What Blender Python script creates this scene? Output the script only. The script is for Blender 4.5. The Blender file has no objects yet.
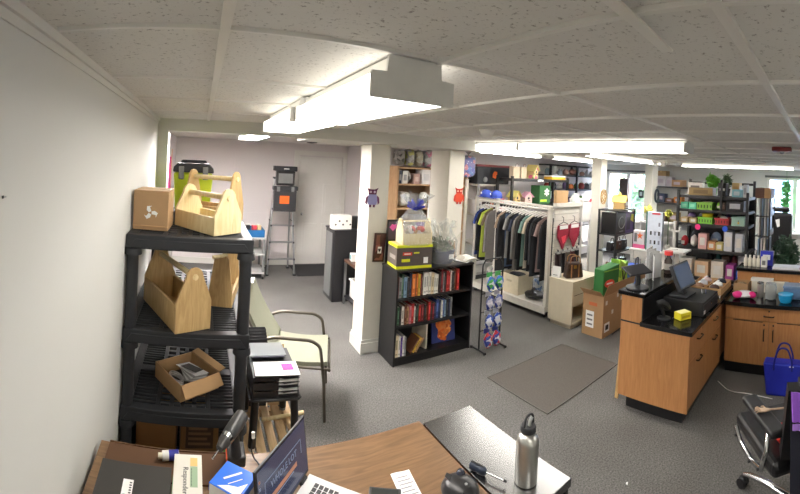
import bpy, math, random
from mathutils import Matrix, Vector
rnd = random.Random(7)
SC = bpy.context.scene
COL = SC.collection
PI = math.pi
# ------------------------------------------------------------------ camera (a phone panorama: cylindrical lens)
FPX, V0, PITCH, ROLL, YAW, EYE = 398.25, 166.5, -.0047, -.0535, math.radians(-28.5), 1.97
CROT = Matrix.Rotation(YAW, 3, 'Z') @ Matrix.Rotation(PITCH, 3, 'X') @ Matrix.Rotation(ROLL, 3, 'Y')
def make_camera():
    c = bpy.data.cameras.new('camera'); o = bpy.data.objects.new('camera', c); COL.objects.link(o)
    c.type = 'PANO'; c.panorama_type = 'CENTRAL_CYLINDRICAL'; c.central_cylindrical_radius = 1.0
    c.central_cylindrical_range_u_min = -400 / FPX; c.central_cylindrical_range_u_max = 400 / FPX
    c.central_cylindrical_range_v_min = (V0 - 494) / FPX; c.central_cylindrical_range_v_max = V0 / FPX
    c.clip_start = .02; c.clip_end = 200
    o.matrix_world = Matrix.Translation((0, 0, EYE)) @ (CROT @ Matrix.Rotation(PI / 2, 3, 'X')).to_4x4()
    SC.camera = o
make_camera()
def ray(x, y):
    a = (x - 400) / FPX
    return CROT @ Vector((math.sin(a), math.cos(a), (V0 - y) / FPX))
def PZ(x, y, z): d = ray(x, y); return d * ((z - EYE) / d.z) + Vector((0, 0, EYE))
def PX(x, y, X): d = ray(x, y); return d * (X / d.x) + Vector((0, 0, EYE))
def PY(x, y, Y): d = ray(x, y); return d * (Y / d.y) + Vector((0, 0, EYE))
# ------------------------------------------------------------------ mesh building
class MB:
    def __init__(s): s.v = []; s.f = []; s.sm = []
    def add(s, vs, fs, smooth=False):
        b = len(s.v); s.v += [tuple(p) for p in vs]; s.f += [tuple(b + i for i in f) for f in fs]; s.sm += [smooth] * len(fs); return s
    def box(s, x0, x1, y0, y1, z0, z1, M=None):
        vs = [Vector((x, y, z)) for z in (z0, z1) for y in (y0, y1) for x in (x0, x1)]
        if M: vs = [M @ p for p in vs]
        return s.add(vs, [(0, 2, 3, 1), (4, 5, 7, 6), (0, 1, 5, 4), (2, 6, 7, 3), (0, 4, 6, 2), (1, 3, 7, 5)])
    def cbox(s, c, d, M=None):
        return s.box(c[0] - d[0] / 2, c[0] + d[0] / 2, c[1] - d[1] / 2, c[1] + d[1] / 2, c[2] - d[2] / 2, c[2] + d[2] / 2, M)
    def cyl(s, p0, p1, r0, r1=None, n=12, caps=True):
        r1 = r0 if r1 is None else r1
        p0 = Vector(p0); p1 = Vector(p1); d = (p1 - p0).normalized()
        u = d.orthogonal().normalized(); w = d.cross(u)
        vs = []
        for p, r in ((p0, r0), (p1, r1)):
            for i in range(n):
                a = 2 * PI * i / n; vs.append(p + (u * math.cos(a) + w * math.sin(a)) * r)
        s.add(vs, [(i, (i + 1) % n, n + (i + 1) % n, n + i) for i in range(n)], True)
        if caps: s.add(vs, [tuple(range(n - 1, -1, -1)), tuple(range(n, 2 * n))])
        return s
    def tube(s, pts, r, n=8, closed=False, round_=0):
        pts = [Vector(p) for p in pts]
        if round_:
            out = [pts[0]]
            for i in range(1, len(pts) - 1):
                a, b, c = pts[i - 1], pts[i], pts[i + 1]
                l = min(round_, (a - b).length * .45, (c - b).length * .45)
                p, q = b + (a - b).normalized() * l, b + (c - b).normalized() * l
                for k in range(5):
                    t = k / 4; out.append(p * (1 - t) ** 2 + b * 2 * t * (1 - t) + q * t * t)
            pts = out + [pts[-1]]
        m = len(pts); vs = []; u = None
        for i, p in enumerate(pts):
            d = (pts[(i + 1) % m] - pts[i - 1]) if closed else (pts[min(i + 1, m - 1)] - pts[max(i - 1, 0)])
            d.normalize()
            u = d.orthogonal().normalized() if u is None else (u - d * u.dot(d)).normalized()
            w = d.cross(u); rr = r[i] if isinstance(r, (list, tuple)) and not closed and len(r) == m else (r if not isinstance(r, (list, tuple)) else r[0])
            vs += [p + (u * math.cos(2 * PI * k / n) + w * math.sin(2 * PI * k / n)) * rr for k in range(n)]
        fs = [(i * n + k, i * n + (k + 1) % n, ((i + 1) % m) * n + (k + 1) % n, ((i + 1) % m) * n + k) for i in range(m if closed else m - 1) for k in range(n)]
        s.add(vs, fs, True)
        if not closed: s.add(vs, [tuple(range(n - 1, -1, -1)), tuple(range((m - 1) * n, m * n))])
        return s
    def lathe(s, prof, c=(0, 0, 0), n=20, M=None):
        vs = []
        for r, z in prof:
            for k in range(n):
                a = 2 * PI * k / n; p = Vector((c[0] + r * math.cos(a), c[1] + r * math.sin(a), c[2] + z)); vs.append(M @ p if M else p)
        m = len(prof)
        s.add(vs, [(i * n + k, i * n + (k + 1) % n, (i + 1) * n + (k + 1) % n, (i + 1) * n + k) for i in range(m - 1) for k in range(n)], True)
        s.add(vs, [tuple(range(n - 1, -1, -1)), tuple(range((m - 1) * n, m * n))])
        return s
    def prism(s, poly, d0, d1, plane='XZ', M=None):
        """poly: 2D outline, extruded along the remaining axis from d0 to d1"""
        f = {'XZ': lambda a, b, d: Vector((a, d, b)), 'YZ': lambda a, b, d: Vector((d, a, b)), 'XY': lambda a, b, d: Vector((a, b, d))}[plane]
        n = len(poly); vs = [f(a, b, d0) for a, b in poly] + [f(a, b, d1) for a, b in poly]
        if M: vs = [M @ p for p in vs]
        ar = sum(poly[i][0] * poly[(i + 1) % n][1] - poly[(i + 1) % n][0] * poly[i][1] for i in range(n))
        fl = (ar > 0) ^ (plane == 'XZ') ^ (d1 < d0)
        A, B = tuple(range(n)), tuple(range(n, 2 * n))
        side = [(i, (i + 1) % n, n + (i + 1) % n, n + i) for i in range(n)]
        if fl: s.add(vs, [A[::-1], B] + side)
        else: s.add(vs, [A, B[::-1]] + [q[::-1] for q in side])
        return s
    def ball(s, c, r, n=12, noise=0, seed=0, M=None, sq=1):
        if not isinstance(r, (tuple, list)): r = (r, r, r)
        R = random.Random(seed); ph = [R.uniform(0, 6) for _ in range(6)]
        vs = []; m = max(4, n // 2 + 1)
        for i in range(m + 1):
            t = PI * i / m
            for k in range(n):
                a = 2 * PI * k / n; q = 1 + noise * (math.sin(3 * a + ph[0] + 2 * t) + math.sin(5 * t + ph[1] + a) + .6 * math.sin(7 * a - 4 * t + ph[2])) / 2.6
                ca, sa, st, ct = [math.copysign(abs(f) ** sq, f) for f in (math.cos(a), math.sin(a), math.sin(t), math.cos(t))]
                p = Vector((c[0] + r[0] * q * st * ca, c[1] + r[1] * q * st * sa, c[2] + r[2] * q * ct))
                vs.append(M @ p if M else p)
        s.add(vs, [(i * n + k, (i + 1) * n + k, (i + 1) * n + (k + 1) % n, i * n + (k + 1) % n) for i in range(m) for k in range(n)], True)
        return s
    def sheet(s, fn, nu, nv, th=0.002, wrap=False):
        """closed thin sheet: fn(u,v)->Vector, thickened along its normal"""
        P = [[Vector(fn(i / nu, j / nv)) for j in range(nv + 1)] for i in range(nu + 1)]
        N = []
        for i in range(nu + 1):
            row = []
            for j in range(nv + 1):
                du = P[min(i + 1, nu)][j] - P[max(i - 1, 0)][j]; dv = P[i][min(j + 1, nv)] - P[i][max(j - 1, 0)]
                nn = du.cross(dv); row.append(nn.normalized() if nn.length > 1e-9 else Vector((0, 0, 1)))
            N.append(row)
        vs = []; w = nv + 1
        for sg in (.5, -.5):
            for i in range(nu + 1):
                for j in range(nv + 1): vs.append(P[i][j] + N[i][j] * th * sg)
        o = (nu + 1) * w; fs = []
        for i in range(nu):
            for j in range(nv):
                a, b, c, d = i * w + j, (i + 1) * w + j, (i + 1) * w + j + 1, i * w + j + 1
                fs.append((a, b, c, d)); fs.append((o + d, o + c, o + b, o + a))
        for i in range(nu):
            a, b = i * w, (i + 1) * w; fs.append((a, o + a, o + b, b)); a, b = a + nv, b + nv; fs.append((b, o + b, o + a, a))
        for j in range(nv):
            a, b = j, j + 1; fs.append((b, o + b, o + a, a)); a, b = nu * w + j, nu * w + j + 1; fs.append((a, o + a, o + b, b))
        return s.add(vs, fs, True)
    def panel_open_box(s, x0, x1, y0, y1, z0, z1, t):
        s.box(x0, x1, y0, y1, z0, z0 + t); s.box(x0, x1, y0, y0 + t, z0 + t, z1); s.box(x0, x1, y1 - t, y1, z0 + t, z1)
        s.box(x0, x0 + t, y0 + t, y1 - t, z0 + t, z1); return s.box(x1 - t, x1, y0 + t, y1 - t, z0 + t, z1)
def obj(name, mb, m, parent=None, bevel=0, seg=2, loc=None, rot=None, label=None):
    me = bpy.data.meshes.new(name); me.from_pydata(mb.v, [], mb.f); me.update()
    me.polygons.foreach_set('use_smooth', [bool(x) for x in mb.sm])
    if any(mb.sm):
        try: me.set_sharp_from_angle(angle=math.radians(42))
        except Exception: pass
    o = bpy.data.objects.new(name, me); COL.objects.link(o)
    if m: me.materials.append(m)
    if parent: o.parent = parent
    if loc: o.location = loc
    if rot: o.rotation_euler = rot
    if bevel:
        b = o.modifiers.new('edge', 'BEVEL'); b.width = bevel; b.segments = seg; b.limit_method = 'ANGLE'; b.angle_limit = math.radians(50)
    if label: o['label'] = label
    return o
def tag(o, label, cat, group=None):
    o['label'] = label; o['category'] = cat
    if group: o['group'] = group
    return o
def thing(name, label, cat, loc=(0, 0, 0), rz=0, group=None):
    o = bpy.data.objects.new(name, None); COL.objects.link(o); o.empty_display_size = .05
    o.location = loc; o.rotation_euler = (0, 0, rz)
    return tag(o, label, cat, group)
def struct(name, mb, m, parent=None, bevel=0):
    o = obj(name, mb, m, parent, bevel)
    if not parent: o['kind'] = 'structure'
    return o
def dup(root, loc, rz, label, group=None, scale=None):
    r = root.copy(); COL.objects.link(r); r.location = loc; r.rotation_euler = (0, 0, rz); r['label'] = label
    if scale: r.scale = scale
    if group: r['group'] = group
    for ch in list(root.children):
        c = ch.copy(); COL.objects.link(c); c.parent = r
        for g in ch.children:
            d = g.copy(); COL.objects.link(d); d.parent = c
    return r
def lettering(body, size, m, parent, loc, rot=(0, 0, 0), name='lettering', align='CENTER', ext=.0004):
    c = bpy.data.curves.new(name, 'FONT'); c.body = body; c.size = size; c.align_x = align; c.align_y = 'CENTER'; c.extrude = ext; c.resolution_u = 2
    t = bpy.data.objects.new('tmp', c); COL.objects.link(t); bpy.context.view_layer.update()
    me = bpy.data.meshes.new_from_object(t.evaluated_get(bpy.context.evaluated_depsgraph_get())); bpy.data.objects.remove(t); me.name = name
    me.materials.clear(); me.materials.append(m)
    o = bpy.data.objects.new(name, me); COL.objects.link(o); o.parent = parent; o.location = loc; o.rotation_euler = rot
    return o
# ------------------------------------------------------------------ materials
def lin(c):
    if isinstance(c, str): c = [int(c[i:i + 2], 16) for i in (0, 2, 4)]
    return tuple(((v / 255) / 12.92 if v / 255 <= .04045 else ((v / 255 + .055) / 1.055) ** 2.4) for v in c) + (1,)
def base_mat(name):
    m = bpy.data.materials.new(name); m.use_nodes = True; nt = m.node_tree; b = nt.nodes['Principled BSDF']; return m, nt, b
def coords(nt, scale=(1, 1, 1), rot=(0, 0, 0)):
    t = nt.nodes.new('ShaderNodeTexCoord'); mp = nt.nodes.new('ShaderNodeMapping'); mp.inputs['Scale'].default_value = scale; mp.inputs['Rotation'].default_value = rot
    nt.links.new(t.outputs['Object'], mp.inputs[0]); return mp.outputs[0]
_cache = {}
def mat(c, rough=.5, metal=0, spec=.5, var=.06, scale=14, bump=0, coat=0, name=None):
    """procedural: colour c with a little noise variation"""
    key = (c, rough, metal, spec, var, scale, bump, coat)
    if key in _cache: return _cache[key]
    m, nt, b = base_mat(name or 'mat_' + (c if isinstance(c, str) else '%02x%02x%02x' % c))
    b.inputs['Roughness'].default_value = rough; b.inputs['Metallic'].default_value = metal; b.inputs['Specular IOR Level'].default_value = spec
    if coat: b.inputs['Coat Weight'].default_value = coat; b.inputs['Coat Roughness'].default_value = .08
    col = lin(c)
    n = nt.nodes.new('ShaderNodeTexNoise'); n.inputs['Scale'].default_value = scale; n.inputs['Detail'].default_value = 3
    nt.links.new(coords(nt), n.inputs['Vector'])
    r = nt.nodes.new('ShaderNodeMix'); r.data_type = 'RGBA'
    r.inputs[6].default_value = tuple(x * (1 - var * 2) for x in col[:3]) + (1,); r.inputs[7].default_value = tuple(min(1, x * (1 + var * 2)) for x in col[:3]) + (1,)
    nt.links.new(n.outputs['Fac'], r.inputs[0]); nt.links.new(r.outputs[2], b.inputs['Base Color'])
    if bump:
        bp = nt.nodes.new('ShaderNodeBump'); bp.inputs['Strength'].default_value = bump; bp.inputs['Distance'].default_value = .01
        nt.links.new(n.outputs['Fac'], bp.inputs['Height']); nt.links.new(bp.outputs[0], b.inputs['Normal'])
    _cache[key] = m; return m
def wood(c1, c2, scale=(30, 3, 30), rough=.5, name='wood', dist=2.5, coat=0):
    m, nt, b = base_mat(name)
    n = nt.nodes.new('ShaderNodeTexNoise'); n.inputs['Scale'].default_value = 1; n.inputs['Detail'].default_value = 6; n.inputs['Distortion'].default_value = dist
    nt.links.new(coords(nt, scale), n.inputs['Vector'])
    r = nt.nodes.new('ShaderNodeValToRGB'); r.color_ramp.elements[0].position = .3; r.color_ramp.elements[1].position = .7
    r.color_ramp.elements[0].color = lin(c1); r.color_ramp.elements[1].color = lin(c2)
    nt.links.new(n.outputs['Fac'], r.inputs[0]); nt.links.new(r.outputs[0], b.inputs['Base Color'])
    b.inputs['Roughness'].default_value = rough
    if coat: b.inputs['Coat Weight'].default_value = coat
    bp = nt.nodes.new('ShaderNodeBump'); bp.inputs['Strength'].default_value = .08; nt.links.new(n.outputs['Fac'], bp.inputs['Height']); nt.links.new(bp.outputs[0], b.inputs['Normal'])
    return m
def patch(cols, scale=6, rough=.6, name='print', smooth=False, rand=False):
    """printed pattern: voronoi cells in a few colours"""
    m, nt, b = base_mat(name)
    v = nt.nodes.new('ShaderNodeTexVoronoi'); v.inputs['Scale'].default_value = scale
    nt.links.new(coords(nt), v.inputs['Vector'])
    sp = nt.nodes.new('ShaderNodeSeparateColor'); nt.links.new(v.outputs['Color'], sp.inputs[0])
    r = nt.nodes.new('ShaderNodeValToRGB'); r.color_ramp.interpolation = 'LINEAR' if smooth else 'CONSTANT'
    e = r.color_ramp.elements; e[0].color = lin(cols[0]); e[0].position = 0; e[1].color = lin(cols[-1]); e[1].position = (len(cols) - 1) / len(cols)
    for i, c in enumerate(cols[1:-1], 1):
        x = e.new(i / len(cols)); x.color = lin(c)
    nt.links.new(sp.outputs[0], r.inputs[0]); nt.links.new(r.outputs[0], b.inputs['Base Color']); b.inputs['Roughness'].default_value = rough
    return m
def clear(name, tint=(235, 240, 240), amount=.75, rough=.12):
    m, nt, b = base_mat(name); o = nt.nodes['Material Output']
    t = nt.nodes.new('ShaderNodeBsdfTransparent'); t.inputs[0].default_value = lin(tint)
    b.inputs['Base Color'].default_value = lin(tint); b.inputs['Roughness'].default_value = rough
    mx = nt.nodes.new('ShaderNodeMixShader'); mx.inputs[0].default_value = amount
    n = nt.nodes.new('ShaderNodeTexNoise'); n.inputs['Scale'].default_value = 22; nt.links.new(coords(nt), n.inputs['Vector'])
    bp = nt.nodes.new('ShaderNodeBump'); bp.inputs['Strength'].default_value = .6; nt.links.new(n.outputs['Fac'], bp.inputs['Height']); nt.links.new(bp.outputs[0], b.inputs['Normal'])
    nt.links.new(b.outputs[0], mx.inputs[1]); nt.links.new(t.outputs[0], mx.inputs[2]); nt.links.new(mx.outputs[0], o.inputs[0]); return m
def emit(name, c, strength):
    m, nt, b = base_mat(name); b.inputs['Base Color'].default_value = lin(c); b.inputs['Emission Color'].default_value = lin(c); b.inputs['Emission Strength'].default_value = strength
    b.inputs['Roughness'].default_value = .4; return m
def speckle(name, c, c2, scale, thr, rough=.9, bump=.3, big=0.0, c3=None):
    """fine speckled surface (carpet, ceiling tile)"""
    m, nt, b = base_mat(name); uv = coords(nt)
    n = nt.nodes.new('ShaderNodeTexNoise'); n.inputs['Scale'].default_value = scale; n.inputs['Detail'].default_value = 4; n.inputs['Roughness'].default_value = .7
    nt.links.new(uv, n.inputs['Vector'])
    r = nt.nodes.new('ShaderNodeValToRGB'); r.color_ramp.elements[0].position = thr[0]; r.color_ramp.elements[1].position = thr[1]
    r.color_ramp.elements[0].color = lin(c2); r.color_ramp.elements[1].color = lin(c); nt.links.new(n.outputs['Fac'], r.inputs[0]); out = r.outputs[0]
    if c3:
        n2 = nt.nodes.new('ShaderNodeTexNoise'); n2.inputs['Scale'].default_value = big; n2.inputs['Detail'].default_value = 3; nt.links.new(uv, n2.inputs['Vector'])
        r2 = nt.nodes.new('ShaderNodeValToRGB'); r2.color_ramp.elements[0].position = .35; r2.color_ramp.elements[1].position = .7
        r2.color_ramp.elements[0].color = lin(c3); r2.color_ramp.elements[1].color = (1, 1, 1, 1); nt.links.new(n2.outputs['Fac'], r2.inputs[0])
        mx = nt.nodes.new('ShaderNodeMix'); mx.data_type = 'RGBA'; mx.blend_type = 'MULTIPLY'; mx.inputs[0].default_value = 1
        nt.links.new(out, mx.inputs[6]); nt.links.new(r2.outputs[0], mx.inputs[7]); out = mx.outputs[2]
    nt.links.new(out, b.inputs['Base Color']); b.inputs['Roughness'].default_value = rough; b.inputs['Specular IOR Level'].default_value = .2
    bp = nt.nodes.new('ShaderNodeBump'); bp.inputs['Strength'].default_value = bump; bp.inputs['Distance'].default_value = .004
    nt.links.new(n.outputs['Fac'], bp.inputs['Height']); nt.links.new(bp.outputs[0], b.inputs['Normal']); return m

WALL = mat((210, 210, 205), .75, var=.012, scale=3, bump=.03)
LAV = mat((230, 224, 223), .7, var=.012, scale=3)
TRIM = mat((214, 213, 206), .5, var=.01)
BEAMC = mat((208, 207, 200), .7, var=.015, scale=4)
TILE = speckle('ceiling_tile', (222, 220, 215), (158, 154, 148), 75, (.33, .42), .95, .25)
CARPET = speckle('carpet', (132, 131, 128), (78, 77, 75), 90, (.34, .66), 1, .5, 1.6, (232, 231, 230))
TBAR = mat((226, 224, 218), .35, var=.02)
BLACKP = mat((38, 40, 44), .55, var=.05, scale=30, bump=.05)      # black moulded plastic
BLACK = mat((26, 26, 28), .4, var=.05)
GLOSSB = mat((16, 16, 18), .12, spec=.6, var=.02)
TABLEB = mat((14, 14, 15), .27, spec=1.0, var=.021)
TABLEB.node_tree.nodes['Principled BSDF'].inputs['IOR'].default_value = 2.2
BLACKM = mat((30, 30, 33), .45, var=.05)
CARD = mat((172, 138, 100), .8, var=.05, scale=9)
CARD2 = mat((196, 158, 112), .8, var=.05, scale=9)
CARDD = mat((92, 64, 42), .85, var=.06, scale=8)
PINE = wood((184, 150, 98), (208, 178, 126), (26, 26, 3), .55, 'pine')
PINEL = wood((218, 196, 144), (236, 220, 176), (24, 24, 3), .5, 'pale_pine')
OAK = wood((114, 87, 62), (143, 112, 82), (5, 40, 40), .32, 'oak_laminate', 1.5)
MAPLE = wood((176, 122, 74), (194, 140, 90), (40, 40, 4), .42, 'maple_laminate', 1.2)
MAPLED = wood((164, 112, 68), (182, 130, 82), (40, 40, 4), .42, 'maple_drawer_laminate', 1.2)
WHITE = mat((236, 234, 228), .5, var=.015)
CREAM = mat((228, 224, 212), .55, var=.02)
PAPER = mat((240, 240, 238), .8, var=.01)
CHROME = mat((210, 212, 214), .18, 1, var=.02)
ALU = mat((176, 178, 180), .38, 1, var=.03)
STEEL = mat((206, 206, 202), .36, 1, var=.03, scale=40)
GREYP = mat((120, 122, 122), .5, var=.04)
SAGE = mat((142, 144, 126), .85, var=.04, scale=60, bump=.1)
CELLO = clear('cellophane', (246, 248, 248), .82, .08)
CLEARP = clear('clear_plastic', (228, 232, 234), .7, .15)
GLASS = clear('window_glass', (245, 248, 250), .93, .02)
INK = mat((30, 30, 34), .6, var=.01)
LAMP = emit('lamp_lens', (255, 250, 242), 11.0)
LAMPS = emit('lamp_lens_side', (255, 250, 240), 1.5)
LAMP2 = emit('lamp_lens_bright', (255, 248, 244), 62.0)
LAMP3 = emit('lamp_lens_far', (255, 250, 244), 20.0)
def P(c, **k): return mat(c, **k)
# ------------------------------------------------------------------ the setting
HC = 2.27
YB, YW, XR = 3.42, 5.65, 9.0                     # beam line, shop's back wall, window wall
def walls():
    struct('floor', MB().box(-.8, XR + .1, -1.8, 7.4, -.12, 0), CARPET)
    struct('ceiling', MB().box(-.8, XR + .1, -1.8, 7.4, HC, HC + .12), TILE)
    struct('wall_left', MB().box(-.53, -.39, -1.8, YB + .2, 0, HC), WALL)
    struct('wall_passage', MB().box(-.62, -.48, YB + .2, 7.2, 0, HC), LAV)
    w = MB(); w.box(-.62, 1.74, 7.2, 7.34, 0, HC); w.box(2.70, 2.86, 7.2, 7.34, 0, HC); w.box(1.74, 2.70, 7.2, 7.34, 2.09, HC); w.box(1.74, 2.70, 7.25, 7.34, 0, 2.09)
    struct('wall_far', w, LAV)
    struct('wall_partition', MB().box(2.74, 2.86, YW, 7.2, 0, HC), LAV)
    struct('wall_back', MB().box(2.86, XR, YW, YW + .12, 0, HC), LAV)
    struct('wall_behind', MB().box(-.53, XR + .1, -1.8, -1.66, 0, HC), WALL)
    # window wall with two openings
    w = MB(); o = [(-.3, 1.36), (4.32, 5.5)]; z0, z1 = .86, 2.08
    ys = [-1.66, o[0][0], o[0][1], o[1][0], o[1][1], YW]
    for a, b in ((0, 1), (2, 3), (4, 5)): w.box(XR, XR + .14, ys[a], ys[b], 0, HC)
    for a, b in o: w.box(XR, XR + .14, a, b, 0, z0); w.box(XR, XR + .14, a, b, z1, HC)
    struct('wall_window_side', w, WALL)
    for i, (a, b) in enumerate(o):
        f = MB()
        for y0, y1 in ((a, a + .05), (b - .05, b)): f.box(XR - .02, XR + .1, y0, y1, z0, z1)
        f.box(XR - .02, XR + .1, a + .05, b - .05, z0, z0 + .05); f.box(XR - .02, XR + .1, a + .05, b - .05, z1 - .05, z1)
        m = (a + b) / 2 + (.2 if i == 0 else 0); f.box(XR, XR + .08, m - .05, m + .05, z0 + .05, z1 - .05)
        fr = struct('window_%d' % (i + 1), f, WHITE)
        obj('window_pane', MB().box(XR + .03, XR + .036, a + .05, m - .05, z0 + .05, z1 - .05).box(XR + .03, XR + .036, m + .05, b - .05, z0 + .05, z1 - .05), GLASS, fr)
        obj('window_sill', MB().box(XR - .12, XR, a - .05, b + .05, z0 - .04, z0), WHITE, fr)
        obj('blind_rail', MB().box(XR - .09, XR - .03, a - .05, b + .05, z1 + .0, z1 + .05), P((92, 92, 92)), fr)
    # ceiling beam, passage jamb, columns
    b = MB(); b.box(-.53, 2.79, YB, YB + .2, 2.165, HC)
    struct('beam', b, BEAMC)
    struct('trim_1', MB().box(-.39, -.30, YB + .01, YB + .19, 0, 2.165), BEAMC)
    def column(n, x0, x1, y0, y1, base=True):
        c = struct('column_%d' % n, MB().box(x0, x1, y0, y1, 0, 2.165 if n < 3 else HC), CREAM, bevel=.006)
        if base:
            t = .018; q = MB()
            for dz, tt in ((.11, t), (.14, t * .5)):
                q.box(x0 - tt, x1 + tt, y0 - tt, y0 - .0005, 0, dz); q.box(x0 - tt, x1 + tt, y1 + .0005, y1 + tt, 0, dz)
                q.box(x0 - tt, x0 - .0005, y0, y1, 0, dz); q.box(x1 + .0005, x1 + tt, y0, y1, 0, dz)
            obj('baseboard', q, TRIM, c)
    column(1, 1.685, 1.905, 3.73, 4.0); column(2, 2.67, 2.89, 3.73, 4.12); column(3, 5.45, 5.63, 3.48, 3.66); column(4, 7.34, 7.62, 3.45, 3.62)
    struct('beam_2', MB().box(1.0, 2.79, YB + .2005, 4.14, 2.165, HC), BEAMC)
    # crown strip on the left wall, baseboard
    c = MB(); c.box(-.3895, -.374, -1.6, YB, 2.245, HC); c.box(-.3895, -.384, -1.6, YB, 2.222, 2.245)
    struct('trim_2', c, TRIM)
    struct('baseboard_left', MB().box(-.3895, -.376, -1.6, YB, 0, .1), TRIM)
    struct('baseboard_far', MB().box(-.47, 1.68, 7.185, 7.1995, 0, .1), TRIM)
    # suspended grid
    g = MB(); hz = HC - .011
    for X in (.04, .62, 1.15, 1.72, 2.3, 2.9, 3.5, 4.1, 4.7, 5.3, 5.9, 6.5, 7.1, 7.7, 8.3):
        hw = .012 if X < .1 else .008
        g.box(X - hw, X + hw, -1.6, YB if X < 3 else YW, hz, HC)
    for k, Y in enumerate((-1.0, -.4, .19, .93, 1.55, 2.14, 2.74, 3.35, 3.96, 4.57, 5.18)):
        g.box(-.36 if Y < 3.3 else 2.98, XR, Y - (.012 if Y == .19 else .006), Y + (.012 if Y == .19 else .006), hz + .001, HC)
    struct('trim_3', g, TBAR)
    # a loose grid strip hanging down, and the gap it left
    s = MB(); a, b2 = PZ(616, 0, 2.262), PZ(668, 44, 2.262); d = (b2 - a).normalized(); n = Vector((-d.y, d.x, 0))
    a -= d * .5
    s.sheet(lambda u, v: a + (b2 - a) * u + n * (v - .5) * .026 + Vector((0, 0, -.016 * u * u)), 12, 1, .004)
    struct('trim_4', s, TBAR)
    # six panel door in the far wall
    dr = struct('door_1', MB().box(1.80, 2.64, 7.19, 7.23, .012, 2.03), WHITE)
    p = MB()
    for z0, z1 in ((.22, .78), (.95, 1.52), (1.66, 1.9)):
        for x0, x1 in ((1.91, 2.17), (2.28, 2.53)):
            for k, (t, dy) in enumerate(((0, .008), (.022, .004), (.05, .011))):
                p.box(x0 + t, x1 - t, 7.19 - dy, 7.19, z0 + t, z1 - t)
    obj('door_panel', p, WHITE, dr, .003)
    obj('door_knob', MB().cyl((1.87, 7.19, .96), (1.87, 7.14, .96), .012).ball((1.87, 7.125, .96), .028), CHROME, dr)
    c = MB(); c.box(1.70, 1.79, 7.175, 7.1995, 0, 2.05); c.box(2.65, 2.73, 7.175, 7.1995, 0, 2.05); c.box(1.70, 2.73, 7.175, 7.1995, 2.05, 2.14)
    obj('door_frame', c, WHITE, dr)
    c = MB(); c.box(-.479, 2.74, 7.195, 7.1995, .93, .955); c.box(.60, .63, 7.19, 7.1995, .1, HC)
    struct('trim_5', c, LAV)
walls()
def fixture(name, label, X, Y0, Y1, w=.24, z0=2.15, z1=2.21, along='Y', grp=None, lamp=None):
    L = Y1 - Y0; zt = HC - .008
    t = thing(name, label, 'ceiling light', (X, Y0, z0) if along == 'Y' else (Y0, X, z0), 0 if along == 'Y' else -PI / 2, grp)
    if along != 'Y': t.location = (Y0, X, z0)
    h = z1 - z0; H = zt - z0; q = .62 * w / 2
    obj('housing', MB().prism([(-q, h + .001), (q, h + .001), (q * .9, H), (-q * .9, H)], .012, L - .012), WHITE, t)
    ls = obj('lens', MB().prism([(-w / 2 + .002, .004), (w / 2 - .002, .004), (w / 2, .014), (w / 2, h), (-w / 2, h), (-w / 2, .014)], .012, L - .012), LAMPS, t)
    obj('lens_panel', MB().box(-w / 2 + .006, w / 2 - .006, .014, L - .014, 0, .0035), lamp or LAMP, ls)
    for a, b in ((0, .011), (L - .011, L)):
        obj('end_cap', MB().prism([(-w / 2 - .006, -.006), (w / 2 + .006, -.006), (w / 2 + .006, h + .004), (q + .01, h + .006), (q + .006, H), (-q - .006, H), (-q - .01, h + .006), (-w / 2 - .006, h + .004)], a, b), P((226, 225, 220), rough=.5), t)
    return t
fixture('fluorescent_light', 'wrap fluorescent light above the desk, its grey stepped end nearest the viewer', .55, .95, 1.81, .25)
fixture('fluorescent_light', 'wrap fluorescent light in line behind the one above the desk, ending at the white beam', .53, 1.82, 2.66, .25)
fixture('fluorescent_light', 'long fluorescent light over the floor mat, its square grey end toward the counters', 2.91, 1.06, 2.78, .2, 2.175, 2.24)
fixture('fluorescent_light', 'long fluorescent light that starts behind the cream column with the red owl', 2.91, 2.79, 3.46, .2, 2.175, 2.24)
fixture('fluorescent_light', 'thin long ceiling light running right from in front of the middle column', 2.95, 4.2, 6.45, .16, 2.212, 2.25, 'X', lamp=LAMP3)
fixture('fluorescent_light', 'thin long ceiling light above the black bin shelf, ending near the red alarm', 7.1, .6, 2.7, .16, 2.212, 2.25, lamp=LAMP3)
fixture('fluorescent_light', 'small ceiling light near the shop back wall, left of the two there', 4.2, 3.45, 4.7, .16, 2.2, 2.235, 'X', lamp=LAMP3)
fixture('fluorescent_light', 'small ceiling light near the shop back wall, above the wall display of glass jars', 4.2, 5.0, 6.4, .16, 2.2, 2.235, 'X', lamp=LAMP3)
fixture('fluorescent_light', 'ceiling light in the passage mostly hidden above the white beam, left of the ladder', .57, 3.75, 5.0, .24, 2.19, 2.225, lamp=LAMP2)
fixture('fluorescent_light', 'ceiling light hidden behind the white beam near the left passage wall', -.02, 3.68, 4.25, .5, 2.21, 2.225, lamp=LAMP2)  # unseen lamp, added behind the beam to brighten the passage walls
fixture('fluorescent_light', 'wrap fluorescent light above the viewer, the next in the desk row', .55, -1.3, -.2, .25)
fixture('fluorescent_light', 'wrap fluorescent light behind the viewer toward the counters', 3.2, -1.4, -.25, .2, 2.15, 2.225)  # out-of-view fixture added as fill light behind the viewer
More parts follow.
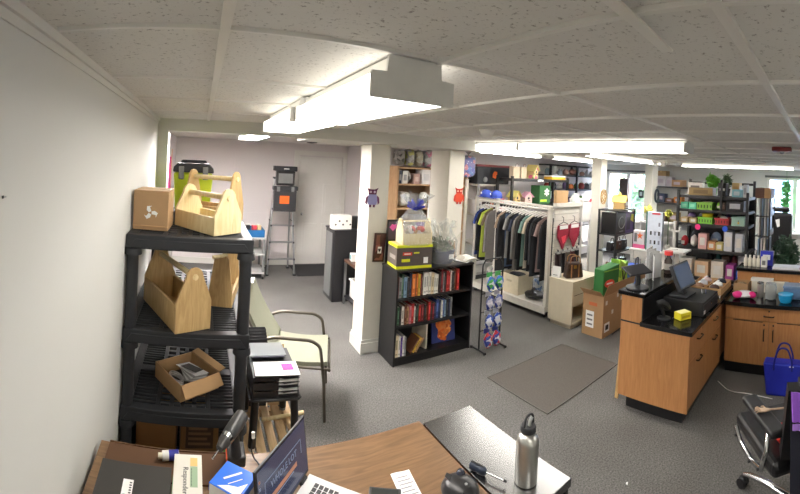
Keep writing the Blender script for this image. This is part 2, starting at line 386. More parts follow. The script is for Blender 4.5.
def lights_world():
    w = bpy.data.worlds.new('world'); SC.world = w; w.use_nodes = True; nt = w.node_tree; bg = nt.nodes['Background']
    s = nt.nodes.new('ShaderNodeTexSky'); s.sky_type = 'NISHITA'; s.sun_disc = False; s.sun_elevation = math.radians(42); s.sun_rotation = math.radians(100); s.air_density = 1.2; s.dust_density = 3
    nt.links.new(s.outputs[0], bg.inputs[0]); bg.inputs[1].default_value = 4.0
    SC.view_settings.view_transform = 'Standard'; SC.view_settings.look = 'None'; SC.view_settings.exposure = EXPOSURE; SC.view_settings.gamma = 1
    SC.view_settings.use_curve_mapping = False
    SC.cycles.max_bounces = 8; SC.cycles.transparent_max_bounces = 24; SC.cycles.sample_clamp_indirect = 4
EXPOSURE = 0.93
lights_world()
# outside the windows
struct('pavement', MB().box(XR + .2, 26, -9, 14, -.2, -.1), mat((186, 186, 184), .9, var=.05))
def leafy(mb, c, r, n, size, seed, flat=.5):
    R = random.Random(seed)
    for _ in range(n):
        p = Vector((R.gauss(0, 1), R.gauss(0, 1), R.gauss(0, 1))).normalized() * (R.random() ** .5); p = Vector((c[0] + p.x * r[0], c[1] + p.y * r[1], c[2] + p.z * r[2]))
        u = Vector((R.uniform(-1, 1), R.uniform(-1, 1), R.uniform(-1, 1))).normalized(); w = u.orthogonal().normalized(); k = size * R.uniform(.6, 1.3)
        n_ = u.cross(w) * k * .12
        mb.add([p - u * k, p + w * k * flat + n_, p + u * k, p - w * k * flat + n_], [(0, 1, 2, 3)])
    return mb
def outdoor():
    t = thing('bush', 'green bush outside the farther window', 'bush', (11.6, 6.1, -.1))
    obj('foliage', leafy(MB(), (0, 0, 1.5), (.6, .6, .9), 700, .12, 3), mat((110, 140, 104), .7), t); obj('trunk', MB().cyl((0, 0, 0), (0, 0, 1.3), .05), CARDD, t)
    t = thing('car', 'pale blue car parked outside the farther window', 'car', (14.0, 7.3, -.1), .5)
    body = mat((150, 196, 222), .25, coat=.5)
    pr = [(-2.1, .35), (2.1, .35), (2.15, .75), (1.9, .95), (1.2, 1.0), (.7, 1.45), (-.9, 1.5), (-1.6, 1.05), (-2.1, .95)]
    obj('body', MB().prism(pr, -.85, .85), body, t, .06)
    obj('side_window', MB().prism([(1.0, 1.02), (.62, 1.38), (-.8, 1.42), (-1.3, 1.05)], -.865, .865), BLACK, t)
    for x in (-1.3, 1.3):
        for y in (-.86, .86): obj('wheel', MB().cyl((x, y - .1, .33), (x, y + .1, .33), .33, n=20), BLACK, t)
    t = thing('van', 'white and red vehicle parked outside the nearer window', 'car', (16.5, .8, -.1), 1.5)
    obj('body', MB().prism([(-2.2, .4), (2.2, .4), (2.2, 1.1), (1.4, 1.2), (1.0, 1.9), (-2.2, 1.9)], -.9, .9), mat((225, 225, 228), .3), t, .06)
    obj('lower_body', MB().box(-2.21, 2.21, -.91, .91, .4, .8), mat((190, 70, 70), .3), t)
    for x in (-1.4, 1.4):
        for y in (-.92, .92): obj('wheel', MB().cyl((x, y - .1, .35), (x, y + .1, .35), .35, n=20), BLACK, t)
    t = thing('street_building', 'pale house facade across the street outside the windows', 'building', (24, 3, -.1))
    obj('facade', MB().box(0, .3, -11, 9, 0, 5.5), mat((214, 210, 208), .8), t)
    for y in (-7, -4, -1, 2, 5): obj('house_window', MB().box(-.03, -.001, y, y + 1.2, 1.3, 2.7), mat((120, 140, 165), .2), t)
outdoor()
# small things on ceiling and walls
def ceiling_bits():
    p = PZ(487, 133, 2.24); t = thing('smoke_detector', 'round white smoke detector on the ceiling between the two rows of lights', 'smoke detector', (p.x, p.y, HC - .008))
    obj('base', MB().cyl((0, 0, -.012), (0, 0, 0), .06, n=24), WHITE, t); obj('dome', MB().lathe([(.05, 0), (.052, -.015), (.035, -.035), (.01, -.04)], (0, 0, -.0125)), WHITE, t)
    p = PZ(655, 161, 2.22); t = thing('emergency_light', 'twin headed white emergency light on the ceiling between two thin lights', 'emergency light', (5.9, 2.65, HC - .008))
    obj('case', MB().box(-.05, .05, -.12, .12, -.045, 0), WHITE, t, .008)
    for s in (-1, 1): obj('lamp_head', MB().cyl((-.03, s * .07, -.07), (.04, s * .07, -.05), .045, .03, 14), P((205, 205, 200)), t)
    t = thing('fire_alarm', 'dark red fire alarm strobe on the ceiling toward the right window', 'fire alarm', (3.25, .38, HC - .008))
    obj('case', MB().box(-.05, .05, -.08, .08, -.035, 0), mat((110, 22, 20), .4), t, .006); obj('strobe', MB().lathe([(.02, 0), (.018, -.015), (.006, -.02)], (0, 0, -.0355)), CLEARP, t)
    p = PY(312, 142, 6.0); t = thing('ceiling_vent', 'dark round vent on the passage ceiling in front of the door', 'vent', (p.x, 6.0, HC - .003))
    obj('rim', MB().lathe([(.11, 0), (.17, -.004), (.17, -.012), (.1, -.02)]), GREYP, t); obj('louvre', MB().lathe([(.09, -.012), (.08, -.03), (.02, -.04)]), BLACKM, t)
    p = PX(168, 170, -.48)
    t = thing('poster', 'pink and white poster on the passage wall behind the plastic shelf', 'poster', (-.4795, 5.9, 1.62))
    obj('picture', MB().box(0, .004, -.45, .45, -.3, .42), WHITE, t); t.location.y = 5.9; obj('pink_figure', MB().box(.0045, .006, -.3, .25, -.2, .3), mat((244, 70, 150), .6), t)
    obj('orange_border', MB().box(.0045, .006, .3, .4, -.3, .42), mat((240, 170, 90), .6), t)
    def owl(name, label, p, s, cols, grp=None):
        t = thing(name, label, 'decoration', p)
        obj('body', MB().prism([(-.055 * s, .0), (.055 * s, 0), (.068 * s, .06 * s), (.05 * s, .12 * s), (-.05 * s, .12 * s), (-.068 * s, .06 * s)], -.004, 0), mat(cols[0], .4), t)
        obj('head', MB().prism([(-.05 * s, .1205 * s), (.05 * s, .1205 * s), (.055 * s, .165 * s), (.075 * s, .2 * s), (.03 * s, .18 * s), (-.03 * s, .18 * s), (-.075 * s, .2 * s), (-.055 * s, .165 * s)], -.004, 0), mat(cols[1], .4), t)
        for k in (-1, 1):
            obj('wing', MB().prism([(k * .056 * s, .11 * s), (k * .085 * s, .085 * s), (k * .092 * s, .02 * s), (k * .07 * s, .0)][::k], -.006, -.0045), mat(cols[2], .4), t)
            obj('foot', MB().box(k * .025 * s - .013 * s, k * .025 * s + .013 * s, -.004, 0, -.03 * s, -.0005), mat(cols[1], .4), t)
            obj('eye', MB().cyl((k * .025 * s, -.0045, .15 * s), (k * .025 * s, -.006, .15 * s), .014 * s, n=10), mat(cols[3], .4), t)
        return t
    p = PY(373, 206, 3.70); owl('owl_decoration', 'purple and blue bead owl hung on the column beside the bookcase', (p.x, 3.728, p.z + .01), .88, [(150, 150, 196), (96, 34, 74), (110, 60, 96), (210, 190, 210)])
    p = PY(460, 203, 3.70); owl('owl_decoration', 'red and orange bead owl hung on the column behind the gift baskets', (p.x, 3.728, p.z + .01), .85, [(224, 84, 56), (196, 50, 40), (206, 60, 44), (240, 200, 170)])
    p = PX(391, 201, 2.9); t = thing('light_switch', 'small white light switch on the wall beside the storage shelf', 'switch', (2.8, YW - .0005, 1.35))
    t.location = (PY(388.5, 200, YW).x, YW - .0005, 1.33); obj('plate', MB().box(-.035, .035, -.006, 0, -.06, .06), WHITE, t, .002); obj('toggle', MB().box(-.008, .008, -.016, -.0065, -.014, .014), WHITE, t)
    p = PX(2, 197, -.389); t = thing('wall_hook', 'tiny dark hook on the bare left wall at the edge of view', 'hook', (-.389, p.y, p.z)); obj('plate', MB().box(.001, .003, -.003, .003, -.003, .003), BLACKM, t); obj('prong', MB().cyl((.0035, .002, 0), (.009, .002, .001), .001, n=8), ALU, t)
    p = PZ(627, 484, 0); t = thing('paper_scrap', 'tiny white paper scrap on the carpet near the office chair', 'paper', (p.x, p.y, .001), .5); obj('scrap', MB().prism([(-.012, -.004), (.012, -.006), (.008, .006), (-.006, .008)], .001, .004, 'XY'), PAPER, t)
    t = thing('door_mat', 'black mat on the floor in front of the white panelled door', 'mat', (2.05, 6.8, 0))
    obj('pad', MB().box(-.37, .45, -.34, .34, .001, .010), speckle('rubber_mat', (58, 58, 60), (44, 44, 46), 200, (.4, .6)), t)
    t = thing('floor_mat', 'large flat grey mat on the carpet before the bookcase', 'mat', (3.13, 2.41, 0))
    obj('pad', MB().box(-.56, .56, -.365, .365, .001, .008), speckle('mat_pile', (104, 100, 95), (80, 76, 72), 220, (.35, .65), 1, .3), t)
    obj('edging', MB().box(-.568, .568, -.373, -.3655, .001, .010).box(-.568, .568, .3655, .373, .001, .010).box(-.568, -.5605, -.3655, .3655, .001, .010).box(.5605, .568, -.3655, .3655, .001, .010), P((88, 85, 80)), t)
ceiling_bits()
# ------------------------------------------------------------------ black plastic shelving by the left wall
def plastic_shelf():
    x0, x1, y0, y1 = -.385, .295, 2.08, 3.28; lv = (.14, .59, 1.02, 1.53)
    t = thing('plastic_shelf', 'black moulded plastic shelving unit standing against the left wall', 'shelf', (x0, y0, 0)); w, d = x1 - x0, y1 - y0
    for z in lv:
        m = MB(); r = .055; zb = z - .025
        m.box(0, w, 0, r, z - .075, z); m.box(0, w, d - r, d, z - .075, z); m.box(0, r, r, d - r, z - .075, z); m.box(w - r, w, r, d - r, z - .075, z)
        for a, b in ((.19, .215), (w - .215, w - .19)): m.box(a, b, r, d - r, zb, z)
        for k in range(1, 3): yk = r + (d - 2 * r) * k / 3; m.box(r, w - r, yk - .03, yk + .03, zb, z)
        n = 34
        for k in range(n):
            yk = r + .012 + (d - 2 * r - .024) * (k + .5) / n
            for a, b in ((r, .19), (w - .19, w - r)): m.box(a, b, yk - .006, yk + .006, zb, z - .004)
        for k in range(17):
            yk = r + (d - 2 * r) * (k + .5) / 17; m.box(.215, w - .215, yk - .012, yk + .012, zb, z - .002)
        for k in range(1, 4): xk = .215 + (w - .43) * k / 4; m.box(xk - .012, xk + .012, r, d - r, zb, z - .002)
        s = obj('shelf_deck', m, BLACKP, t, .004)
        obj('front_lip', MB().prism([(.05, z - .022), (w - .05, z - .022), (w - .02, z - .066), (.02, z - .066)], -.008, -.0005), BLACKP, s, .002)
        for cx in (.035, w - .035):
            for cy in (.035, d - .035): obj('socket', MB().lathe([(.05, 0), (.046, .035)], (cx, cy, z - .11), 14), BLACKP, s)
    zs = [0] + list(lv)
    for cx in (.035, w - .035):
        for cy in (.035, d - .035):
            m = MB()
            for a, b in zip(zs[:-1], zs[1:]): m.cyl((cx, cy, a + .001), (cx, cy, b - .076), .033, n=14)
            obj('post', m, BLACKP, t)
plastic_shelf()
def carton(name, label, loc, d, rz=0, m=CARD, open_=False, flaps=0, tape=True, grp=None, t_=.004, cat='box'):
    """cardboard carton; base centre at loc, d = (width, depth, height)"""
    t = thing(name, label, cat, loc, rz, grp); w, e, h = d[0] / 2, d[1] / 2, d[2]
    if open_:
        obj('body', MB().panel_open_box(-w, w, -e, e, .001, h, t_), m, t)
        if flaps:
            for k, (a, b, up) in enumerate(flaps):       # side, length, angle from horizontal
                M = {'f': Matrix.Translation((0, -e, h)), 'b': Matrix.Translation((0, e, h)) @ Matrix.Rotation(PI, 4, 'Z'), 'l': Matrix.Translation((-w, 0, h)) @ Matrix.Rotation(-PI / 2, 4, 'Z'), 'r': Matrix.Translation((w, 0, h)) @ Matrix.Rotation(PI / 2, 4, 'Z')}[a] @ Matrix.Rotation(-math.radians(up), 4, 'X')
                L = (w if a in 'fb' else e) - .002
                obj('flap', MB().box(-L, L, -b, -.001, .0005, t_ + .0005, M), m, t)
    else:
        obj('body', MB().box(-w, w, -e, e, .001, h), m, t, .002)
        if tape: obj('tape', MB().box(-w * .99, w * .99, -.025, .025, h + .0003, h + .001).box(-w - .001, -w - .0003, -.025, .025, h * .7, h).box(w + .0003, w + .001, -.025, .025, h * .7, h), P((206, 178, 132), rough=.25), t)
    return t
def caddy(name, label, loc, rz, L=.36, W=.165, H=.26, hb=.11, m=PINE, rod=True, hole=False, topr=.05, grp='open wooden tool caddies'):
    """wooden tool caddy: two tall end boards, low sides, a floor and a dowel handle; long axis = local Y, base centre at loc"""
    t = thing(name, label, 'tool caddy', loc, rz, grp); e = .016; w = W / 2
    def end(y0, y1):
        P_ = [(-w, .001), (w, .001), (w, hb + .01), (topr, H - .05)] + [(topr * math.cos(a), H - .05 + .05 * math.sin(a)) for a in [PI * k / 8 for k in range(1, 8)]] + [(-topr, H - .05), (-w, hb + .01)]
        return MB().prism(P_, y0, y1)
    for y0, y1 in ((-L / 2, -L / 2 + e), (L / 2 - e, L / 2)): obj('end_board', end(y0, y1), m, t, .002)
    for x0, x1 in ((-w, -w + e), (w - e, w)): obj('side_board', MB().box(x0, x1, -L / 2 + e + .0005, L / 2 - e - .0005, .001, hb), m, t, .002)
    obj('floor_board', MB().box(-w + e + .0005, w - e - .0005, -L / 2 + e + .0005, L / 2 - e - .0005, .001, .012), m, t)
    if rod: obj('handle', MB().cyl((0, -L / 2 - .008, H - .05), (0, L / 2 + .008, H - .05), .016, n=16), PINEL if m is PINE else m, t)
    if hole: obj('handle', MB().box(-.022, .022, -L / 2 + e, L / 2 - e, H - .065, H - .03), m, t, .004)
    return t
def left_shelf_goods():
    z = 1.5315
    t = carton('cardboard_box', 'taped brown cardboard box with flaps on the shelving top, against the wall', (-.268, 2.33, z), (.2, .23, .225), -.06)
    for s, a in ((-1, -18), (1, 12)):
        M = Matrix.Translation((0, s * .11, .226)) @ Matrix.Rotation(math.radians(s * 10), 4, 'X')
        obj('flap', MB().box(-.1, .1, -.1 if s < 0 else -.02, .02 if s < 0 else .1, .001, .006, Matrix.Translation((0, s * .02, .036)) @ Matrix.Rotation(math.radians(-s * 9), 4, 'X')), CARD2, t)
    em = MB()
    for a in (90, 210, 330):
        M = Matrix.Translation((0, -.1162, .1)) @ Matrix.Rotation(math.radians(a), 4, 'Y'); em.prism([(-.008, .006), (.008, .006), (.012, .03), (.026, .03), (0, .042), (-.012, .024)], -.0006, 0, M=M)
    obj('printed_mark', em, PAPER, t)
    caddy('tool_caddy', 'pale wooden tool caddy at the front of the shelving top, dowel knob showing', (.045, 2.345, z), .66, .38, .2, .255, .1, PINEL)
    caddy('tool_caddy', 'wooden tool caddy set crosswise behind the pale front caddy on the shelving top', (.09, 2.74, z), 1.0, .36, .22, .335, .1, PINE)
    t = thing('tool_bin', 'lime green tool bin with a black handled lid on the shelving top', 'bin', (-.06, 3.1, z))
    obj('body', MB().prism([(-.13, .001), (.13, .001), (.15, .3), (-.15, .3)], -.11, .11), mat((186, 204, 40), .45), t, .02)
    obj('lid', MB().prism([(-.156, .3005), (.156, .3005), (.15, .34), (.12, .37), (-.12, .37), (-.15, .34)], -.115, .115), BLACKP, t, .01)
    obj('handle', MB().tube([(-.09, 0, .371), (-.09, 0, .382), (.09, 0, .382), (.09, 0, .371)], .013, 8, round_=.02), BLACKP, t)
    for x in (-.09, .09): obj('latch', MB().box(x - .02, x + .02, -.126, -.1155, .25, .345), GREYP, t, .003)
    z = 1.0215
    caddy('tool_caddy', 'honey wooden tool caddy on the middle shelf with a dowel knob facing front', (-.125, 2.335, z), .47, .52, .21, .345, .15, PINE)
    t = caddy('tool_caddy', 'tall wooden tool caddy with a slotted end board, right side of the middle shelf', (.195, 2.68, z), -.2, .44, .15, .33, .075, PINE, rod=False)
    obj('dowel', MB().cyl((-.05, -.26, .32), (.03, -.2, .325), .012), PINEL, t)
    z = .5915
    t = carton('open_carton', 'shallow open cardboard carton of papers on the lowest visible shelf', (-.035, 2.36, z), (.27, .29, .095), .62, CARD2, True, [('f', .07, -50), ('r', .05, 12)])
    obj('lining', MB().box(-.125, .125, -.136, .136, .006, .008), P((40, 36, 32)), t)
    t2 = thing('paper_stack', 'loose black and white leaflets lying in the shallow open carton', 'papers', (-.01, 2.38, z + .012), .45, None)
    for k in range(6): obj('leaflet', MB().box(-.06, .06, -.085, .085, .03 + .006 * k, .0325 + .006 * k, Matrix.Rotation(.12 * (k - 2), 4, 'Z') @ Matrix.Rotation(.2, 4, 'Y')), PAPER if k % 2 else P((170, 170, 168)), t2)
    obj('dark_leaflet', MB().box(-.05, .03, -.06, .05, .07, .072, Matrix.Rotation(.5, 4, 'Z') @ Matrix.Rotation(.2, 4, 'Y')), P((60, 58, 56)), t2)
    t3 = thing('cable_coil', 'coiled grey cable beside the leaflets in the shallow open carton', 'cable', (-.095, 2.34, z + .014), .62)
    for k in range(3): obj('loop', MB().tube([(.03 * math.cos(a), .06 * math.sin(a), .01 + .012 * k) for a in [2 * PI * i / 22 for i in range(22)]], .005, 6, True), P((196, 196, 194)), t3)
    for k, (x, lab) in enumerate(((-.075, 'left'), (.085, 'right'))):
        t = thing('wood_block', 'short wooden block on the lowest visible shelf, the %s one of two behind the carton' % lab, 'wood block', (x, 2.95, z), .3, 'wooden blocks')
        obj('block', MB().prism([(-.05, .001), (.05, .001), (.05, .07), (.02, .1), (-.05, .1)], -.07, .07), PINE, t, .003); obj('notch', MB().box(-.02, .02, -.074, -.0705, .05, .08), CARDD, t)
    z = .1415
    t = carton('cardboard_box', 'brown printed cardboard box on the bottom shelf, behind the desk', (.05, 2.42, z), (.22, .3, .3), .05, P((140, 104, 62)))
    obj('print_panel', MB().box(-.08, .08, -.152, -.1505, .12, .27), P((72, 50, 34)), t)
    for k in range(4): obj('print_line', MB().box(-.065, .065 - .02 * (k % 2), -.1535, -.1525, .14 + .03 * k, .155 + .03 * k), P((130, 100, 70)), t)
    t = carton('cardboard_box', 'plain brown cardboard box filling the wall side of the bottom shelf', (-.2, 2.5, z), (.24, .4, .26), 0, P((150, 108, 62)))
    t = thing('green_strap', 'bright green strap hanging beside the printed box on the bottom shelf', 'strap', (.19, 2.2, z)); obj('band', MB().sheet(lambda u, v: (.03 * v, .06 * math.sin(u * 3), .012 + .2 * u), 8, 1, .003), P((70, 200, 60)), t)
left_shelf_goods()
# ------------------------------------------------------------------ the desk in front and what lies on it
DZ = .74
def desk():
    t = thing('desk', 'oak laminate desk across the front of the room, below the camera', 'desk', (-.37, .835, 0))
    obj('desk_top', MB().box(0, 1.42, 0, .77, DZ - .03, DZ), OAK, t, .002)
    obj('edge_band', MB().box(.0, 1.42, .7705, .773, DZ - .03, DZ - .001).box(1.4205, 1.423, 0, .77, DZ - .03, DZ - .001), P((132, 90, 54)), t)
    obj('modesty_panel', MB().box(.1, 1.32, .68, .70, .25, DZ - .031), OAK, t)
    for x in (.04, 1.34):
        for y in (.05, .7): obj('leg', MB().box(x, x + .04, y, y + .04, .001, DZ - .031), BLACKM, t)
    t = thing('side_table', 'glossy black side table standing flush with the right end of the desk', 'table', (1.062, .93, 0))
    obj('table_top', MB().box(0, .285, 0, .655, DZ - .035, DZ), TABLEB, t, .003)
    obj('side_panel', MB().box(.26, .28, .01, .645, .05, DZ - .036), GLOSSB, t)
    obj('side_panel', MB().box(.005, .025, .01, .645, .05, DZ - .036), GLOSSB, t)
    obj('back_panel', MB().box(.026, .259, .62, .64, .05, DZ - .036), GLOSSB, t)
    for y in (.06, .3, .55): obj('screw', MB().cyl((.2805, y, .64), (.284, y, .64), .007, n=12), CHROME, t)
    for x in (.02, .23):
        for y in (.02, .6): obj('foot', MB().box(x, x + .035, y, y + .035, .001, .049), BLACKM, t)
desk()
def desk_goods():
    z = DZ + .001
    t = carton('black_carton', 'flat black carton with a white barcode sticker on the desk, left corner', (-.18, 1.265, z), (.25, .22, .115), .03, P((52, 50, 47), rough=.6), tape=False)
    st = obj('sticker', MB().box(-.035, .0, -.065, .035, .1155, .1162), PAPER, t, label='white sticker with a printed mark')
    for k in range(8): obj('barcode_line', MB().box(-.012, -.004, -.05 + .01 * k, -.045 + .01 * k, .1163, .1166), INK, st)
    obj('round_mark', MB().cyl((-.025, -.035, .1163), (-.025, -.035, .1166), .01, n=16), INK, st)
    t = thing('brown_board', 'brown cardboard sheet standing behind the black carton on the desk', 'cardboard', (-.12, 1.52, z))
    obj('sheet', MB().box(-.21, .27, -.08, .076, .001, .008).box(-.21, .27, .0765, .082, .001, .012), CARDD, t)
    t = carton('white_box', 'white and green printed box standing on the desk beside the black carton', (.0, 1.325, z), (.1, .23, .12), .02, P((222, 218, 208), rough=.5), tape=False)
    obj('green_edge', MB().box(-.0515, -.0505, -.114, .02, .005, .118), P((70, 150, 90)), t)
    obj('yellow_panel', MB().box(.008, .034, .06, .098, .1202, .1206), P((226, 190, 120)), t); gp = obj('green_panel', MB().box(.008, .034, -.03, .058, .1202, .1206), P((150, 176, 144)), t)
    for k in range(6): obj('text_line', MB().box(.012, .014 + .0, -.025 + .013 * k, -.016 + .013 * k, .1207, .1209), INK, gp)
    lettering('Responders Fi', .026, INK, t, (-.008, -.02, .1203), (0, 0, -PI / 2))
    t = thing('glue_bottle', 'small white bottle with a blue label lying behind the white printed box', 'bottle', (-.075, 1.545, z + .0085), .2)
    obj('body', MB().cyl((-.03, 0, .02), (.035, 0, .02), .018, n=14), WHITE, t); obj('label_band', MB().cyl((-.005, 0, .02), (.034, 0, .02), .0186, n=14), P((38, 44, 150)), t); obj('cap', MB().cyl((-.046, 0, .02), (-.0305, 0, .02), .011, n=12), P((226, 222, 200)), t)
    c = PZ(231, 480, .86); t = carton('blue_box', 'blue topped white box with white lettering, beside the laptop on the desk', (.152, 1.30, z), (.115, .115, .145), -.62, P((222, 220, 216)), tape=False)
    bt = obj('blue_top', MB().box(-.0578, .0578, -.0578, .0578, .1455, .1475).box(-.0585, -.0578, -.0578, .0578, .12, .147).box(.0578, .0585, -.0578, .0578, .12, .147).box(-.0578, .0578, .0578, .0585, .12, .147), mat((24, 110, 226), .35), t)
    obj('white_line', MB().box(-.034, .034, -.004, .004, .1477, .148, Matrix.Translation((-.008, .012, 0)) @ Matrix.Rotation(.95, 4, 'Z')), PAPER, t); obj('white_line', MB().box(-.026, .026, -.001, .002, .1477, .148, Matrix.Translation((.012, -.005, 0)) @ Matrix.Rotation(.95, 4, 'Z')), PAPER, t); obj('white_swirl', MB().prism([(-.03, -.052), (.05, -.052), (.052, .01), (.03, -.02), (.0, -.03)], .1477, .148, 'XY'), PAPER, t)
    # drill lying in its stand, chuck toward the viewer
    t = thing('power_drill', 'grey and black power drill with orange trim propped behind the blue box', 'drill', (.175, 1.50, z))
    a = Vector((-.085, -.11, .155)); b = Vector((.02, .04, .19)); d = (b - a).normalized()
    obj('motor_body', MB().tube([a + d * .095, a + d * .11, a + d * .17, a + d * .205, b], [.022, .027, .029, .027, .018], 14), P((64, 64, 64), rough=.35), t)
    obj('collar', MB().cyl(a + d * .078, a + d * .094, .023, .026, 16), CHROME, t)
    obj('chuck', MB().cyl(a + d * .035, a + d * .0775, .014, .024, 14), P((60, 58, 56), rough=.35), t)
    obj('bit', MB().cyl(a - d * .01, a + d * .0345, .0035, n=8), CHROME, t)
    obj('trim_ring', MB().tube([a + d * .115 + Vector((0, 0, -.036)), a + d * .16 + Vector((0, 0, -.036))], .009, 8), P((236, 104, 36)), t)
    h0 = a + d * .15 + Vector((0, 0, -.035))
    obj('grip', MB().tube([h0, h0 + Vector((.006, .0, -.05)), h0 + Vector((.010, 0, -.085))], [.017, .019, .021], 10), BLACKP, t)
    obj('battery', MB().cbox(h0 + Vector((.012, .03, -.1)), (.07, .09, .04)), P((50, 50, 52)), t, .006); obj('battery_stripe', MB().cbox(h0 + Vector((-.026, .03, -.1)), (.004, .07, .02)), P((240, 96, 30)), t)
    # laptop
    hr = Vector((.463, 1.455, z)); hl = Vector((.235, 1.20, z)); ax = (hl - hr); wl = ax.length; ang = math.atan2(-ax.y, -ax.x)
    t = thing('laptop', 'open silver laptop on the desk showing a dark blue logo screen', 'laptop', tuple((hr + hl) / 2), ang)
    # local x along the hinge (toward hr), keyboard toward -y
    w = wl / 2
    bs = obj('base', MB().box(-w, w, -.235, -.004, .002, .016), P((222, 222, 222), rough=.35, metal=0), t, .003)
    for r_ in range(5):
        for k in range(13):
            x0 = -w + .028 + k * (2 * w - .056) / 13; obj('key', MB().box(x0, x0 + (2 * w - .056) / 13 - .004, -.045 - .02 * r_ - .0155, -.045 - .02 * r_, .0163, .0178), P((58, 58, 60)), bs)
    obj('touchpad', MB().box(-.05, .05, -.225, -.16, .0162, .0168), P((206, 206, 208)), bs)
    for x in (-w + .045, w - .045): obj('hinge', MB().cyl((x - .02, 0, .017), (x + .02, 0, .017), .008, n=10), BLACKM, t)
    M = Matrix.Translation((0, .002, .016)) @ Matrix.Rotation(math.radians(-9), 4, 'X')
    ld = obj('screen_lid', MB().box(-w, w, -.003, .006, .008, .215, M), BLACKM, t, .002)
    sm, nt, b_ = base_mat('laptop_screen'); b_.inputs['Base Color'].default_value = lin((14, 18, 34)); b_.inputs['Emission Color'].default_value = lin((36, 44, 72)); b_.inputs['Emission Strength'].default_value = .5; b_.inputs['Roughness'].default_value = .15
    obj('screen', MB().box(-w + .008, w - .008, -.0045, -.0035, .018, .208, M), sm, ld)
    lb, nt, b_ = base_mat('screen_white'); b_.inputs['Base Color'].default_value = lin((110, 120, 140)); b_.inputs['Emission Color'].default_value = lin((128, 142, 170)); b_.inputs['Emission Strength'].default_value = .16
    ob_, nt, b_ = base_mat('screen_orange'); b_.inputs['Base Color'].default_value = lin((120, 80, 60)); b_.inputs['Emission Color'].default_value = lin((150, 104, 80)); b_.inputs['Emission Strength'].default_value = .45
    R = (math.radians(90 - 9), 0, 0)
    def on(x, zz, y=-.0048): return tuple(M @ Vector((x, y, zz)))
    lettering('WHOLE LOT', .031, lb, ld, on(0, .127), R); obj('logo_bar', MB().box(-.095, .085, -.0052, -.0047, .083, .098, M), ob_, ld)
    fr = MB()
    for x0, x1, z0, z1 in ((-.125, .125, .153, .156), (-.125, .06, .076, .079), (-.125, -.122, .076, .156), (.122, .125, .105, .156)): fr.box(x0, x1, -.0052, -.0047, z0, z1, M)
    obj('logo_frame', fr, lb, ld)
    for k in range(4): obj('screen_icon', MB().box(-w + .014, -w + .022, -.0052, -.0047, .17 - .022 * k, .178 - .022 * k, M), lb if k else ob_, ld)
    obj('task_bar', MB().box(-w + .01, w - .01, -.0052, -.0047, .02, .026, M), P((40, 50, 84)), ld)
    # cable with a white plug behind the laptop
    t = thing('charger_cable', 'thin black cable with a white plug looped over the desk edge', 'cable', (.27, 1.5, z))
    obj('wire', MB().tube([(-.005, .11, .06), (-.015, .1, .02), (-.005, .07, .006), (.012, .04, .005), (.02, .0, .005), (.0, -.02, .005)], .003, 6, round_=.02), BLACK, t); obj('plug', MB().cyl((-.005, .11, .061), (-.006, .115, .082), .008, n=10), WHITE, t)
    # calculator, receipt, trackball, screwdriver, bottle
    t = thing('calculator', 'dark grey desk calculator lying between the laptop and the receipt', 'calculator', (.675, 1.225, z), -.5)
    obj('case', MB().box(-.06, .06, -.09, .09, .001, .016), P((46, 46, 48)), t, .004); obj('display', MB().box(-.05, .05, .05, .08, .0163, .0175), P((58, 62, 60), rough=.2), t)
    for r_ in range(4):
        for k in range(5): obj('key', MB().box(-.052 + .0215 * k, -.035 + .0215 * k, .025 - .027 * r_, .043 - .027 * r_, .0163, .02), P((210, 210, 208)) if (r_ == 0 and k in (0, 4)) else BLACK, t)
    t = thing('receipt', 'white paper receipt lying on the desk, near the calculator', 'paper', (.80, 1.27, z), -.12)
    obj('sheet', MB().sheet(lambda u, v: (-.04 + .08 * u, -.11 + .2 * v, .0025 + .004 * v * v + .001 * math.sin(6 * u)), 6, 10, .0006), PAPER, t)
    for k in range(9): obj('print_line', MB().box(-.026, .02 + .006 * ((k * 7) % 3), .06 - .017 * k, .064 - .017 * k, .0076 - .0006 * k, .0079 - .0006 * k), P((150, 150, 156)), t)
    t = thing('trackball', 'rounded black trackball mouse at the right edge of the desk', 'mouse', (.965, 1.165, z), .35)
    def dome(u, v):
        a = 2 * PI * v; r = u ** .8; return (.058 * r * math.cos(a), .075 * r * math.sin(a), .052 * math.sqrt(max(0, 1 - u ** 3)) + .002 + .008 * math.cos(a + .5) * u * (1 - u))
    b = MB(); prof = [(.058, 0.001), (.06, .012), (.055, .03), (.042, .045), (.022, .053), (.004, .055)]
    b.lathe(prof, n=28); b.v = [(x * 1.1, y * 1.3, zz - .25 * y * (zz > .02) * .3) for x, y, zz in b.v]; obj('shell', b, P((40, 40, 42), rough=.35), t)
    obj('ball', MB().ball((.028, .018, .046), .019, 14), P((46, 48, 60), rough=.12), t); obj('button', MB().prism([(-.03, .03), (.0, .04), (.0, .065), (-.02, .06)], .046, .05, 'XY'), BLACK, t, .002); obj('logo_dot', MB().cyl((-.01, -.03, .052), (-.01, -.03, .0555), .006, n=12), ALU, t)
    p, q = PZ(471, 466, DZ + .014), PZ(503, 483, DZ + .008); t = thing('screwdriver', 'blue and black handled screwdriver lying on the glossy black table', 'screwdriver', (p.x, p.y, z), math.atan2(q.y - p.y, q.x - p.x))
    obj('handle', MB().lathe([(.009, -.005), (.016, 0), (.0165, .02), (.0135, .03), (.0165, .042), (.016, .062), (.010, .07)], n=10, M=Matrix.Translation((0, 0, .0175)) @ Matrix.Rotation(PI / 2, 4, 'Y')), mat((44, 54, 74), .4), t)
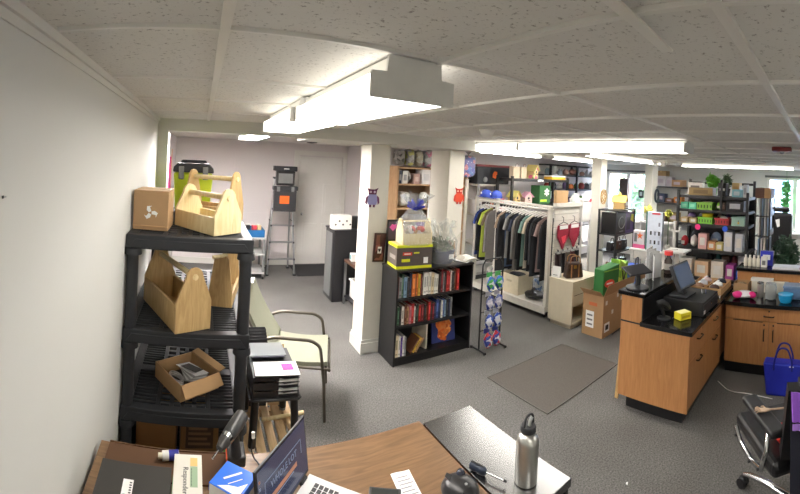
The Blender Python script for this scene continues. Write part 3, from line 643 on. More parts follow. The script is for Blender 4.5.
    obj('grip_stripe', MB().box(.0, .06, -.004, .004, .0335, .0355), BLACK, t); obj('shaft', MB().cyl((.0705, 0, .0175), (.15, 0, .0175), .0035, n=10), CHROME, t); obj('tip', MB().prism([(.1505, .014), (.162, .0155), (.162, .0195), (.1505, .021)], -.0035, .0035), BLACKM, t)
    p = PZ(524, 485, DZ); t = thing('water_bottle', 'brushed steel water bottle with a black sipper lid on the glossy black table', 'bottle', (p.x + .02, p.y + .01, z)); t.scale = (1.22, 1.22, .95)
    obj('body', MB().lathe([(.034, .001), (.0375, .004), (.0375, .165), (.036, .178), (.028, .195), (.023, .2), (.023, .206)], n=32), STEEL, t)
    obj('cap', MB().lathe([(.0245, .2065), (.0255, .21), (.0255, .228), (.023, .232)], n=24), BLACKP, t)
    obj('carry_loop', MB().tube([(-.021, 0, .2325), (-.017, 0, .262), (-.006, 0, .275), (.012, 0, .275), (.02, 0, .26), (.022, 0, .2325)], .0042, 8, round_=.01), BLACKP, t); obj('spout', MB().tube([(.0, -.004, .2325), (.002, -.004, .25), (.012, -.004, .262)], .0055, 8), P((170, 172, 172), rough=.3), t)
desk_goods()
# ------------------------------------------------------------------ slat bench, letter trays, armchair
def near_shelf():
    x0, x1, y0, y1, h = .315, .66, 1.72, 2.72, .30
    t = thing('slat_bench', 'low pale wooden slat bench between the plastic shelving and the desk', 'bench', (x0, y0, 0))
    w, d = x1 - x0, y1 - y0; n = 5; sw = .052
    for k in range(n):
        xc = sw / 2 + (w - sw) * k / (n - 1); obj('slat', MB().box(xc - sw / 2, xc + sw / 2, 0, d, h - .022, h), wood((190, 156, 112), (222, 192, 150), (28, 3, 28), .6, 'bench_slat') if k == 0 else bpy.data.materials['bench_slat'], t, .003)
    for y in (.12, d - .12): obj('cross_rail', MB().box(.01, w - .01, y - .02, y + .02, h - .062, h - .0225), bpy.data.materials['bench_slat'], t)
    for x in (.015, w - .055):
        for y in (.1, d - .14): obj('leg', MB().box(x, x + .04, y, y + .04, .001, h - .0625), bpy.data.materials['bench_slat'], t)
    # black stand on the bench
    X0, X1, Y0, Y1, zt = .345, .615, 2.2, 2.56, .60
    t = thing('black_stand', 'black metal stand on splayed legs standing on the slat bench', 'stand', (X0, Y0, h + .001)); H = zt - h; w, d = X1 - X0, Y1 - Y0
    obj('top', MB().box(0, w, 0, d, H - .02, H), BLACKM, t, .006)
    obj('rim', MB().tube([(0.0, -.012, H - .008), (w, -.012, H - .008), (w + .012, 0, H - .008), (w + .012, d, H - .008), (w, d + .012, H - .008), (0, d + .012, H - .008), (-.012, d, H - .008), (-.012, 0, H - .008)], .007, 8, True), BLACK, t)
    for x, dx in ((.02, -.01), (w - .02, .012)):
        for y, dy in ((.02, -.015), (d - .02, .015)):
            lg = obj('leg', MB().cyl((x + dx, y + dy, .02), (x, y, H - .0205), .023, n=12), BLACK, t); obj('foot', MB().cyl((x + dx, y + dy, .001), (x + dx, y + dy, .0195), .02, n=12), WHITE if y < .1 and x < .1 else GREYP, lg)
    p = PZ(262, 417, .33); q = PZ(303, 410, .33); t = thing('dowel', 'pale wooden dowel rod lying across the slat bench in front of the black stand', 'rod', (p.x, p.y, h + .014), math.atan2(q.y - p.y, q.x - p.x)); L = (q - p).length
    obj('rod', MB().cyl((0, 0, 0), (L, 0, 0), .0125, n=14), PINEL, t); obj('rod_end', MB().cyl((L + .0003, 0, 0), (L + .004, 0, 0), .0126, n=14), PINE, t)
    # letter trays
    z = zt + .002
    t = thing('letter_tray', 'stack of black letter trays holding white sheets on the black stand', 'letter tray', (X0, Y0, z))
    obj('front_wall', MB().prism([(.0, 0.001), (.15, .001), (.15, .12), (.0, .12)], .0, .006).box(0, .006, .006, d, .001, .12), BLACKM, t, .002)
    for k in range(5):
        zz = .002 + .026 * k; obj('tray', MB().box(.006, w, .0065, d, zz, zz + .004).prism([(w - .11, .0), (w - .09, -.014), (w, -.006), (w, .0)], zz + .004, zz + .008, 'XY'), BLACKM, t)
        if k < 4: obj('sheet_pile', MB().box(.012 if k else .012, w - .006, .012 - .012 * (k % 2), d - .02, zz + .0085, zz + .016), PAPER, t)
    obj('clear_lid', MB().box(.0, w - .04, .19, d, .146, .149).box(.0, .004, .19, d, .1355, .146).box(w - .044, w - .04, .19, d, .1355, .146), CLEARP, t); obj('grey_folder', MB().box(.02, w - .05, .2, d - .03, .1305, .135), P((96, 92, 110)), t)
    t = thing('paper', 'white sheet with a pink sticky note on top of the letter trays', 'paper', (X0 + .01, Y0 - .01, z + .134), -.04)
    obj('sheet', MB().box(0, w - .01, .0, .155, .0, .0015), PAPER, t); obj('sticky_note', MB().box(w - .1, w - .035, .045, .115, .0018, .0024, Matrix.Rotation(.05, 4, 'Z')), mat((250, 62, 158), .6), t)
    t = thing('file_holder', 'black step file holder with toothed edge behind the letter trays', 'file holder', (.335, 2.6, h + .001), 0); h2 = .46
    obj('box', MB().panel_open_box(0, .17, 0, .11, .001, h2 - .06, .004), BLACKM, t)
    for k in range(5):
        yy = .01 + .02 * k; obj('divider', MB().prism([(.006, .01), (.16, .01), (.16, h2 - .03 + .012 * k), (.15, h2 - .01 + .012 * k), (.02, h2 - .01 + .012 * k), (.006, h2 - .03 + .012 * k)], yy, yy + .003), BLACKM, t)
    t = thing('manila_cards', 'fan of manila cards beside the toothed black file holder', 'cards', (.515, 2.6, h + .001)); 
    for k in range(5): obj('card', MB().box(0, .1, .02 * k, .02 * k + .006, .001, .40 - .012 * k, Matrix.Rotation(-.1, 4, 'X')), P((222, 190, 140)), t)
    t = thing('yellow_case', 'yellow tool case on the floor behind the plastic shelving', 'case', (.36, 3.85, 0)); obj('body', MB().box(-.06, .16, -.12, .12, .001, .3), mat((224, 172, 36), .5), t, .012); obj('handle', MB().tube([(.0, -.05, .3005), (.0, -.05, .34), (.0, .05, .34), (.0, .05, .3005)], .01, round_=.02), BLACKP, t)
near_shelf()
def armchair():
    t = thing('armchair', 'sage green metal framed armchair beside the slat bench, facing the columns', 'armchair', (.875, 3.13, 0), -.33)
    fr = P((92, 86, 76), rough=.35, metal=.3)
    sf = MB().sheet(lambda u, v: (-.22 + .44 * u, -.24 + .48 * v, .43 - .02 * math.sin(PI * v) - .015 * math.sin(PI * u)), 10, 10, .03); obj('seat', sf, SAGE, t)
    bk = MB().sheet(lambda u, v: (-.215 - .26 * u - .02 * math.sin(PI * u), -.24 + .48 * v, .455 + .44 * u), 10, 8, .03); obj('backrest', bk, SAGE, t)
    for s in (-1, 1):
        y = s * .265
        obj('arm', MB().tube([(-.3, y, .57), (-.2, y, .61), (.09, y, .61), (.16, y, .57), (.2, y, .3), (.22, y, .001)], .0125, 8, round_=.06), fr, t)
        obj('leg', MB().tube([(-.32, y, .57), (-.25, y, .42), (-.3, y, .2), (-.34, y, .001)], .0125, 8, round_=.05), fr, t)
        obj('seat_rail', MB().cyl((-.26, y, .405), (.235, y, .4), .010), fr, t)
        obj('back_post', MB().tube([(-.25, y * .93, .42), (-.5, y * .93, .9)], .011, 8), fr, t)
    obj('front_rail', MB().cyl((.235, -.262, .39), (.235, .262, .39), .011), fr, t); obj('top_rail', MB().cyl((-.5, -.246, .9), (-.5, .246, .9), .011), fr, t)
    t2 = thing('paper_tag', 'white paper tag lying on top of the sage armchair back', 'paper', (.46, 3.36, .92), -.2); obj('sheet', MB().box(-.03, .03, -.09, .05, .001, .003), PAPER, t2)
armchair()
# ------------------------------------------------------------------ passage: ladder, cart, cabinet, low shelf
def passage():
    x0, x1, yf, yb, H = 1.18, 1.62, 6.52, 6.95, 1.62
    t = thing('step_ladder', 'aluminium step ladder standing left of the white panelled door', 'ladder', (1.4, 6.52, 0))
    for s in (-1, 1):
        obj('rail', MB().cyl((s * .235, 0, .001), (s * .15, .17, H), .016), ALU, t); obj('rear_leg', MB().cyl((s * .215, .45, .001), (s * .14, .2, H - .05), .013), ALU, t)
        for y, r in ((0, .235), (.45, .215)): obj('foot', MB().box(s * r - .025, s * r + .025, y - .03, y + .03, .0005, .025), BLACKP, t)
    for k in range(5):
        z = .28 * (k + 1); w = .235 - .085 * z / H; y = .17 * z / H
        obj('tread', MB().box(-w, w, y - .03, y + .06, z - .015, z), ALU, t)
        for s in (-1, 1): obj('bracket', MB().box(s * w - .012, s * w + .012, y - .034, y + .0, z - .022, z + .006), BLACKP, t)
    for s in (-1, 1): obj('spreader', MB().cyl((s * .19, .10, .9), (s * .19, .32, .9), .007), BLACKP, t)
    obj('top_cap', MB().box(-.17, .17, .12, .26, H, H + .03), BLACKP, t, .006)
    # tool boxes hung on the ladder
    t = thing('tool_case', 'black case with an orange badge set on the ladder, lower of two', 'case', (1.38, 6.42, 1.1))
    obj('body', MB().box(-.19, .19, -.05, .02, .001, .35), BLACKP, t, .01); obj('lid_band', MB().box(-.21, .21, -.06, .02, .3505, .42), BLACKP, t, .01); obj('badge', MB().box(-.09, .07, -.054, -.0505, .13, .26), mat((246, 108, 40), .4), t, .001)
    for s in (-1, 1): obj('latch', MB().box(s * .12 - .025, s * .12 + .025, -.066, -.0605, .33, .41), GREYP, t)
    obj('hook', MB().box(-.1, .1, .0205, .18, .3, .33), BLACKP, t)
    t = thing('tool_case', 'open topped black case on the ladder above the one with the orange badge', 'case', (1.38, 6.42, 1.525))
    obj('body', MB().prism([(-.15, .001), (.15, .001), (.16, .24), (-.16, .24)], -.02, .08), BLACK, t, .01); obj('rim', MB().box(-.2, .19, -.035, .08, .2405, .32), BLACKP, t, .008); obj('recess', MB().box(-.12, .12, -.0245, -.0205, .04, .2), GREYP, t); obj('hook', MB().box(-.08, .08, .0805, .18, .1, .12), BLACKP, t); obj('white_mark', MB().box(-.04, .05, -.0365, -.0355, .27, .285), WHITE, t)
    # steel cart with a blue tray of odds and ends
    cx, cy, cz = .80, 6.45, .68
    t = thing('utility_cart', 'grey metal utility cart against the passage wall left of the ladder', 'cart', (.78, 6.55, 0))
    for z in (.12, .42, .68): obj('shelf', MB().box(-.3, .3, -.25, .25, z - .03, z), P((190, 190, 188), rough=.4), t, .004)
    for x in (-.28, .28):
        for y in (-.23, .23): obj('leg', MB().box(x - .018, x + .018, y - .018, y + .018, .05, .65), GREYP, t); obj('caster', MB().cyl((x - .012, y, .026), (x + .012, y, .026), .025, n=14), BLACK, t)
    z = .682
    t = thing('blue_tray', 'blue plastic tray of mixed goods on the grey utility cart', 'tray', (.86, 6.5, z)); obj('tray', MB().panel_open_box(-.2, .2, -.2, .2, .001, .12, .005), mat((30, 96, 150), .4), t, .003)
    for k, (c, lab) in enumerate((((228, 222, 210), 'white'), ((40, 40, 44), 'black'), ((214, 70, 84), 'red'), ((232, 206, 160), 'tan'))):
        g = thing('packet', '%s packet piled in the blue tray on the utility cart' % lab, 'packet', ((.72 + .09 * k), 6.42 + .14 * (k % 2), z + .01), .1 * k, 'packets in the blue tray'); obj('pouch', MB().box(-.035, .035, -.05, .05, .001, .17 - .02 * (k % 2)), mat(c, .5), g, .012); obj('seal', MB().box(-.03, .03, -.006, .006, .1705 - .02 * (k % 2), .185 - .02 * (k % 2)), WHITE, g)
    t = thing('white_packet', 'white and black packet lying left of the blue tray on the cart', 'packet', (.56, 6.5, z)); obj('pouch', MB().box(-.08, .06, -.1, .1, .001, .09), WHITE, t, .01); obj('printed_band', MB().box(-.0815, -.0805, -.09, .09, .02, .05), INK, t)
    # spray bottle, green basket seen through the plastic shelf
    t = thing('detergent_bottle', 'red and white detergent bottle on the passage floor, seen past the plastic shelving', 'bottle', (.34, 4.45, .56)); t.location.z = .001
    obj('body', MB().lathe([(.06, .001), (.07, .02), (.07, .32), (.03, .42), (.03, .46)], n=18), WHITE, t); obj('label_band', MB().lathe([(.0712, .1), (.0712, .26)], n=18), mat((206, 44, 66), .5), t); obj('cap', MB().cyl((0, 0, .4605), (0, 0, .51), .032, n=16), mat((206, 44, 66), .4), t)
    t = thing('green_basket', 'lime green slotted basket on the passage floor, seen past the plastic shelving', 'basket', (.40, 4.75, 0)); m = MB().panel_open_box(-.09, .09, -.12, .12, .001, .2, .006); obj('basket', m, mat((126, 200, 70), .45), t)
    for k in range(4): obj('slot', MB().box(-.07 + .04 * k, -.05 + .04 * k, -.1215, -.1203, .05, .15), P((60, 110, 40)), t)
    # black cabinet with a white box on top, low shelf with bins
    t = thing('black_cabinet', 'tall narrow black cabinet in the passage right of the door', 'cabinet', (1.86, 5.2, 0))
    obj('body', MB().box(0, .85, .002, .4, .002, .99), BLACKM, t, .004); obj('top_panel', MB().box(-.01, .86, -.008, .41, .9905, 1.01), BLACK, t); obj('back_rib', MB().box(-.004, -.0005, .1, .38, .05, .95), GREYP, t)
    t = thing('printed_box', 'white box with black figures on top of the tall black cabinet', 'box', (2.0, 5.32, 1.0115)); obj('body', MB().box(-.16, .12, -.07, .07, .001, .2), WHITE, t, .003)
    for k in range(5): obj('figure', MB().cyl((-.12 + .055 * k, -.0703, .07 + .05 * (k % 2)), (-.12 + .055 * k, -.0712, .07 + .05 * (k % 2)), .014, n=8), INK, t)
    t = thing('black_jar', 'black jar beside the white box on the tall black cabinet', 'jar', (2.2, 5.34, 1.0115)); obj('body', MB().cyl((0, 0, .001), (0, 0, .15), .055, n=16), BLACK, t); obj('lid', MB().cyl((0, 0, .1505), (0, 0, .175), .058, n=16), BLACKP, t)
    X0, Y0 = 2.0, 4.5
    t = thing('low_shelf', 'low open shelf with a dark wooden top behind the column', 'shelf', (X0, Y0, 0))
    obj('top_board', MB().box(0, .45, 0, .66, .58, .62), wood((70, 46, 36), (100, 70, 56), (5, 40, 40), .4, 'dark_wood'), t, .003); obj('lower_board', MB().box(.01, .45, .02, .64, .1, .12), BLACKM, t)
    for x in (.0, .42):
        for y in (.01, .62): obj('leg', MB().box(x, x + .03, y, y + .03, .001, .579), ALU, t)
    for k, (yy, lab) in enumerate(((.18, 'nearer'), (.46, 'farther'))):
        g = thing('white_bin', 'white plastic bin under the low shelf, the %s of two' % lab, 'bin', (X0 + .22, Y0 + yy, .1215), 0, 'white bins'); b = MB(); b.panel_open_box(-.15, .15, -.11, .11, .001, .24, .004); obj('bin', b, P((222, 222, 220), rough=.35), g); obj('rim', MB().box(-.165, -.151, -.125, .125, .225, .245).box(.151, .165, -.125, .125, .225, .245).box(-.151, .151, -.125, -.111, .225, .245).box(-.151, .151, .111, .125, .225, .245), WHITE, g)
    for k, (c, dx, dy, h, lab) in enumerate((((236, 238, 232), .10, .52, .1, 'white and teal carton at the far end of'), ((232, 226, 214), .14, .36, .16, 'tall white carton in the middle of'), ((238, 176, 160), .12, .18, .13, 'pink and white carton at the near end of'), ((220, 216, 200), .3, .3, .19, 'cream carton toward the rear of'))):
        g = carton('small_carton', '%s the low shelf top' % lab, (X0 + dx, Y0 + dy, .6215), (.12, .11, h), .15 * (k - 1), mat(c, .5), tape=False, grp='cartons on the low shelf'); obj('label_panel', MB().box(-.0612, -.0602, -.04, .04, .02, h - .02), mat(((130, 190, 190), (200, 170, 150), (220, 70, 80), (150, 140, 120))[k], .5), g)
passage()
# ------------------------------------------------------------------ bookcase and its books
ORD = 'first second third fourth fifth sixth seventh eighth ninth tenth eleventh twelfth thirteenth fourteenth fifteenth sixteenth seventeenth eighteenth nineteenth twentieth twenty-first twenty-second twenty-third twenty-fourth twenty-fifth twenty-sixth twenty-seventh twenty-eighth'.split()
BX0, BX1, BY0, BY1, BH = 1.865, 2.81, 3.37, 3.70, .94
def bookcase():
    t = thing('bookcase', 'black three shelf bookcase standing in front of the two cream columns', 'bookcase', (BX0, BY0, 0)); w, d = BX1 - BX0, BY1 - BY0; k = .022
    for x in (0, w - k): obj('side_panel', MB().box(x, x + k, 0, d, .001, BH - .0225), BLACK, t, .001)
    obj('top', MB().box(-.006, w + .006, -.006, d, BH - .022, BH), BLACK, t, .002)
    for z in (.08, .385, .655): obj('shelf', MB().box(k + .0005, w - k - .0005, .004, d - .006, z - .022, z), BLACK, t, .001)
    obj('back_panel', MB().box(k, w - k, d - .0055, d, .05, BH - .0225), mat((20, 20, 21), .6), t); obj('plinth', MB().box(k + .0005, w - k - .0005, .012, .03, .001, .0575), BLACK, t)
bookcase()
NAMES = {'w': ('white', (226, 224, 216)), 'c': ('cream', (222, 206, 170)), 'r': ('red', (160, 40, 38)), 'b': ('blue', (52, 74, 130)), 'n': ('navy', (34, 42, 72)), 'k': ('black', (32, 32, 34)), 'o': ('orange', (206, 112, 50)),
         'y': ('yellow', (214, 176, 70)), 'g': ('grey', (142, 146, 146)), 't': ('tan', (176, 140, 104)), 'p': ('purple', (76, 52, 128)), 'm': ('maroon', (106, 34, 40)), 'e': ('green', (60, 96, 72)), 's': ('brown', (104, 66, 46)), 'l': ('pale blue', (130, 160, 186)), 'i': ('pink', (206, 130, 140))}
def book(label, x, y, z, th, h, dp, key, rz=0, lean=0, grp=None):
    c = NAMES[key][1]; t = thing('book', label, 'book', (x, y, z), 0, grp); t.rotation_euler = (0, lean, rz)
    m = mat(c, .45, scale=60, var=.1); b = .002
    sp = obj('cover', MB().box(0, th, 0, b, .0, h).box(0, b, b, dp, 0, h).box(th - b, th, b, dp, 0, h), m, t)
    obj('pages', MB().box(b + .0003, th - b - .0003, b + .0003, dp - .004, .004, h - .004), CREAM, t)
    tc = tuple(min(255, int(v * 1.15 + 34)) for v in c) if sum(c) < 420 else tuple(int(v * .72) for v in c)
    obj('spine_title', MB().box(th * .25, th * .75, -.0008, -.0002, h * .35, h * .8).box(th * .2, th * .8, -.0008, -.0002, h * .1, h * .16), mat(tc, .6), sp)
    return t
def shelf_books(seq, z, hmax, where, x, grp, R, yoff=.03):
    for i, (k, th) in enumerate(seq):
        h = hmax * R.uniform(.82, 1.0); dp = R.uniform(.13, .19)
        book('%s book, %s from left on the bookcase %s shelf' % (NAMES[k][0], ORD[i], where), x, BY0 + yoff + R.uniform(0, .02), z + .001, th, h, dp, k, 0, 0, grp)
        x += th + .0015
        if i in GAPS.get(where, ()): x += .012
    return x
GAPS = {'top': (10, 16)}
R1 = random.Random(4)
tp = [('r', .018), ('g', .032), ('e', .02), ('l', .034), ('k', .03), ('n', .026), ('o', .036), ('s', .014), ('o', .016), ('y', .022), ('m', .026), ('w', .036), ('w', .028), ('w', .026), ('c', .03), ('w', .022), ('w', .03), ('k', .024), ('m', .024), ('g', .014), ('k', .022), ('r', .03), ('r', .026), ('w', .012), ('k', .03), ('s', .03), ('r', .032)]
shelf_books(tp, .655, .235, 'top', BX0 + .028, 'books on the top shelf', R1)
md = [('g', .018), ('e', .022), ('k', .018), ('w', .03), ('s', .026), ('t', .03), ('i', .02), ('r', .03), ('w', .014), ('k', .024), ('e', .02), ('r', .026), ('m', .03), ('k', .02), ('s', .024), ('r', .026), ('k', .02), ('m', .026), ('n', .026), ('b', .036), ('n', .02), ('w', .02), ('b', .026), ('l', .02), ('k', .026), ('n', .018), ('g', .02)]
shelf_books(md, .385, .2, 'middle', BX0 + .028, 'books on the middle shelf', R1)
def bottom_shelf():
    z = .081; x = BX0 + .028
    for i, (k, th, h, ln) in enumerate((('c', .036, .21, 0), ('w', .022, .2, -.0), ('p', .02, .19, 0), ('w', .018, .2, 0), ('g', .02, .185, 0))):
        book('%s book, %s from left among the upright ones on the bookcase bottom shelf' % (NAMES[k][0], ORD[i]), x, BY0 + .02, z, th, h, .16, k, 0, 0, 'upright books on the bottom shelf'); x += th + .002
    for i, (k, th) in enumerate((('s', .018), ('y', .02), ('t', .02))):
        book('%s book leaning over at a slant on the bookcase bottom shelf' % NAMES[k][0], x + .05 + .03 * i, BY0 + .03, z + .0015 + th * math.sin(.62), th, .17 - .008 * i, .14, k, 0, .62 - 1.24 * 0, 'slanting books')
    t = thing('hardback', 'large pale hardback standing open at an angle on the bookcase bottom shelf', 'book', (BX0 + .41, BY0 + .06, z + .001), .3)
    obj('cover', MB().box(0, .02, 0, .2, .0, .255), mat((214, 206, 190), .5), t); obj('cover_picture', MB().box(.0205, .0215, .02, .18, .03, .2), patch([(60, 44, 40), (150, 70, 50), (196, 190, 180), (40, 40, 50)], 14, .5, 'picture_a'), t)
    t = thing('picture_book', 'large orange and blue picture book facing front on the bookcase bottom shelf', 'book', (BX0 + .53, BY0 + .12, z + .005), .0); t.rotation_euler = (-.14, 0, -.06)
    obj('cover', MB().box(0, .29, 0, .018, .0, .27), mat((44, 58, 120), .35), t)
    f = MB()
    for q, (cx, cz, r) in enumerate(((.13, .16, .075), (.17, .11, .06), (.11, .09, .045), (.19, .19, .05), (.14, .05, .04), (.09, .2, .035))):
        f.prism([(cx + r * (1 + .22 * math.sin(3 * a + q)) * math.cos(a), cz + r * (1 + .22 * math.sin(3 * a + q)) * math.sin(a)) for a in [2 * PI * i / 18 for i in range(18)]], -.0012 - .0002 * q, -.0003)
    obj('cover_picture', f, patch([(226, 106, 40), (240, 140, 60), (198, 80, 30), (250, 170, 90)], 30, .5, 'orange_print', True), t); obj('title_band', MB().box(.02, .26, -.0025, -.0016, .235, .262), mat((70, 30, 20), .5), t)
bottom_shelf()
# ------------------------------------------------------------------ on and beside the bookcase
def bow(mb, c, r, n, seed, th=.014):
    R = random.Random(seed)
    for k in range(n):
        a = 2 * PI * k / n + R.uniform(-.2, .2); e = R.uniform(-.2, .9); d = Vector((math.cos(a) * math.cos(e), math.sin(a) * math.cos(e), math.sin(e))); u = d.orthogonal().normalized()
        mb.sheet(lambda q, v, d=d, u=u: Vector(c) + d * r * math.sin(PI * q * .5 + .0) * (1 if q < .5 else 1) * (q if q < .5 else 1 - q) * 2.6 + Vector((0, 0, .35 * r * math.sin(PI * q))) + u * th * (v - .5) * 2, 8, 1, .0015)
    return mb
def cello_wrap(mb, r0, h0, r1, h1, r2, h2, n=26, seed=1):
    R = random.Random(seed); ph = R.uniform(0, 6)
    prof = [(r0, .0), (r0 * 1.03, h0 * .5), (r0, h0), (r1, h1), (r2 * .7, h1 + (h2 - h1) * .5), (r2, h2)]
    vs = []
    for i, (r, z) in enumerate(prof):
        am = (.02, .05, .1, .22, .3, .38)[i]
        for k in range(n):
            a = 2 * PI * k / n; q = r * (1 + am * math.sin(7 * a + ph + i) * .6 + am * math.sin(11 * a - i) * .4); vs.append((q * math.cos(a), q * math.sin(a), z + (.03 * math.sin(5 * a + ph) if i == 5 else 0)))
    m = len(prof); mb.add(vs, [(i * n + k, i * n + (k + 1) % n, (i + 1) * n + (k + 1) % n, (i + 1) * n + k) for i in range(m - 1) for k in range(n)], True); return mb
def bookcase_top():
    z = BH + .001
    t = thing('power_tool_carton', 'dark grey carton with lime green edges on top of the bookcase, left side', 'box', (2.075, 3.512, z), -.1); w, e, h = .195, .12, .235
    obj('body', MB().box(-w, w, -e, e, .03, h - .025), mat((84, 76, 72), .5, var=.08, scale=30), t); LM = mat((212, 220, 40), .45)
    obj('lower_band', MB().box(-w - .001, w + .001, -e - .001, e + .001, .001, .0295), LM, t); obj('upper_band', MB().box(-w - .001, w + .001, -e - .001, e + .001, h - .0245, h), LM, t)
    obj('top_face', MB().box(-w + .012, w - .03, -e + .02, e - .012, h + .0005, h + .0012), mat((206, 186, 140), .5), t); obj('red_print', MB().box(-.13, -.03, -e - .0022, -e - .0004, .135, .165), mat((206, 62, 40), .5), t)
    obj('lime_print', MB().box(-.14, -.05, -e - .0012, -e - .0004, .07, .1), LM, t); obj('lime_print', MB().box(-.01, .05, -e - .0012, -e - .0004, .15, .165), LM, t); obj('label_panel', MB().box(.1, .15, -e - .0014, -e - .0004, .05, .11), PAPER, t)
    obj('white_print', MB().box(-.115, -.045, -e - .0032, -e - .0023, .145, .155), WHITE, t); obj('side_print', MB().box(-w - .0014, -w - .0004, -.09, .06, .09, .13), mat((150, 146, 140), .5), t)
    # gift baskets
    zz = z + h + .0015
    t = thing('gift_basket', 'cellophane wrapped wooden gift caddy with a blue bow on the lime edged carton', 'gift basket', (2.10, 3.49, zz), -.1)
    hs = MB().prism([(-.15, .003), (.15, .003), (.15, .11), (-.15, .11)], -.09, -.078).prism([(-.15, .003), (.15, .003), (.15, .11), (-.15, .11)], .078, .09)
    obj('caddy_side', hs, PINEL, t)
    for x in (-.162, .15): obj('caddy_end', MB().prism([(-.09, .003), (.09, .003), (.09, .12), (.03, .25), (-.03, .25), (-.09, .12)], x, x + .012, 'YZ'), PINEL, t)
    obj('caddy_rod', MB().cyl((-.17, 0, .225), (.17, 0, .225), .011), PINEL, t)
    ft = MB(); R = random.Random(3)
    for k in range(7): ft.ball((R.uniform(-.11, .11), R.uniform(-.05, .05), .1 + R.uniform(0, .05)), R.uniform(.03, .05), 10, .15, k)
    obj('contents', ft, patch([(206, 196, 180), (196, 70, 50), (60, 60, 66), (230, 226, 220), (190, 150, 90), (90, 110, 70)], 22, .5, 'gift_goods'), t); obj('red_apple', MB().ball((.06, -.06, .15), .03, 12, .03), mat((206, 66, 46), .35), t)
    obj('wrap', cello_wrap(MB(), .175, .2, .05, .36, .15, .5, seed=2), CELLO, t); obj('bow', bow(MB(), (0, -.02, .34), .105, 16, 5, .016), mat((30, 40, 180), .3), t)
    t = thing('gift_planter', 'round blue planter of greenery wrapped in clear film on the bookcase top', 'gift basket', (2.485, 3.54, z))
    obj('planter', MB().lathe([(.11, .001), (.13, .02), (.14, .12), (.148, .125), (.148, .14), (.13, .14), (.12, .11)], n=28), mat((30, 46, 84), .5, scale=80, bump=.3), t); obj('tag', MB().box(.0, .06, -.152, -.150, .06, .11), PAPER, t)
    obj('greenery', leafy(MB(), (0, 0, .2), (.14, .14, .1), 120, .04, 8), mat((110, 120, 92), .6), t)
    pl = MB(); R = random.Random(9)
    for k in range(26):
        a = R.uniform(0, 6.28); e = R.uniform(.6, 1.5); L = R.uniform(.22, .42); d = Vector((math.cos(a) * math.cos(e) * .6, math.sin(a) * math.cos(e) * .4, math.sin(e))); u = d.orthogonal().normalized(); b0 = Vector((R.uniform(-.03, .1), R.uniform(-.05, .05), .15))
        pl.sheet(lambda q, v, d=d, u=u, L=L, b0=b0: b0 + d * L * q + u * (.022 * math.sin(PI * min(1, q * .9 + .1)) + .003) * (v - .5) * 2 + Vector((0, 0, -.05 * q * q)), 6, 2, .0015)
    obj('feather_plumes', pl, mat((232, 228, 214), .7), t); obj('wrap', cello_wrap(MB(), .16, .24, .11, .32, .14, .43, seed=6), CELLO, t)
    t = thing('tan_packet', 'small tan packet standing right of the blue planter on the bookcase', 'packet', (2.72, 3.655, z), .1); obj('pouch', MB().box(-.03, .03, -.015, .015, .001, .19), mat((206, 160, 116), .5), t, .006); obj('printed_band', MB().box(-.031, -.0302, -.01, .01, .05, .12), WHITE, t)
    t = thing('magazine_pile', 'spread magazines lying at the right end of the bookcase top', 'magazines', (2.735, 3.47, z), 0)
    for k in range(3): obj('magazine', MB().sheet(lambda u, v, k=k: (-.06 + .02 * k + .19 * u, -.1 + .2 * v, .006 + .006 * k + .03 * math.sin(PI * u) * (1 if k else .3)), 8, 4, .003), (PAPER, P((206, 200, 186)), WHITE)[k], t, rot=(0, 0, .3 - .25 * k))
    # framed pictures by the column
    p = PY(377, 248, 3.45)
    p = PY(378, 262, 3.708); t = thing('framed_picture', 'dark red framed picture hung low on the column, left of the lime edged carton', 'picture', (p.x, 3.705, p.z), 0); t.rotation_euler = (0, .05, 0)
    obj('frame', MB().box(-.065, .065, 0, .018, .001, .30), mat((60, 26, 26), .4), t, .003); obj('picture', MB().box(-.045, .045, -.0012, -.0003, .02, .28), patch([(110, 40, 40), (70, 30, 34), (150, 90, 80)], 10, .4, 'red_picture', True), t); obj('white_figure', MB().box(-.02, .025, -.002, -.0014, .09, .16), PAPER, t); obj('dark_heart', MB().prism([(0, .1), (.016, .13), (.008, .145), (0, .135), (-.008, .145), (-.016, .13)], -.0028, -.0021), INK, t)
    t = thing('framed_picture', 'black framed picture with a pink heart standing behind the gift caddy', 'picture', (1.955, 3.684, z), 0)
    obj('frame', MB().box(-.065, .09, 0, .014, .001, .45), BLACK, t, .003); obj('picture', MB().box(-.05, .075, -.0012, -.0003, .24, .43), P((84, 70, 84)), t); obj('pink_heart', MB().prism([(0, .33), (.045, .37), (.035, .405), (.012, .395), (-.012, .405), (-.04, .37)], -.0022, -.0014), mat((240, 110, 176), .5), t)
bookcase_top()
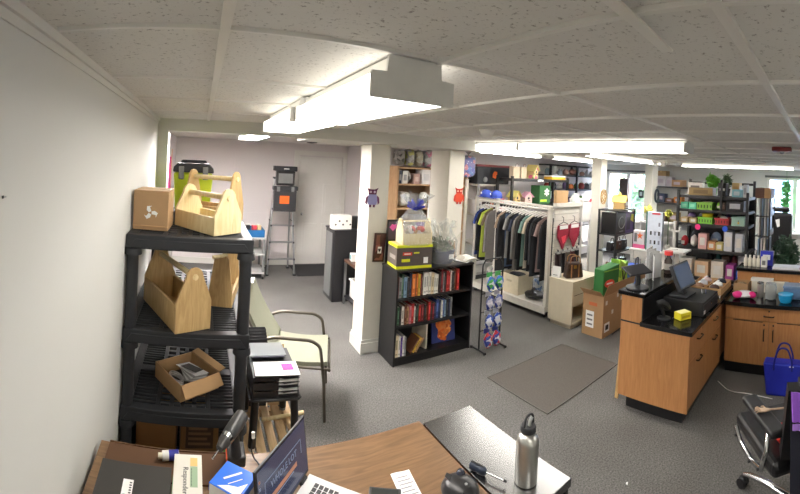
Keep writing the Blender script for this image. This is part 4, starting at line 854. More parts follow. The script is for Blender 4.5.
# ------------------------------------------------------------------ wire rack of packaged toys
def toy_rack():
    x0, x1, y, H = 2.84, 3.04, 3.32, .99
    t = thing('wire_rack', 'black wire display rack at the right end of the bookcase, holding toy packets', 'rack', (2.985, 3.26, 0)); r = .0085
    for s in (-1, 1):
        obj('upright', MB().tube([(s * .15, -.02, .03), (s * .15, -.02, H - .06), (s * .11, -.02, H)], r, 8, round_=.03), BLACKM, t)
        obj('foot', MB().tube([(s * .15, -.12, .02), (s * .15, .1, .02)], r, 8), BLACKM, t)
        for y_ in (-.12, .1): obj('caster', MB().cyl((s * .15 - .01, y_, .016), (s * .15 + .01, y_, .016), .015, n=12), BLACK, t)
    obj('top_bar', MB().tube([(-.11, -.02, H), (.11, -.02, H)], r, 8), BLACKM, t)
    for z in (.22, .42, .62, .83): obj('hook_bar', MB().tube([(-.15, -.02, z), (.15, -.02, z)], .006, 8), BLACKM, t)
    sets = (('blue and green', (60, 110, 200), (80, 170, 90), .8), ('grey blue', (110, 120, 170), (190, 190, 206), .59), ('blue and white', (50, 84, 180), (210, 216, 230), .39), ('red and blue', (206, 50, 60), (60, 80, 170), .19))
    for nm, c1, c2, z in sets:
        for j, side in enumerate(('left', 'right')):
            g = thing('toy_packet', '%s toy packet on the black wire rack, %s one of its row' % (nm, side), 'toy packet', (2.985 + (-.062 if j == 0 else .062), 3.226, z + .02), 0, 'toy packets on the wire rack')
            obj('pouch', MB().ball((0, -.035, -.09), (.053, .04, .082), 12, .14, int(z * 100) + j), patch([c1, c2, c1, (220, 220, 228), (40, 60, 150)], 26, .3, 'toys_%d' % int(z * 100)) if j == 0 else bpy.data.materials['toys_%d' % int(z * 100)], g); obj('header_card', MB().box(-.04, .04, -.002, .002, -.02, .03), mat(c2, .5), g)
toy_rack()
# ------------------------------------------------------------------ storage shelf between the columns
def anchor(x, y, Y): return PY(x, y, Y)
def plush_bag(name, label, loc, s, cols, rz=0, grp=None, film=True, seed=1):
    t = thing(name, label, 'bag', loc, rz, grp)
    obj('contents', MB().ball((0, 0, s[2] * .48), (s[0] / 2, s[1] / 2, s[2] * .45), 18, .06, seed, sq=.55), patch(cols, 18, .45, 'bag_goods'), t)
    if film: obj('film', MB().ball((0, 0, s[2] * .49), (s[0] / 2 + .012, s[1] / 2 + .012, s[2] * .475), 18, .04, seed, sq=.55), CELLO, t); obj('knot', MB().lathe([(.012, s[2] * .95), (.008, s[2] * .99), (.05, s[2] * 1.1)], n=10), CLEARP, t)
    return t
def storage():
    Y0 = 5.3; X0, X1 = 2.84, 4.2; D = .32
    t = thing('storage_shelf', 'pale wooden storage shelf against the wall seen between the two cream columns', 'shelf', (X0, Y0, 0)); w = X1 - X0
    WD = wood((176, 140, 100), (202, 168, 128), (26, 26, 3), .6, 'shelf_pine')
    for x in (0, .68, w - .03): obj('side_panel', MB().box(x, x + .03, 0, D, .001, 1.95), WD, t)
    zs = (.1, .5, .92, 1.31, 1.68, 1.935)
    for z in zs:
        obj('shelf_board', MB().box(.0305, .6795, 0, D, z - .022, z), WD, t); obj('shelf_board', MB().box(.7105, w - .0305, 0, D, z - .022, z), WD, t)
    obj('back_panel', MB().box(.0, w, D + .0005, D + .008, .02, 1.95), P((120, 96, 72)), t)
    def at(x, z, dy=.14): return (X0 + x, Y0 + dy, z + .0015)
    z = 1.9515
    plush_bag('stuffed_bag', 'grey stuffed bag at the left end of the storage shelf top', at(.09, z + .008), (.14, .2, .25), [(150, 146, 140), (120, 116, 112), (80, 76, 70)], film=False, seed=3)
    plush_bag('stuffed_bag', 'clear bag with a yellow item on the storage shelf top', at(.265, z), (.125, .2, .28), [(190, 184, 176), (214, 206, 90), (160, 150, 140), (206, 200, 190)], seed=5)
    plush_bag('stuffed_bag', 'clear bag of beige goods, third along the storage shelf top', at(.425, z), (.12, .2, .27), [(196, 184, 160), (160, 140, 116), (210, 204, 190)], seed=7)
    plush_bag('stuffed_bag', 'wide clear bag with a pink item on the storage shelf top', at(.615, z), (.19, .22, .28), [(200, 196, 196), (220, 110, 150), (150, 150, 150), (206, 200, 200)], seed=9)
    t = thing('red_banner', 'dark red pleated banner hanging at the storage shelf top, beside the column', 'banner', (X0 + .80, Y0 - .012, 1.9)); obj('cloth', MB().sheet(lambda u, v: (-.055 + .12 * v, .008 * math.sin(9 * v * 2), .28 - .34 * u), 6, 16, .006), mat((134, 28, 42), .7), t); obj('white_card', MB().box(-.05, .05, -.022, -.017, .22, .3), PAPER, t); obj('white_tassel', MB().lathe([(.03, -.09), (.022, -.04), (.006, 0)], (.01, -.01, -.06), 10), WHITE, t)
    def box_on(label, x, z, d, c, cat='box', dy=.12, grp='boxes on the storage shelf', stripe=None):
        g = carton('storage_box', label, at(x, z, dy), d, 0, mat(c, .55), tape=False, grp=grp); obj('label_panel', MB().box(-d[0] * .3, d[0] * .3, -d[1] / 2 - .001, -d[1] / 2 - .0002, d[2] * .25, d[2] * .7), mat(stripe or (160, 160, 160), .6), g); return g
    z = 1.68
    box_on('navy box at the left of the second shelf of the storage shelf', .065, z, (.05, .2, .2), (60, 66, 84)); box_on('white box with grey print, left on the second storage shelf', .15, z, (.09, .2, .2), (222, 220, 214))
    g = thing('wire_bundle', 'grey netted bundle behind boxes on the second storage shelf', 'bundle', at(.25, z)); obj('bundle', MB().ball((0, 0, .105), (.04, .09, .088), 12, .15, 4), P((176, 172, 168)), g); obj('tie', MB().tube([(.043 * math.cos(a), .095 * math.sin(a), .105) for a in [2 * PI * i / 16 for i in range(16)]], .004, 6, True), CARDD, g)
    box_on('pink and tan box in the middle of the second storage shelf', .36, z, (.1, .2, .16), (184, 150, 140), stripe=(210, 190, 180)); box_on('tall blank white box on the second storage shelf', .53, z, (.16, .2, .23), (232, 230, 228), stripe=(214, 214, 214)); 
    box_on('small white box lying in front of the pink and tan box on the second storage shelf', .36, z, (.16, .07, .07), (226, 222, 216), dy=.0)if False else None
    z = 1.31
    g = plush_bag('plastic_bag', 'bunched white plastic bag on the third storage shelf', at(.185, z + .014), (.2, .22, .24), [(226, 226, 222), (206, 206, 200), (240, 240, 238)], film=False, seed=11)
    g = thing('kettle', 'white electric kettle with a dark window on the third storage shelf', 'kettle', at(.54, z, .1)); obj('body', MB().lathe([(.07, .001), (.075, .02), (.06, .2), (.045, .23), (.01, .24)], n=20), WHITE, g); obj('window', MB().box(-.025, .025, -.076, -.06, .07, .15), P((80, 80, 84)), g); obj('handle', MB().tube([(.06, 0, .19), (.11, 0, .19), (.11, 0, .06), (.072, 0, .05)], .01, round_=.03), WHITE, g)
    g = thing('wood_offcut', 'slanting wooden offcut beside the kettle on the third storage shelf', 'wood', at(.38, z, .06), 0); obj('board', MB().prism([(-.1, .001), (.06, .001), (-.1, .12)], -.02, .02), PINE, g); obj('edge_strip', MB().box(-.1, .06, -.024, -.0205, .001, .014), CARDD, g)
    box_on('dark brown box low on the storage shelf behind the gift baskets', .2, .92, (.2, .2, .2), (100, 80, 66), stripe=(150, 140, 120)); box_on('grey and purple box low on the storage shelf behind the gift baskets', .46, .92, (.22, .2, .26), (150, 146, 150), stripe=(120, 90, 150))
    for k, (c, lab) in enumerate((((196, 192, 184), 'pale grey'), ((70, 90, 60), 'dark green'), ((224, 220, 214), 'white'))):
        box_on('%s box in the right bay of the storage shelf, beside the column' % lab, .82 + .16 * k, (1.31, 1.68, 1.31)[k], (.13, .2, .2), c)
    g = thing('notice_sign', 'white notice sheet clipped to the front of the storage shelf beside the column', 'paper', (X0 + .68, Y0 - .006, 1.02)); obj('sheet', MB().box(-.11, .13, 0, .002, 0, .36), PAPER, g)
    for k in range(9): obj('text_line', MB().box(-.085, .1 - .03 * (k % 3), -.0012, -.0003, .04 + .034 * k, .05 + .034 * k), P((196, 196, 204)), g)
storage()
# ------------------------------------------------------------------ goods along the back wall
def back_wall():
    Y0 = 5.2
    # grey shelf with the black tote
    t = thing('grey_shelf', 'grey metal shelf with a white board by the back wall, under the black storage tote', 'shelf', (4.32, Y0, 0)); w = .82
    for z in (.2, .7, 1.2, 1.71): obj('shelf_board', MB().box(0, w, 0, .42, z - .03, z), P((214, 212, 204)), t)
    for x in (0, w - .03):
        for y in (0, .39): obj('post', MB().box(x - .0, x + .03, y - .031 if y == 0 else y + .0305, y - .0005 if y == 0 else y + .06, .001, 1.71), P((150, 150, 148)), t)
    z = 1.7115
    t = thing('storage_tote', 'large black storage tote with a dark red lid and orange sticker near the ceiling', 'tote', (4.72, 5.4, z))
    obj('body', MB().prism([(-.36, .001), (.36, .001), (.40, .3), (-.40, .3)], -.18, .18), P((36, 40, 46), rough=.45), t, .012); obj('lid', MB().box(-.42, .42, -.2, .2, .3005, .34), mat((128, 44, 48), .4), t, .008); obj('orange_sticker', MB().prism([(-.05, .12), (.02, .1), (.06, .14), (.05, .22), (-.01, .23), (-.05, .18)], -.196, -.1905), mat((240, 112, 50), .4), t); obj('grey_knob', MB().ball((-.22, -.2, .08), (.05, .02, .05), 12), GREYP, t)
    for s in (-1, 1): obj('handle', MB().box(s * .405 - .012, s * .405 + .012, -.07, .07, .22, .26), BLACKP, t)
    p = PY(464, 172, 5.0); plush_bag('plush_bag', 'blue and purple plush toy bag hung right of the column with the red owl', (3.98, 5.05, 1.815), (.24, .16, .38), [(44, 60, 170), (90, 70, 160), (210, 110, 130), (60, 110, 190), (40, 44, 120)], seed=21)
    b = PY(472, 180, 5.05)
    t = thing('display_post', 'pale display post with a round foot under the blue plush bag', 'post', (3.98, 5.05, 0)); obj('post', MB().cyl((0, 0, .03), (0, 0, 1.79), .03), P((200, 194, 180)), t); obj('foot', MB().cyl((0, 0, .001), (0, 0, .0295), .16, n=20), GREYP, t); obj('hook_plate', MB().cyl((0, 0, 1.7905), (0, 0, 1.798), .05, n=16), GREYP, t)
    for k, (x, c, d, lab) in enumerate(((4.42, (222, 220, 220), (.16, .2, .24), 'white printed box left under the black tote'), (4.62, (60, 44, 44), (.14, .2, .22), 'dark maroon box in the middle under the black tote'), (4.8, (200, 120, 90), (.1, .2, .26), 'orange and black box right of the middle under the black tote'), (4.98, (226, 196, 200), (.16, .2, .36), 'pink and white doll box at the right under the black tote'))):
        g = carton('boxed_goods', lab, (x, 5.36, 1.2015), d, 0, mat(c, .5), tape=False, grp='boxes on the grey shelf'); obj('label_panel', MB().box(-d[0] * .3, d[0] * .3, -d[1] / 2 - .001, -d[1] / 2 - .0003, d[2] * .2, d[2] * .7), mat(((90, 90, 96), (150, 60, 60), (40, 36, 36), (214, 90, 110))[k], .5), g)
    # black shelf with birdhouses
    X0, X1 = 4.72, 6.2; Y1 = 4.72
    t = thing('black_rack', 'black metal rack with birdhouses behind the clothes rail', 'rack', (X0, Y1, 0)); w = X1 - X0
    for z in (.3, .8, 1.38, 1.84): obj('shelf_board', MB().box(0, w, 0, .4, z - .045, z), BLACKM, t, .003)
    for x in (-.042, w + .002):
        for y in (-.0, .36): obj('post', MB().box(x, x + .04, y, y + .04, .001, 1.88), BLACKM, t)
    z = 1.8415
    for k, (x, lab) in enumerate(((.16, 'left'), (.34, 'right'))):
        g = thing('paper_bag', 'tan paper bag with rope handles on the black rack top, %s of two' % lab, 'bag', (X0 + x, Y1 + .16, z), .15 * k, 'tan paper bags'); obj('bag', MB().prism([(-.075, .001), (.075, .001), (.08, .2), (-.08, .2)], -.05, .05), mat((206, 190, 164), .8), g); obj('rope_handle', MB().tube([(-.03, -.05, .2), (-.03, -.053, .25), (.03, -.053, .25), (.03, -.05, .2)], .005, 6, round_=.02), CARDD, g); obj('gusset', MB().box(.0802, .082, -.03, .03, .02, .18), CARDD, g)
    def birdhouse(label, loc, s=1, body=(214, 180, 124), roof=(200, 186, 110), rz=0, cols=None):
        g = thing('birdhouse', label, 'birdhouse', loc, rz, 'birdhouses')
        g.scale = (s, s, s); obj('body', MB().prism([(-.07, .002), (.07, .002), (.07, .13), (0, .19), (-.07, .13)], -.06, .06), mat(body, .6) if not cols else patch(cols, 24, .6, 'painted_house'), g)
        for k in (-1, 1): obj('roof_panel', MB().box(0, .125, -.08, .08, .001, .012, Matrix.Translation((0, 0, .196)) @ Matrix.Rotation(math.radians(41 if k > 0 else 139), 4, 'Y')), mat(roof, .6), g)
        obj('entrance', MB().cyl((0, -.0605, .1), (0, -.062, .1), .02, n=14), INK, g); obj('perch', MB().cyl((0, -.0605, .065), (0, -.1, .065), .006, n=8), CARDD, g); return g
    birdhouse('painted birdhouse with a yellow roof on the black rack top, beside the tan bags', (X0 + .62, Y1 + .16, z), 1.25, roof=(206, 190, 120), rz=.3, cols=[(214, 180, 130), (190, 80, 110), (226, 206, 150), (120, 150, 90)])
    birdhouse('small painted birdhouse with a yellow roof one shelf below the tan bags', (X0 + .18, Y1 + .16, 1.3815), 1.2, rz=.2, cols=[(226, 190, 130), (206, 170, 150), (220, 200, 120)])
    birdhouse('pale birdhouse with a pink roof on the second shelf of the black rack', (X0 + .52, Y1 + .18, 1.3815), 1.1, (214, 190, 180), (224, 170, 190), -.2)
    g = carton('small_sign', 'white card propped under the painted birdhouse on the black rack', (X0 + .66, Y1 - .012, 1.795), (.14, .012, .04), 0, PAPER, tape=False); obj('print_line', MB().box(-.05, .05, -.0068, -.0062, .012, .02), INK, g)
    g = carton('green_game_box', 'green box with white pattern and lime text on the black rack', (X0 + .86, Y1 + .15, 1.3815), (.3, .22, .34), 0, mat((44, 96, 50), .5), tape=False); f = MB()
    for q in range(6): f.prism([(-.012, .0), (.012, .0), (.018, .07), (-.018, .07)], -.1115, -.1105, M=Matrix.Translation((.05, 0, .22)) @ Matrix.Rotation(q * PI / 3, 4, 'Y'))
    obj('white_pattern', f, PAPER, g); obj('lime_text', MB().box(-.12, .06, -.112, -.1105, .05, .09), mat((190, 226, 60), .5), g)
    g = carton('yellow_tray', 'yellow carton lying flat on the black rack top, right end', (X0 + 1.22, Y1 + .12, z), (.4, .2, .05), 0, mat((222, 174, 44), .5), tape=False); obj('white_lid', MB().box(-.2, .2, -.1, .1, .0505, .075), WHITE, g)
    # wall display of shelves with glassware behind
    t = thing('wall_display', 'black wall display with shelves of glassware near the ceiling by the middle column', 'display shelf', (6.35, 5.3, 0)); w = 1.95
    for z in (.3, .8, 1.3, 1.62, 1.93, 2.15): obj('shelf_board', MB().box(0, w, 0, .33, z - .03, z), BLACKM, t)
    for x in (-.041, .9, w + .001): obj('post', MB().box(x, x + .04, -.041, -.0005, .001, 2.15), BLACKM, t)
    cl = ((206, 210, 214), (226, 226, 230), (180, 190, 200), (190, 150, 140), (214, 206, 190), (150, 170, 176))
    R = random.Random(12); nm = {0: 'top', 1: 'second', 2: 'third', 3: 'fourth'}
    for row, z in enumerate((1.93, 1.62, 1.3)):
        for k in range(9):
            x = 6.45 + .21 * k
            if row == 0 and k in (1, 4): continue
            if row == 2 and k > 6: continue
            g = thing('jar', '%s jar from the left on the %s shelf of the black wall display' % (ORD[k - (row == 0) * ((k > 1) + (k > 4))], nm[row]), 'jar', (x, 5.46, z + .0015), 0, 'jars on the wall display'); h = R.uniform(.09, .17); r = R.uniform(.045, .075); c = cl[R.randrange(6)] if row == 0 else [(60, 60, 64), (150, 60, 56), (96, 130, 70), (214, 120, 60), (90, 70, 110), (190, 186, 176)][(k * 5 + row) % 6]
            obj('body', MB().lathe([(r * .7, .001), (r, .02), (r, h * .7), (r * .6, h)], n=12), mat(c, .25), g); obj('lid', MB().lathe([(r * .62, h + .0005), (r * .66, h + .012), (.012, h + .02), (.012, h + .035)], n=10), mat((196, 192, 186), .3), g)
    g = thing('lamp', 'small white table lamp on the top shelf of the wall display', 'lamp', (6.66, 5.44, 1.9315)); obj('base', MB().lathe([(.07, .001), (.07, .015), (.02, .03), (.03, .07), (.012, .1)], n=16), WHITE, g); obj('shade', MB().lathe([(.085, .09), (.04, .2)], n=18), PAPER, g)
    g = thing('rooster_figure', 'rusty pink metal bird figure on a black stand on the wall display top shelf', 'figure', (7.29, 5.44, 1.9315)); obj('body', MB().ball((0, 0, .08), (.1, .06, .07), 14, .1, 2), mat((178, 118, 106), .5), g); obj('neck', MB().tube([(-.02, 0, .11), (-.02, 0, .16), (-.03, 0, .2)], [.035, .03, .025], 10), BLACKM, g)
    for s in (-1, 1): obj('wing', MB().ball((s * .08, -.02, .085), (.045, .05, .035), 10, .1, 3), mat((196, 140, 126), .5), g)
back_wall()
# ------------------------------------------------------------------ clothes rail
def garment(label, x, y, zt, key, L, w, kind, rz, R, col, grp='garments on the long rail'):
    """hung garment: shoulders across local X, thin in local Y, hung at height zt"""
    t = thing('garment', label, 'clothing', (x, y, zt), rz, grp); ph = R.uniform(0, 6); cm = mat(col, .85, var=.08, scale=30, bump=.15)
    prof = [(0, .03, .012), (.03, w * .55, .015), (.07, w * .92, .018), (.16, w * .9, .02), (.4 * L, w * .86, .02), (.75 * L, w * .92, .02), (L, w * .96, .019)]
    if kind == 'trousers': prof = [(.03, w * .62, .016), (.08, w * .64, .018), (.4 * L, w * .6, .018), (L, w * .5, .015)]
    n = 18; vs = []
    for dz, hw, hd in prof:
        for k in range(n):
            a = 2 * PI * k / n; f = 1 + .28 * math.sin(5 * a + ph + dz * 4) * min(1, dz * 4); vs.append((hw * math.cos(a), hd * math.sin(a) * f + .006 * math.sin(7 * hw * math.cos(a) / w + ph), -.105 - dz))
    m = len(prof); b = MB().add(vs, [(i * n + k, (i + 1) * n + k, (i + 1) * n + (k + 1) % n, i * n + (k + 1) % n) for i in range(m - 1) for k in range(n)] + [tuple(range(n)), tuple(range((m - 1) * n, m * n))[::-1]], True)
    obj('garment_body', b, cm, t)
    if kind == 'jacket':
        for s in (-1, 1): obj('sleeve', MB().tube([(s * w * .84, 0, -.20), (s * w * 1.0, 0, -.31), (s * w * 1.02, .005, -.105 - .8 * L)], [.022, .025, .022], 10), cm, t)
    elif kind == 'tee':
        for s in (-1, 1): obj('sleeve', MB().tube([(s * w * .84, 0, -.20), (s * w * 1.12, 0, -.36)], [.022, .025], 10), cm, t)
    obj('hanger', MB().tube([(-w * .95, 0, -.098), (0, 0, -.05), (w * .95, 0, -.098)], .008, 6).tube([(0, 0, -.045), (0, 0, -.028), (.02, 0, -.018), (.026, 0, 0), (.018, 0, .02), (0, 0, .0265), (-.02, 0, .018), (-.026, 0, .002)], .0035, 6), P((226, 224, 218)), t)
    return t
def clothes_rail():
    X0, X1, Y0, Y1 = 4.14, 4.66, 3.42, 5.02; H = 1.5
    W = P((222, 218, 208), rough=.4)
    t = thing('clothes_rail', 'long white clothing gondola on casters hung with clothes, right of the toy rack', 'clothes rail', (X0, Y0, 0)); w, d = X1 - X0, Y1 - Y0
    obj('base_deck', MB().box(0, w, 0, d, .09, .15), W, t, .004); obj('deck_lip', MB().box(-.02, -.0005, 0, d, .07, .165), W, t, .002)
    for y in (0, d - .05): obj('end_post', MB().box(-.0, .06, y, y + .05, .1505, H + .02), W, t, .003); obj('end_post', MB().box(w - .06, w, y, y + .05, .1505, H + .02), W, t, .003)
    obj('mid_post', MB().cyl((.12, d * .74, .1505), (.12, d * .74, H - .05), .018), W, t)
    for x in (.16,): obj('hang_rail', MB().cyl((x, .0505, H - .05), (x, d - .0505, H - .05), .014), W, t)
    for y in (0.0, d - .05): obj('cross_bar', MB().box(.0605, w - .0605, y + .005, y + .045, H - .07, H - .03), W, t)
    obj('top_rail', MB().box(-.0, .05, .0505, d - .0505, H - .01, H + .02), W, t)
    for x in (.06, w - .06):
        for y in (.06, d - .06): obj('caster', MB().cyl((x - .015, y, .036), (x + .015, y, .036), .035, n=14), BLACK, t); obj('caster_fork', MB().box(x - .02, x + .02, y - .015, y + .015, .0725, .0895), GREYP, t)
    zr = H - .05; xr = X0 + .16; R = random.Random(5)
    seq = [('k', 'black', 'jacket', (30, 32, 36)), ('p', 'dusty pink', 'tee', (150, 128, 124)), ('k', 'black', 'tee', (26, 26, 30)), ('k', 'charcoal', 'jacket', (52, 54, 58)), ('k', 'black', 'jacket', (34, 34, 38)), ('w', 'cream', 'tee', (206, 196, 176)), ('t', 'teal grey', 'tee', (110, 140, 132)), ('k', 'black', 'jacket', (28, 28, 30)), ('g', 'grey', 'jacket', (110, 108, 104)),
           ('n', 'navy', 'tee', (40, 48, 66)), ('k', 'black', 'tee', (30, 30, 32)), ('g', 'pale grey', 'tee', (140, 140, 136)), ('b', 'denim blue', 'trousers', (66, 84, 110)), ('k', 'black', 'jacket', (36, 36, 38)), ('t', 'tan', 'tee', (150, 128, 106)), ('k', 'charcoal', 'trousers', (50, 50, 54)), ('g', 'grey', 'jacket', (120, 116, 112)), ('n', 'brown patterned', 'tee', (110, 98, 74)), ('y', 'lime yellow', 'tee', (176, 194, 74)), ('k', 'black', 'jacket', (28, 30, 34)), ('b', 'royal blue', 'tee', (36, 56, 120))]
    y = Y0 + .12
    for i, (k, nm, kind, col) in enumerate(seq):
        L = {'jacket': .84, 'tee': .72, 'trousers': .9}[kind] * R.uniform(.92, 1.08)
        if abs(y - (Y0 + d * .74)) < .058: y = Y0 + d * .74 + .06
        garment('%s %s on the long white rail, %s from its near end' % (nm, {'tee': 'shirt', 'jacket': 'jacket', 'trousers': 'pair of trousers'}[kind], ORD[i]), xr, y, zr, i, L, R.uniform(.18, .21), kind, R.uniform(-.03, .03), R, col); y += .065
    # caps on the top rail
    p = Vector((X0 + .03, Y0 + d * .70, H + .034))
    for k, (dy, lab) in enumerate(((.0, 'nearer'), (.24, 'farther'))):
        g = thing('baseball_cap', 'royal blue baseball cap on the top of the clothes rail, the %s of two' % lab, 'cap', (p.x, p.y + dy, p.z), 2.6 + .3 * k, 'blue caps'); obj('crown', MB().lathe([(.095, .001), (.097, .03), (.085, .075), (.05, .108), (.01, .12)], n=20), mat((44, 66, 150), .8), g)
        obj('brim', MB().sheet(lambda u, v: (.09 * math.cos(-1.1 + 2.2 * v) * (1 + .75 * u * math.cos((-1.1 + 2.2 * v) * .9)), .09 * math.sin(-1.1 + 2.2 * v) * (1 + .25 * u), .008 - .02 * u * (1 - math.cos(1.2 * (v - .5) * 2))), 5, 12, .004), mat((40, 60, 140), .8), g); obj('emblem', MB().cyl((.0875, 0, .055), (.094, 0, .053), .022, n=12), PAPER, g)
    # things on the deck
    z = .1515
    g = thing('storage_cube', 'cream fabric storage cube with a dark garment on it, on the rail base', 'storage cube', (X0 + .235, Y0 + .79, z), .0); obj('cube', MB().panel_open_box(-.16, .16, -.19, .19, .001, .28, .006), mat((214, 204, 178), .8), g, .002); obj('handle', MB().box(-.1665, -.1605, -.05, .05, .17, .2), mat((186, 176, 150), .7), g); obj('dark_garment', MB().ball((0, 0, .235), (.13, .15, .045), 14, .12, 3), BLACK, g)
    g = thing('folded_jacket', 'black jacket lying folded at the near end of the rail base', 'clothing', (X0 + .2, Y0 + .37, z)); obj('fold', MB().ball((0, 0, .055), (.15, .17, .044), 16, .12, 8), BLACK, g); obj('sleeve', MB().tube([(-.12, -.1, .094), (.0, .05, .1), (.1, .12, .085)], .028, 8, round_=.05), P((38, 38, 42)), g)
    g = thing('white_garment', 'crumpled white garment at the near corner of the rail base', 'clothing', (X0 + .26, Y0 + .125, z + .01)); obj('cloth', MB().ball((0, 0, .055), (.1, .075, .044), 16, .18, 5), WHITE, g); obj('hem', MB().tube([(-.09, -.07, .02), (0, -.08, .015), (.09, -.07, .02)], .012, 8), P((206, 200, 190)), g)
    g = plush_bag('plastic_bag', 'clear plastic bag of blue and white goods behind the black folded jacket', (X0 + .41, Y0 + .50, z + .02), (.15, .14, .22), [(226, 228, 232), (90, 130, 190), (200, 206, 214)], seed=31)
    for k, (dx, dy, s, lab) in enumerate(((.3, 1.2, .26, 'largest'), (.41, 1.075, .16, 'lowest'), (.3, 1.41, .22, 'farthest'))):
        g = thing('printed_packet', 'grey printed packet on the far part of the rail base, the %s' % lab, 'packet', (X0 + dx, Y0 + dy, z), 0, 'grey packets'); obj('packet', MB().box(-.09, .09, -.05, .05, .001, s), patch([(206, 204, 200), (170, 168, 166), (226, 224, 220), (110, 110, 116)], 18, .5, 'packet_print', True), g, .01); obj('seal', MB().box(-.09, .09, -.01, .01, s + .0005, s + .025), WHITE, g)
    # slat panel on the end of the gondola
    t = thing('slatwall', 'white slatted display panel closing the near end of the clothes rail', 'display panel', (X0 + .07, Y0 - .03, 0)); w = .57
    for k in range(12): zz = .42 + .09 * k; obj('slat', MB().box(0, w, 0, .022, zz, zz + .08), W, t, .002)
    obj('backing', MB().box(.01, w - .01, .0225, .0275, .3, 1.5), P((196, 192, 182)), t); obj('cap_rail', MB().box(-.02, w + .01, -.03, .0275, 1.5005, 1.56), W, t, .003)
    for x in (.0, w - .04): obj('foot_post', MB().box(x, x + .04, 0.002, .0275, .001, .2995), W, t)
    Yp = Y0 - .032
    for k, (x, lab, em) in enumerate(((.145, 'left', (230, 70, 90)), (.40, 'right', (150, 30, 52)))):
        g = thing('red_swimsuit', 'dark red swimsuit on a clip hanger on the white slat panel, %s of two' % lab, 'clothing', (X0 + .07 + x, Yp - .035, 1.36), 0, 'red swimsuits'); cmm = mat((146, 26, 52), .7, bump=.1)
        obj('body', MB().prism([(-.11, -.1), (.11, -.1), (.122, -.16), (.115, -.27), (.04, -.37), (.012, -.43), (-.012, -.43), (-.04, -.37), (-.115, -.27), (-.122, -.16)], -.012, .012), cmm, g, .006); obj('white_band', MB().box(-.09, .09, -.014, -.0125, -.155, -.105), PAPER, g); obj('print', MB().prism([(-.05, -.26), (.06, -.24), (.04, -.33), (-.01, -.36)], -.014, -.0125), mat(em, .5), g)
        obj('hanger', MB().tube([(-.1, 0, -.092), (0, 0, -.06), (.1, 0, -.092)], .005, 6).tube([(0, 0, -.06), (0, 0, .0), (0, .034, .01)], .004, 6), BLACKM, g)
    cols = [((60, 44, 48), 'dark plum'), ((30, 30, 34), 'black'), ((110, 100, 92), 'taupe'), ((84, 40, 50), 'wine'), ((40, 40, 46), 'charcoal')]
    for k, (c, lab) in enumerate(cols):
        g = thing('leggings', '%s leggings clipped to the white slat panel below the red swimsuits' % lab, 'clothing', (X0 + .13 + .108 * k, Yp - .03 - .0, .885), .0, 'leggings on the slat panel'); obj('leg_cloth', MB().prism([(-.05, 0), (.05, 0), (.045, -.34), (.008, -.34), (0, -.1), (-.008, -.34), (-.045, -.34)], -.012, .012), mat(c, .85, bump=.1), g, .005); obj('clip', MB().box(-.04, .04, -.016, .016, -.012, .02), P((170, 170, 168)), g); obj('hook', MB().tube([(0, 0, .02), (0, 0, .04), (0, .028, .05)], .004, 6), GREYP, g)
    z = 1.5615
    g = carton('cardboard_box', 'small brown cardboard box on top of the white slat panel', (X0 + .16, Y0 + .02, 1.5615), (.26, .045, .17), 0, CARD2) 
    g.location = (X0 + .18, Yp + .003, z)
    g = thing('white_hat', 'round white hat form on top of the white slat panel, right side', 'hat', (X0 + .515, Yp + .005, z)); obj('dome', MB().prism([(.1 * math.cos(a), .13 * math.sin(a) + .001) for a in [PI * k / 14 for k in range(15)]], -.02, .02), P((206, 214, 208)), g, .01); obj('stand', MB().box(-.03, .03, -.024, -.0205, .001, .03), WHITE, g)
    # white cabinet with handbag
    X, Y = 4.09, 2.95
    t = thing('white_cabinet', 'low cream cabinet with an open lower shelf, beside the clothes rail end', 'cabinet', (X, Y, 0)); w, d, h = .62, .385, .58; CW = mat((218, 208, 184), .5, var=.03)
    for x in (0, w - .02): obj('side_panel', MB().box(x, x + .02, 0, d, .06, h), CW, t, .002)
    obj('top', MB().box(-.004, w + .004, -.004, d, h + .0005, h + .022), CW, t, .002); obj('back_panel', MB().box(.0205, w - .0205, d - .02, d, .06, h), CW, t); obj('drawer_front', MB().box(.022, w - .022, 0, .02, .29, h - .002), CW, t, .002)
    obj('shelf', MB().box(.0205, w - .0205, .022, d - .0205, .27, .288), CW, t); obj('bottom', MB().box(.0205, w - .0205, 0, d - .0205, .06, .08), CW, t); obj('plinth', MB().box(.03, w - .03, .03, d - .02, .001, .0595), P((190, 180, 160)), t); obj('groove', MB().box(.04, w - .04, -.0015, -.0003, .42, .426), CARDD, t)
    z = h + .0235
    g = thing('handbag', 'dark brown patterned handbag on the low cream cabinet', 'handbag', (X + .20, Y + .15, z), -.5); obj('bag', MB().prism([(-.13, .001), (.13, .001), (.1, .2), (-.1, .2)], -.06, .06), patch([(52, 34, 26), (66, 46, 34), (44, 28, 24)], 40, .4, 'bag_leather'), g, .02); 
    for s in (-1, 1): obj('strap', MB().tube([(-.07, s * .055, .2), (-.06, s * .05, .29), (.06, s * .05, .29), (.07, s * .055, .2)], .007, 8, round_=.05), mat((150, 110, 70), .5), g)
    [obj('trim_band', MB().box(q - .0075, q + .0075, -.0635, -.0605, .01, .18), mat((150, 110, 70), .5), g) for q in (-.0525, .0525)]; obj('clasp', MB().box(-.02, .02, -.064, -.0605, .13, .17), mat((190, 160, 90), .3, 1), g)
    g = thing('price_card', 'folded white card standing behind the brown handbag on the cream cabinet', 'card', (X + .05, Y + .31, z), .2); obj('card', MB().prism([(-.03, .001), (.03, .001), (0, .14)], -.06, .06), PAPER, g); obj('print_line', MB().box(-.04, -.03, -.03, .03, .03, .035), INK, g)
    # big cardboard carton
    X, Y, L, D, h = 4.13, 2.51, 1.28, .3, .5
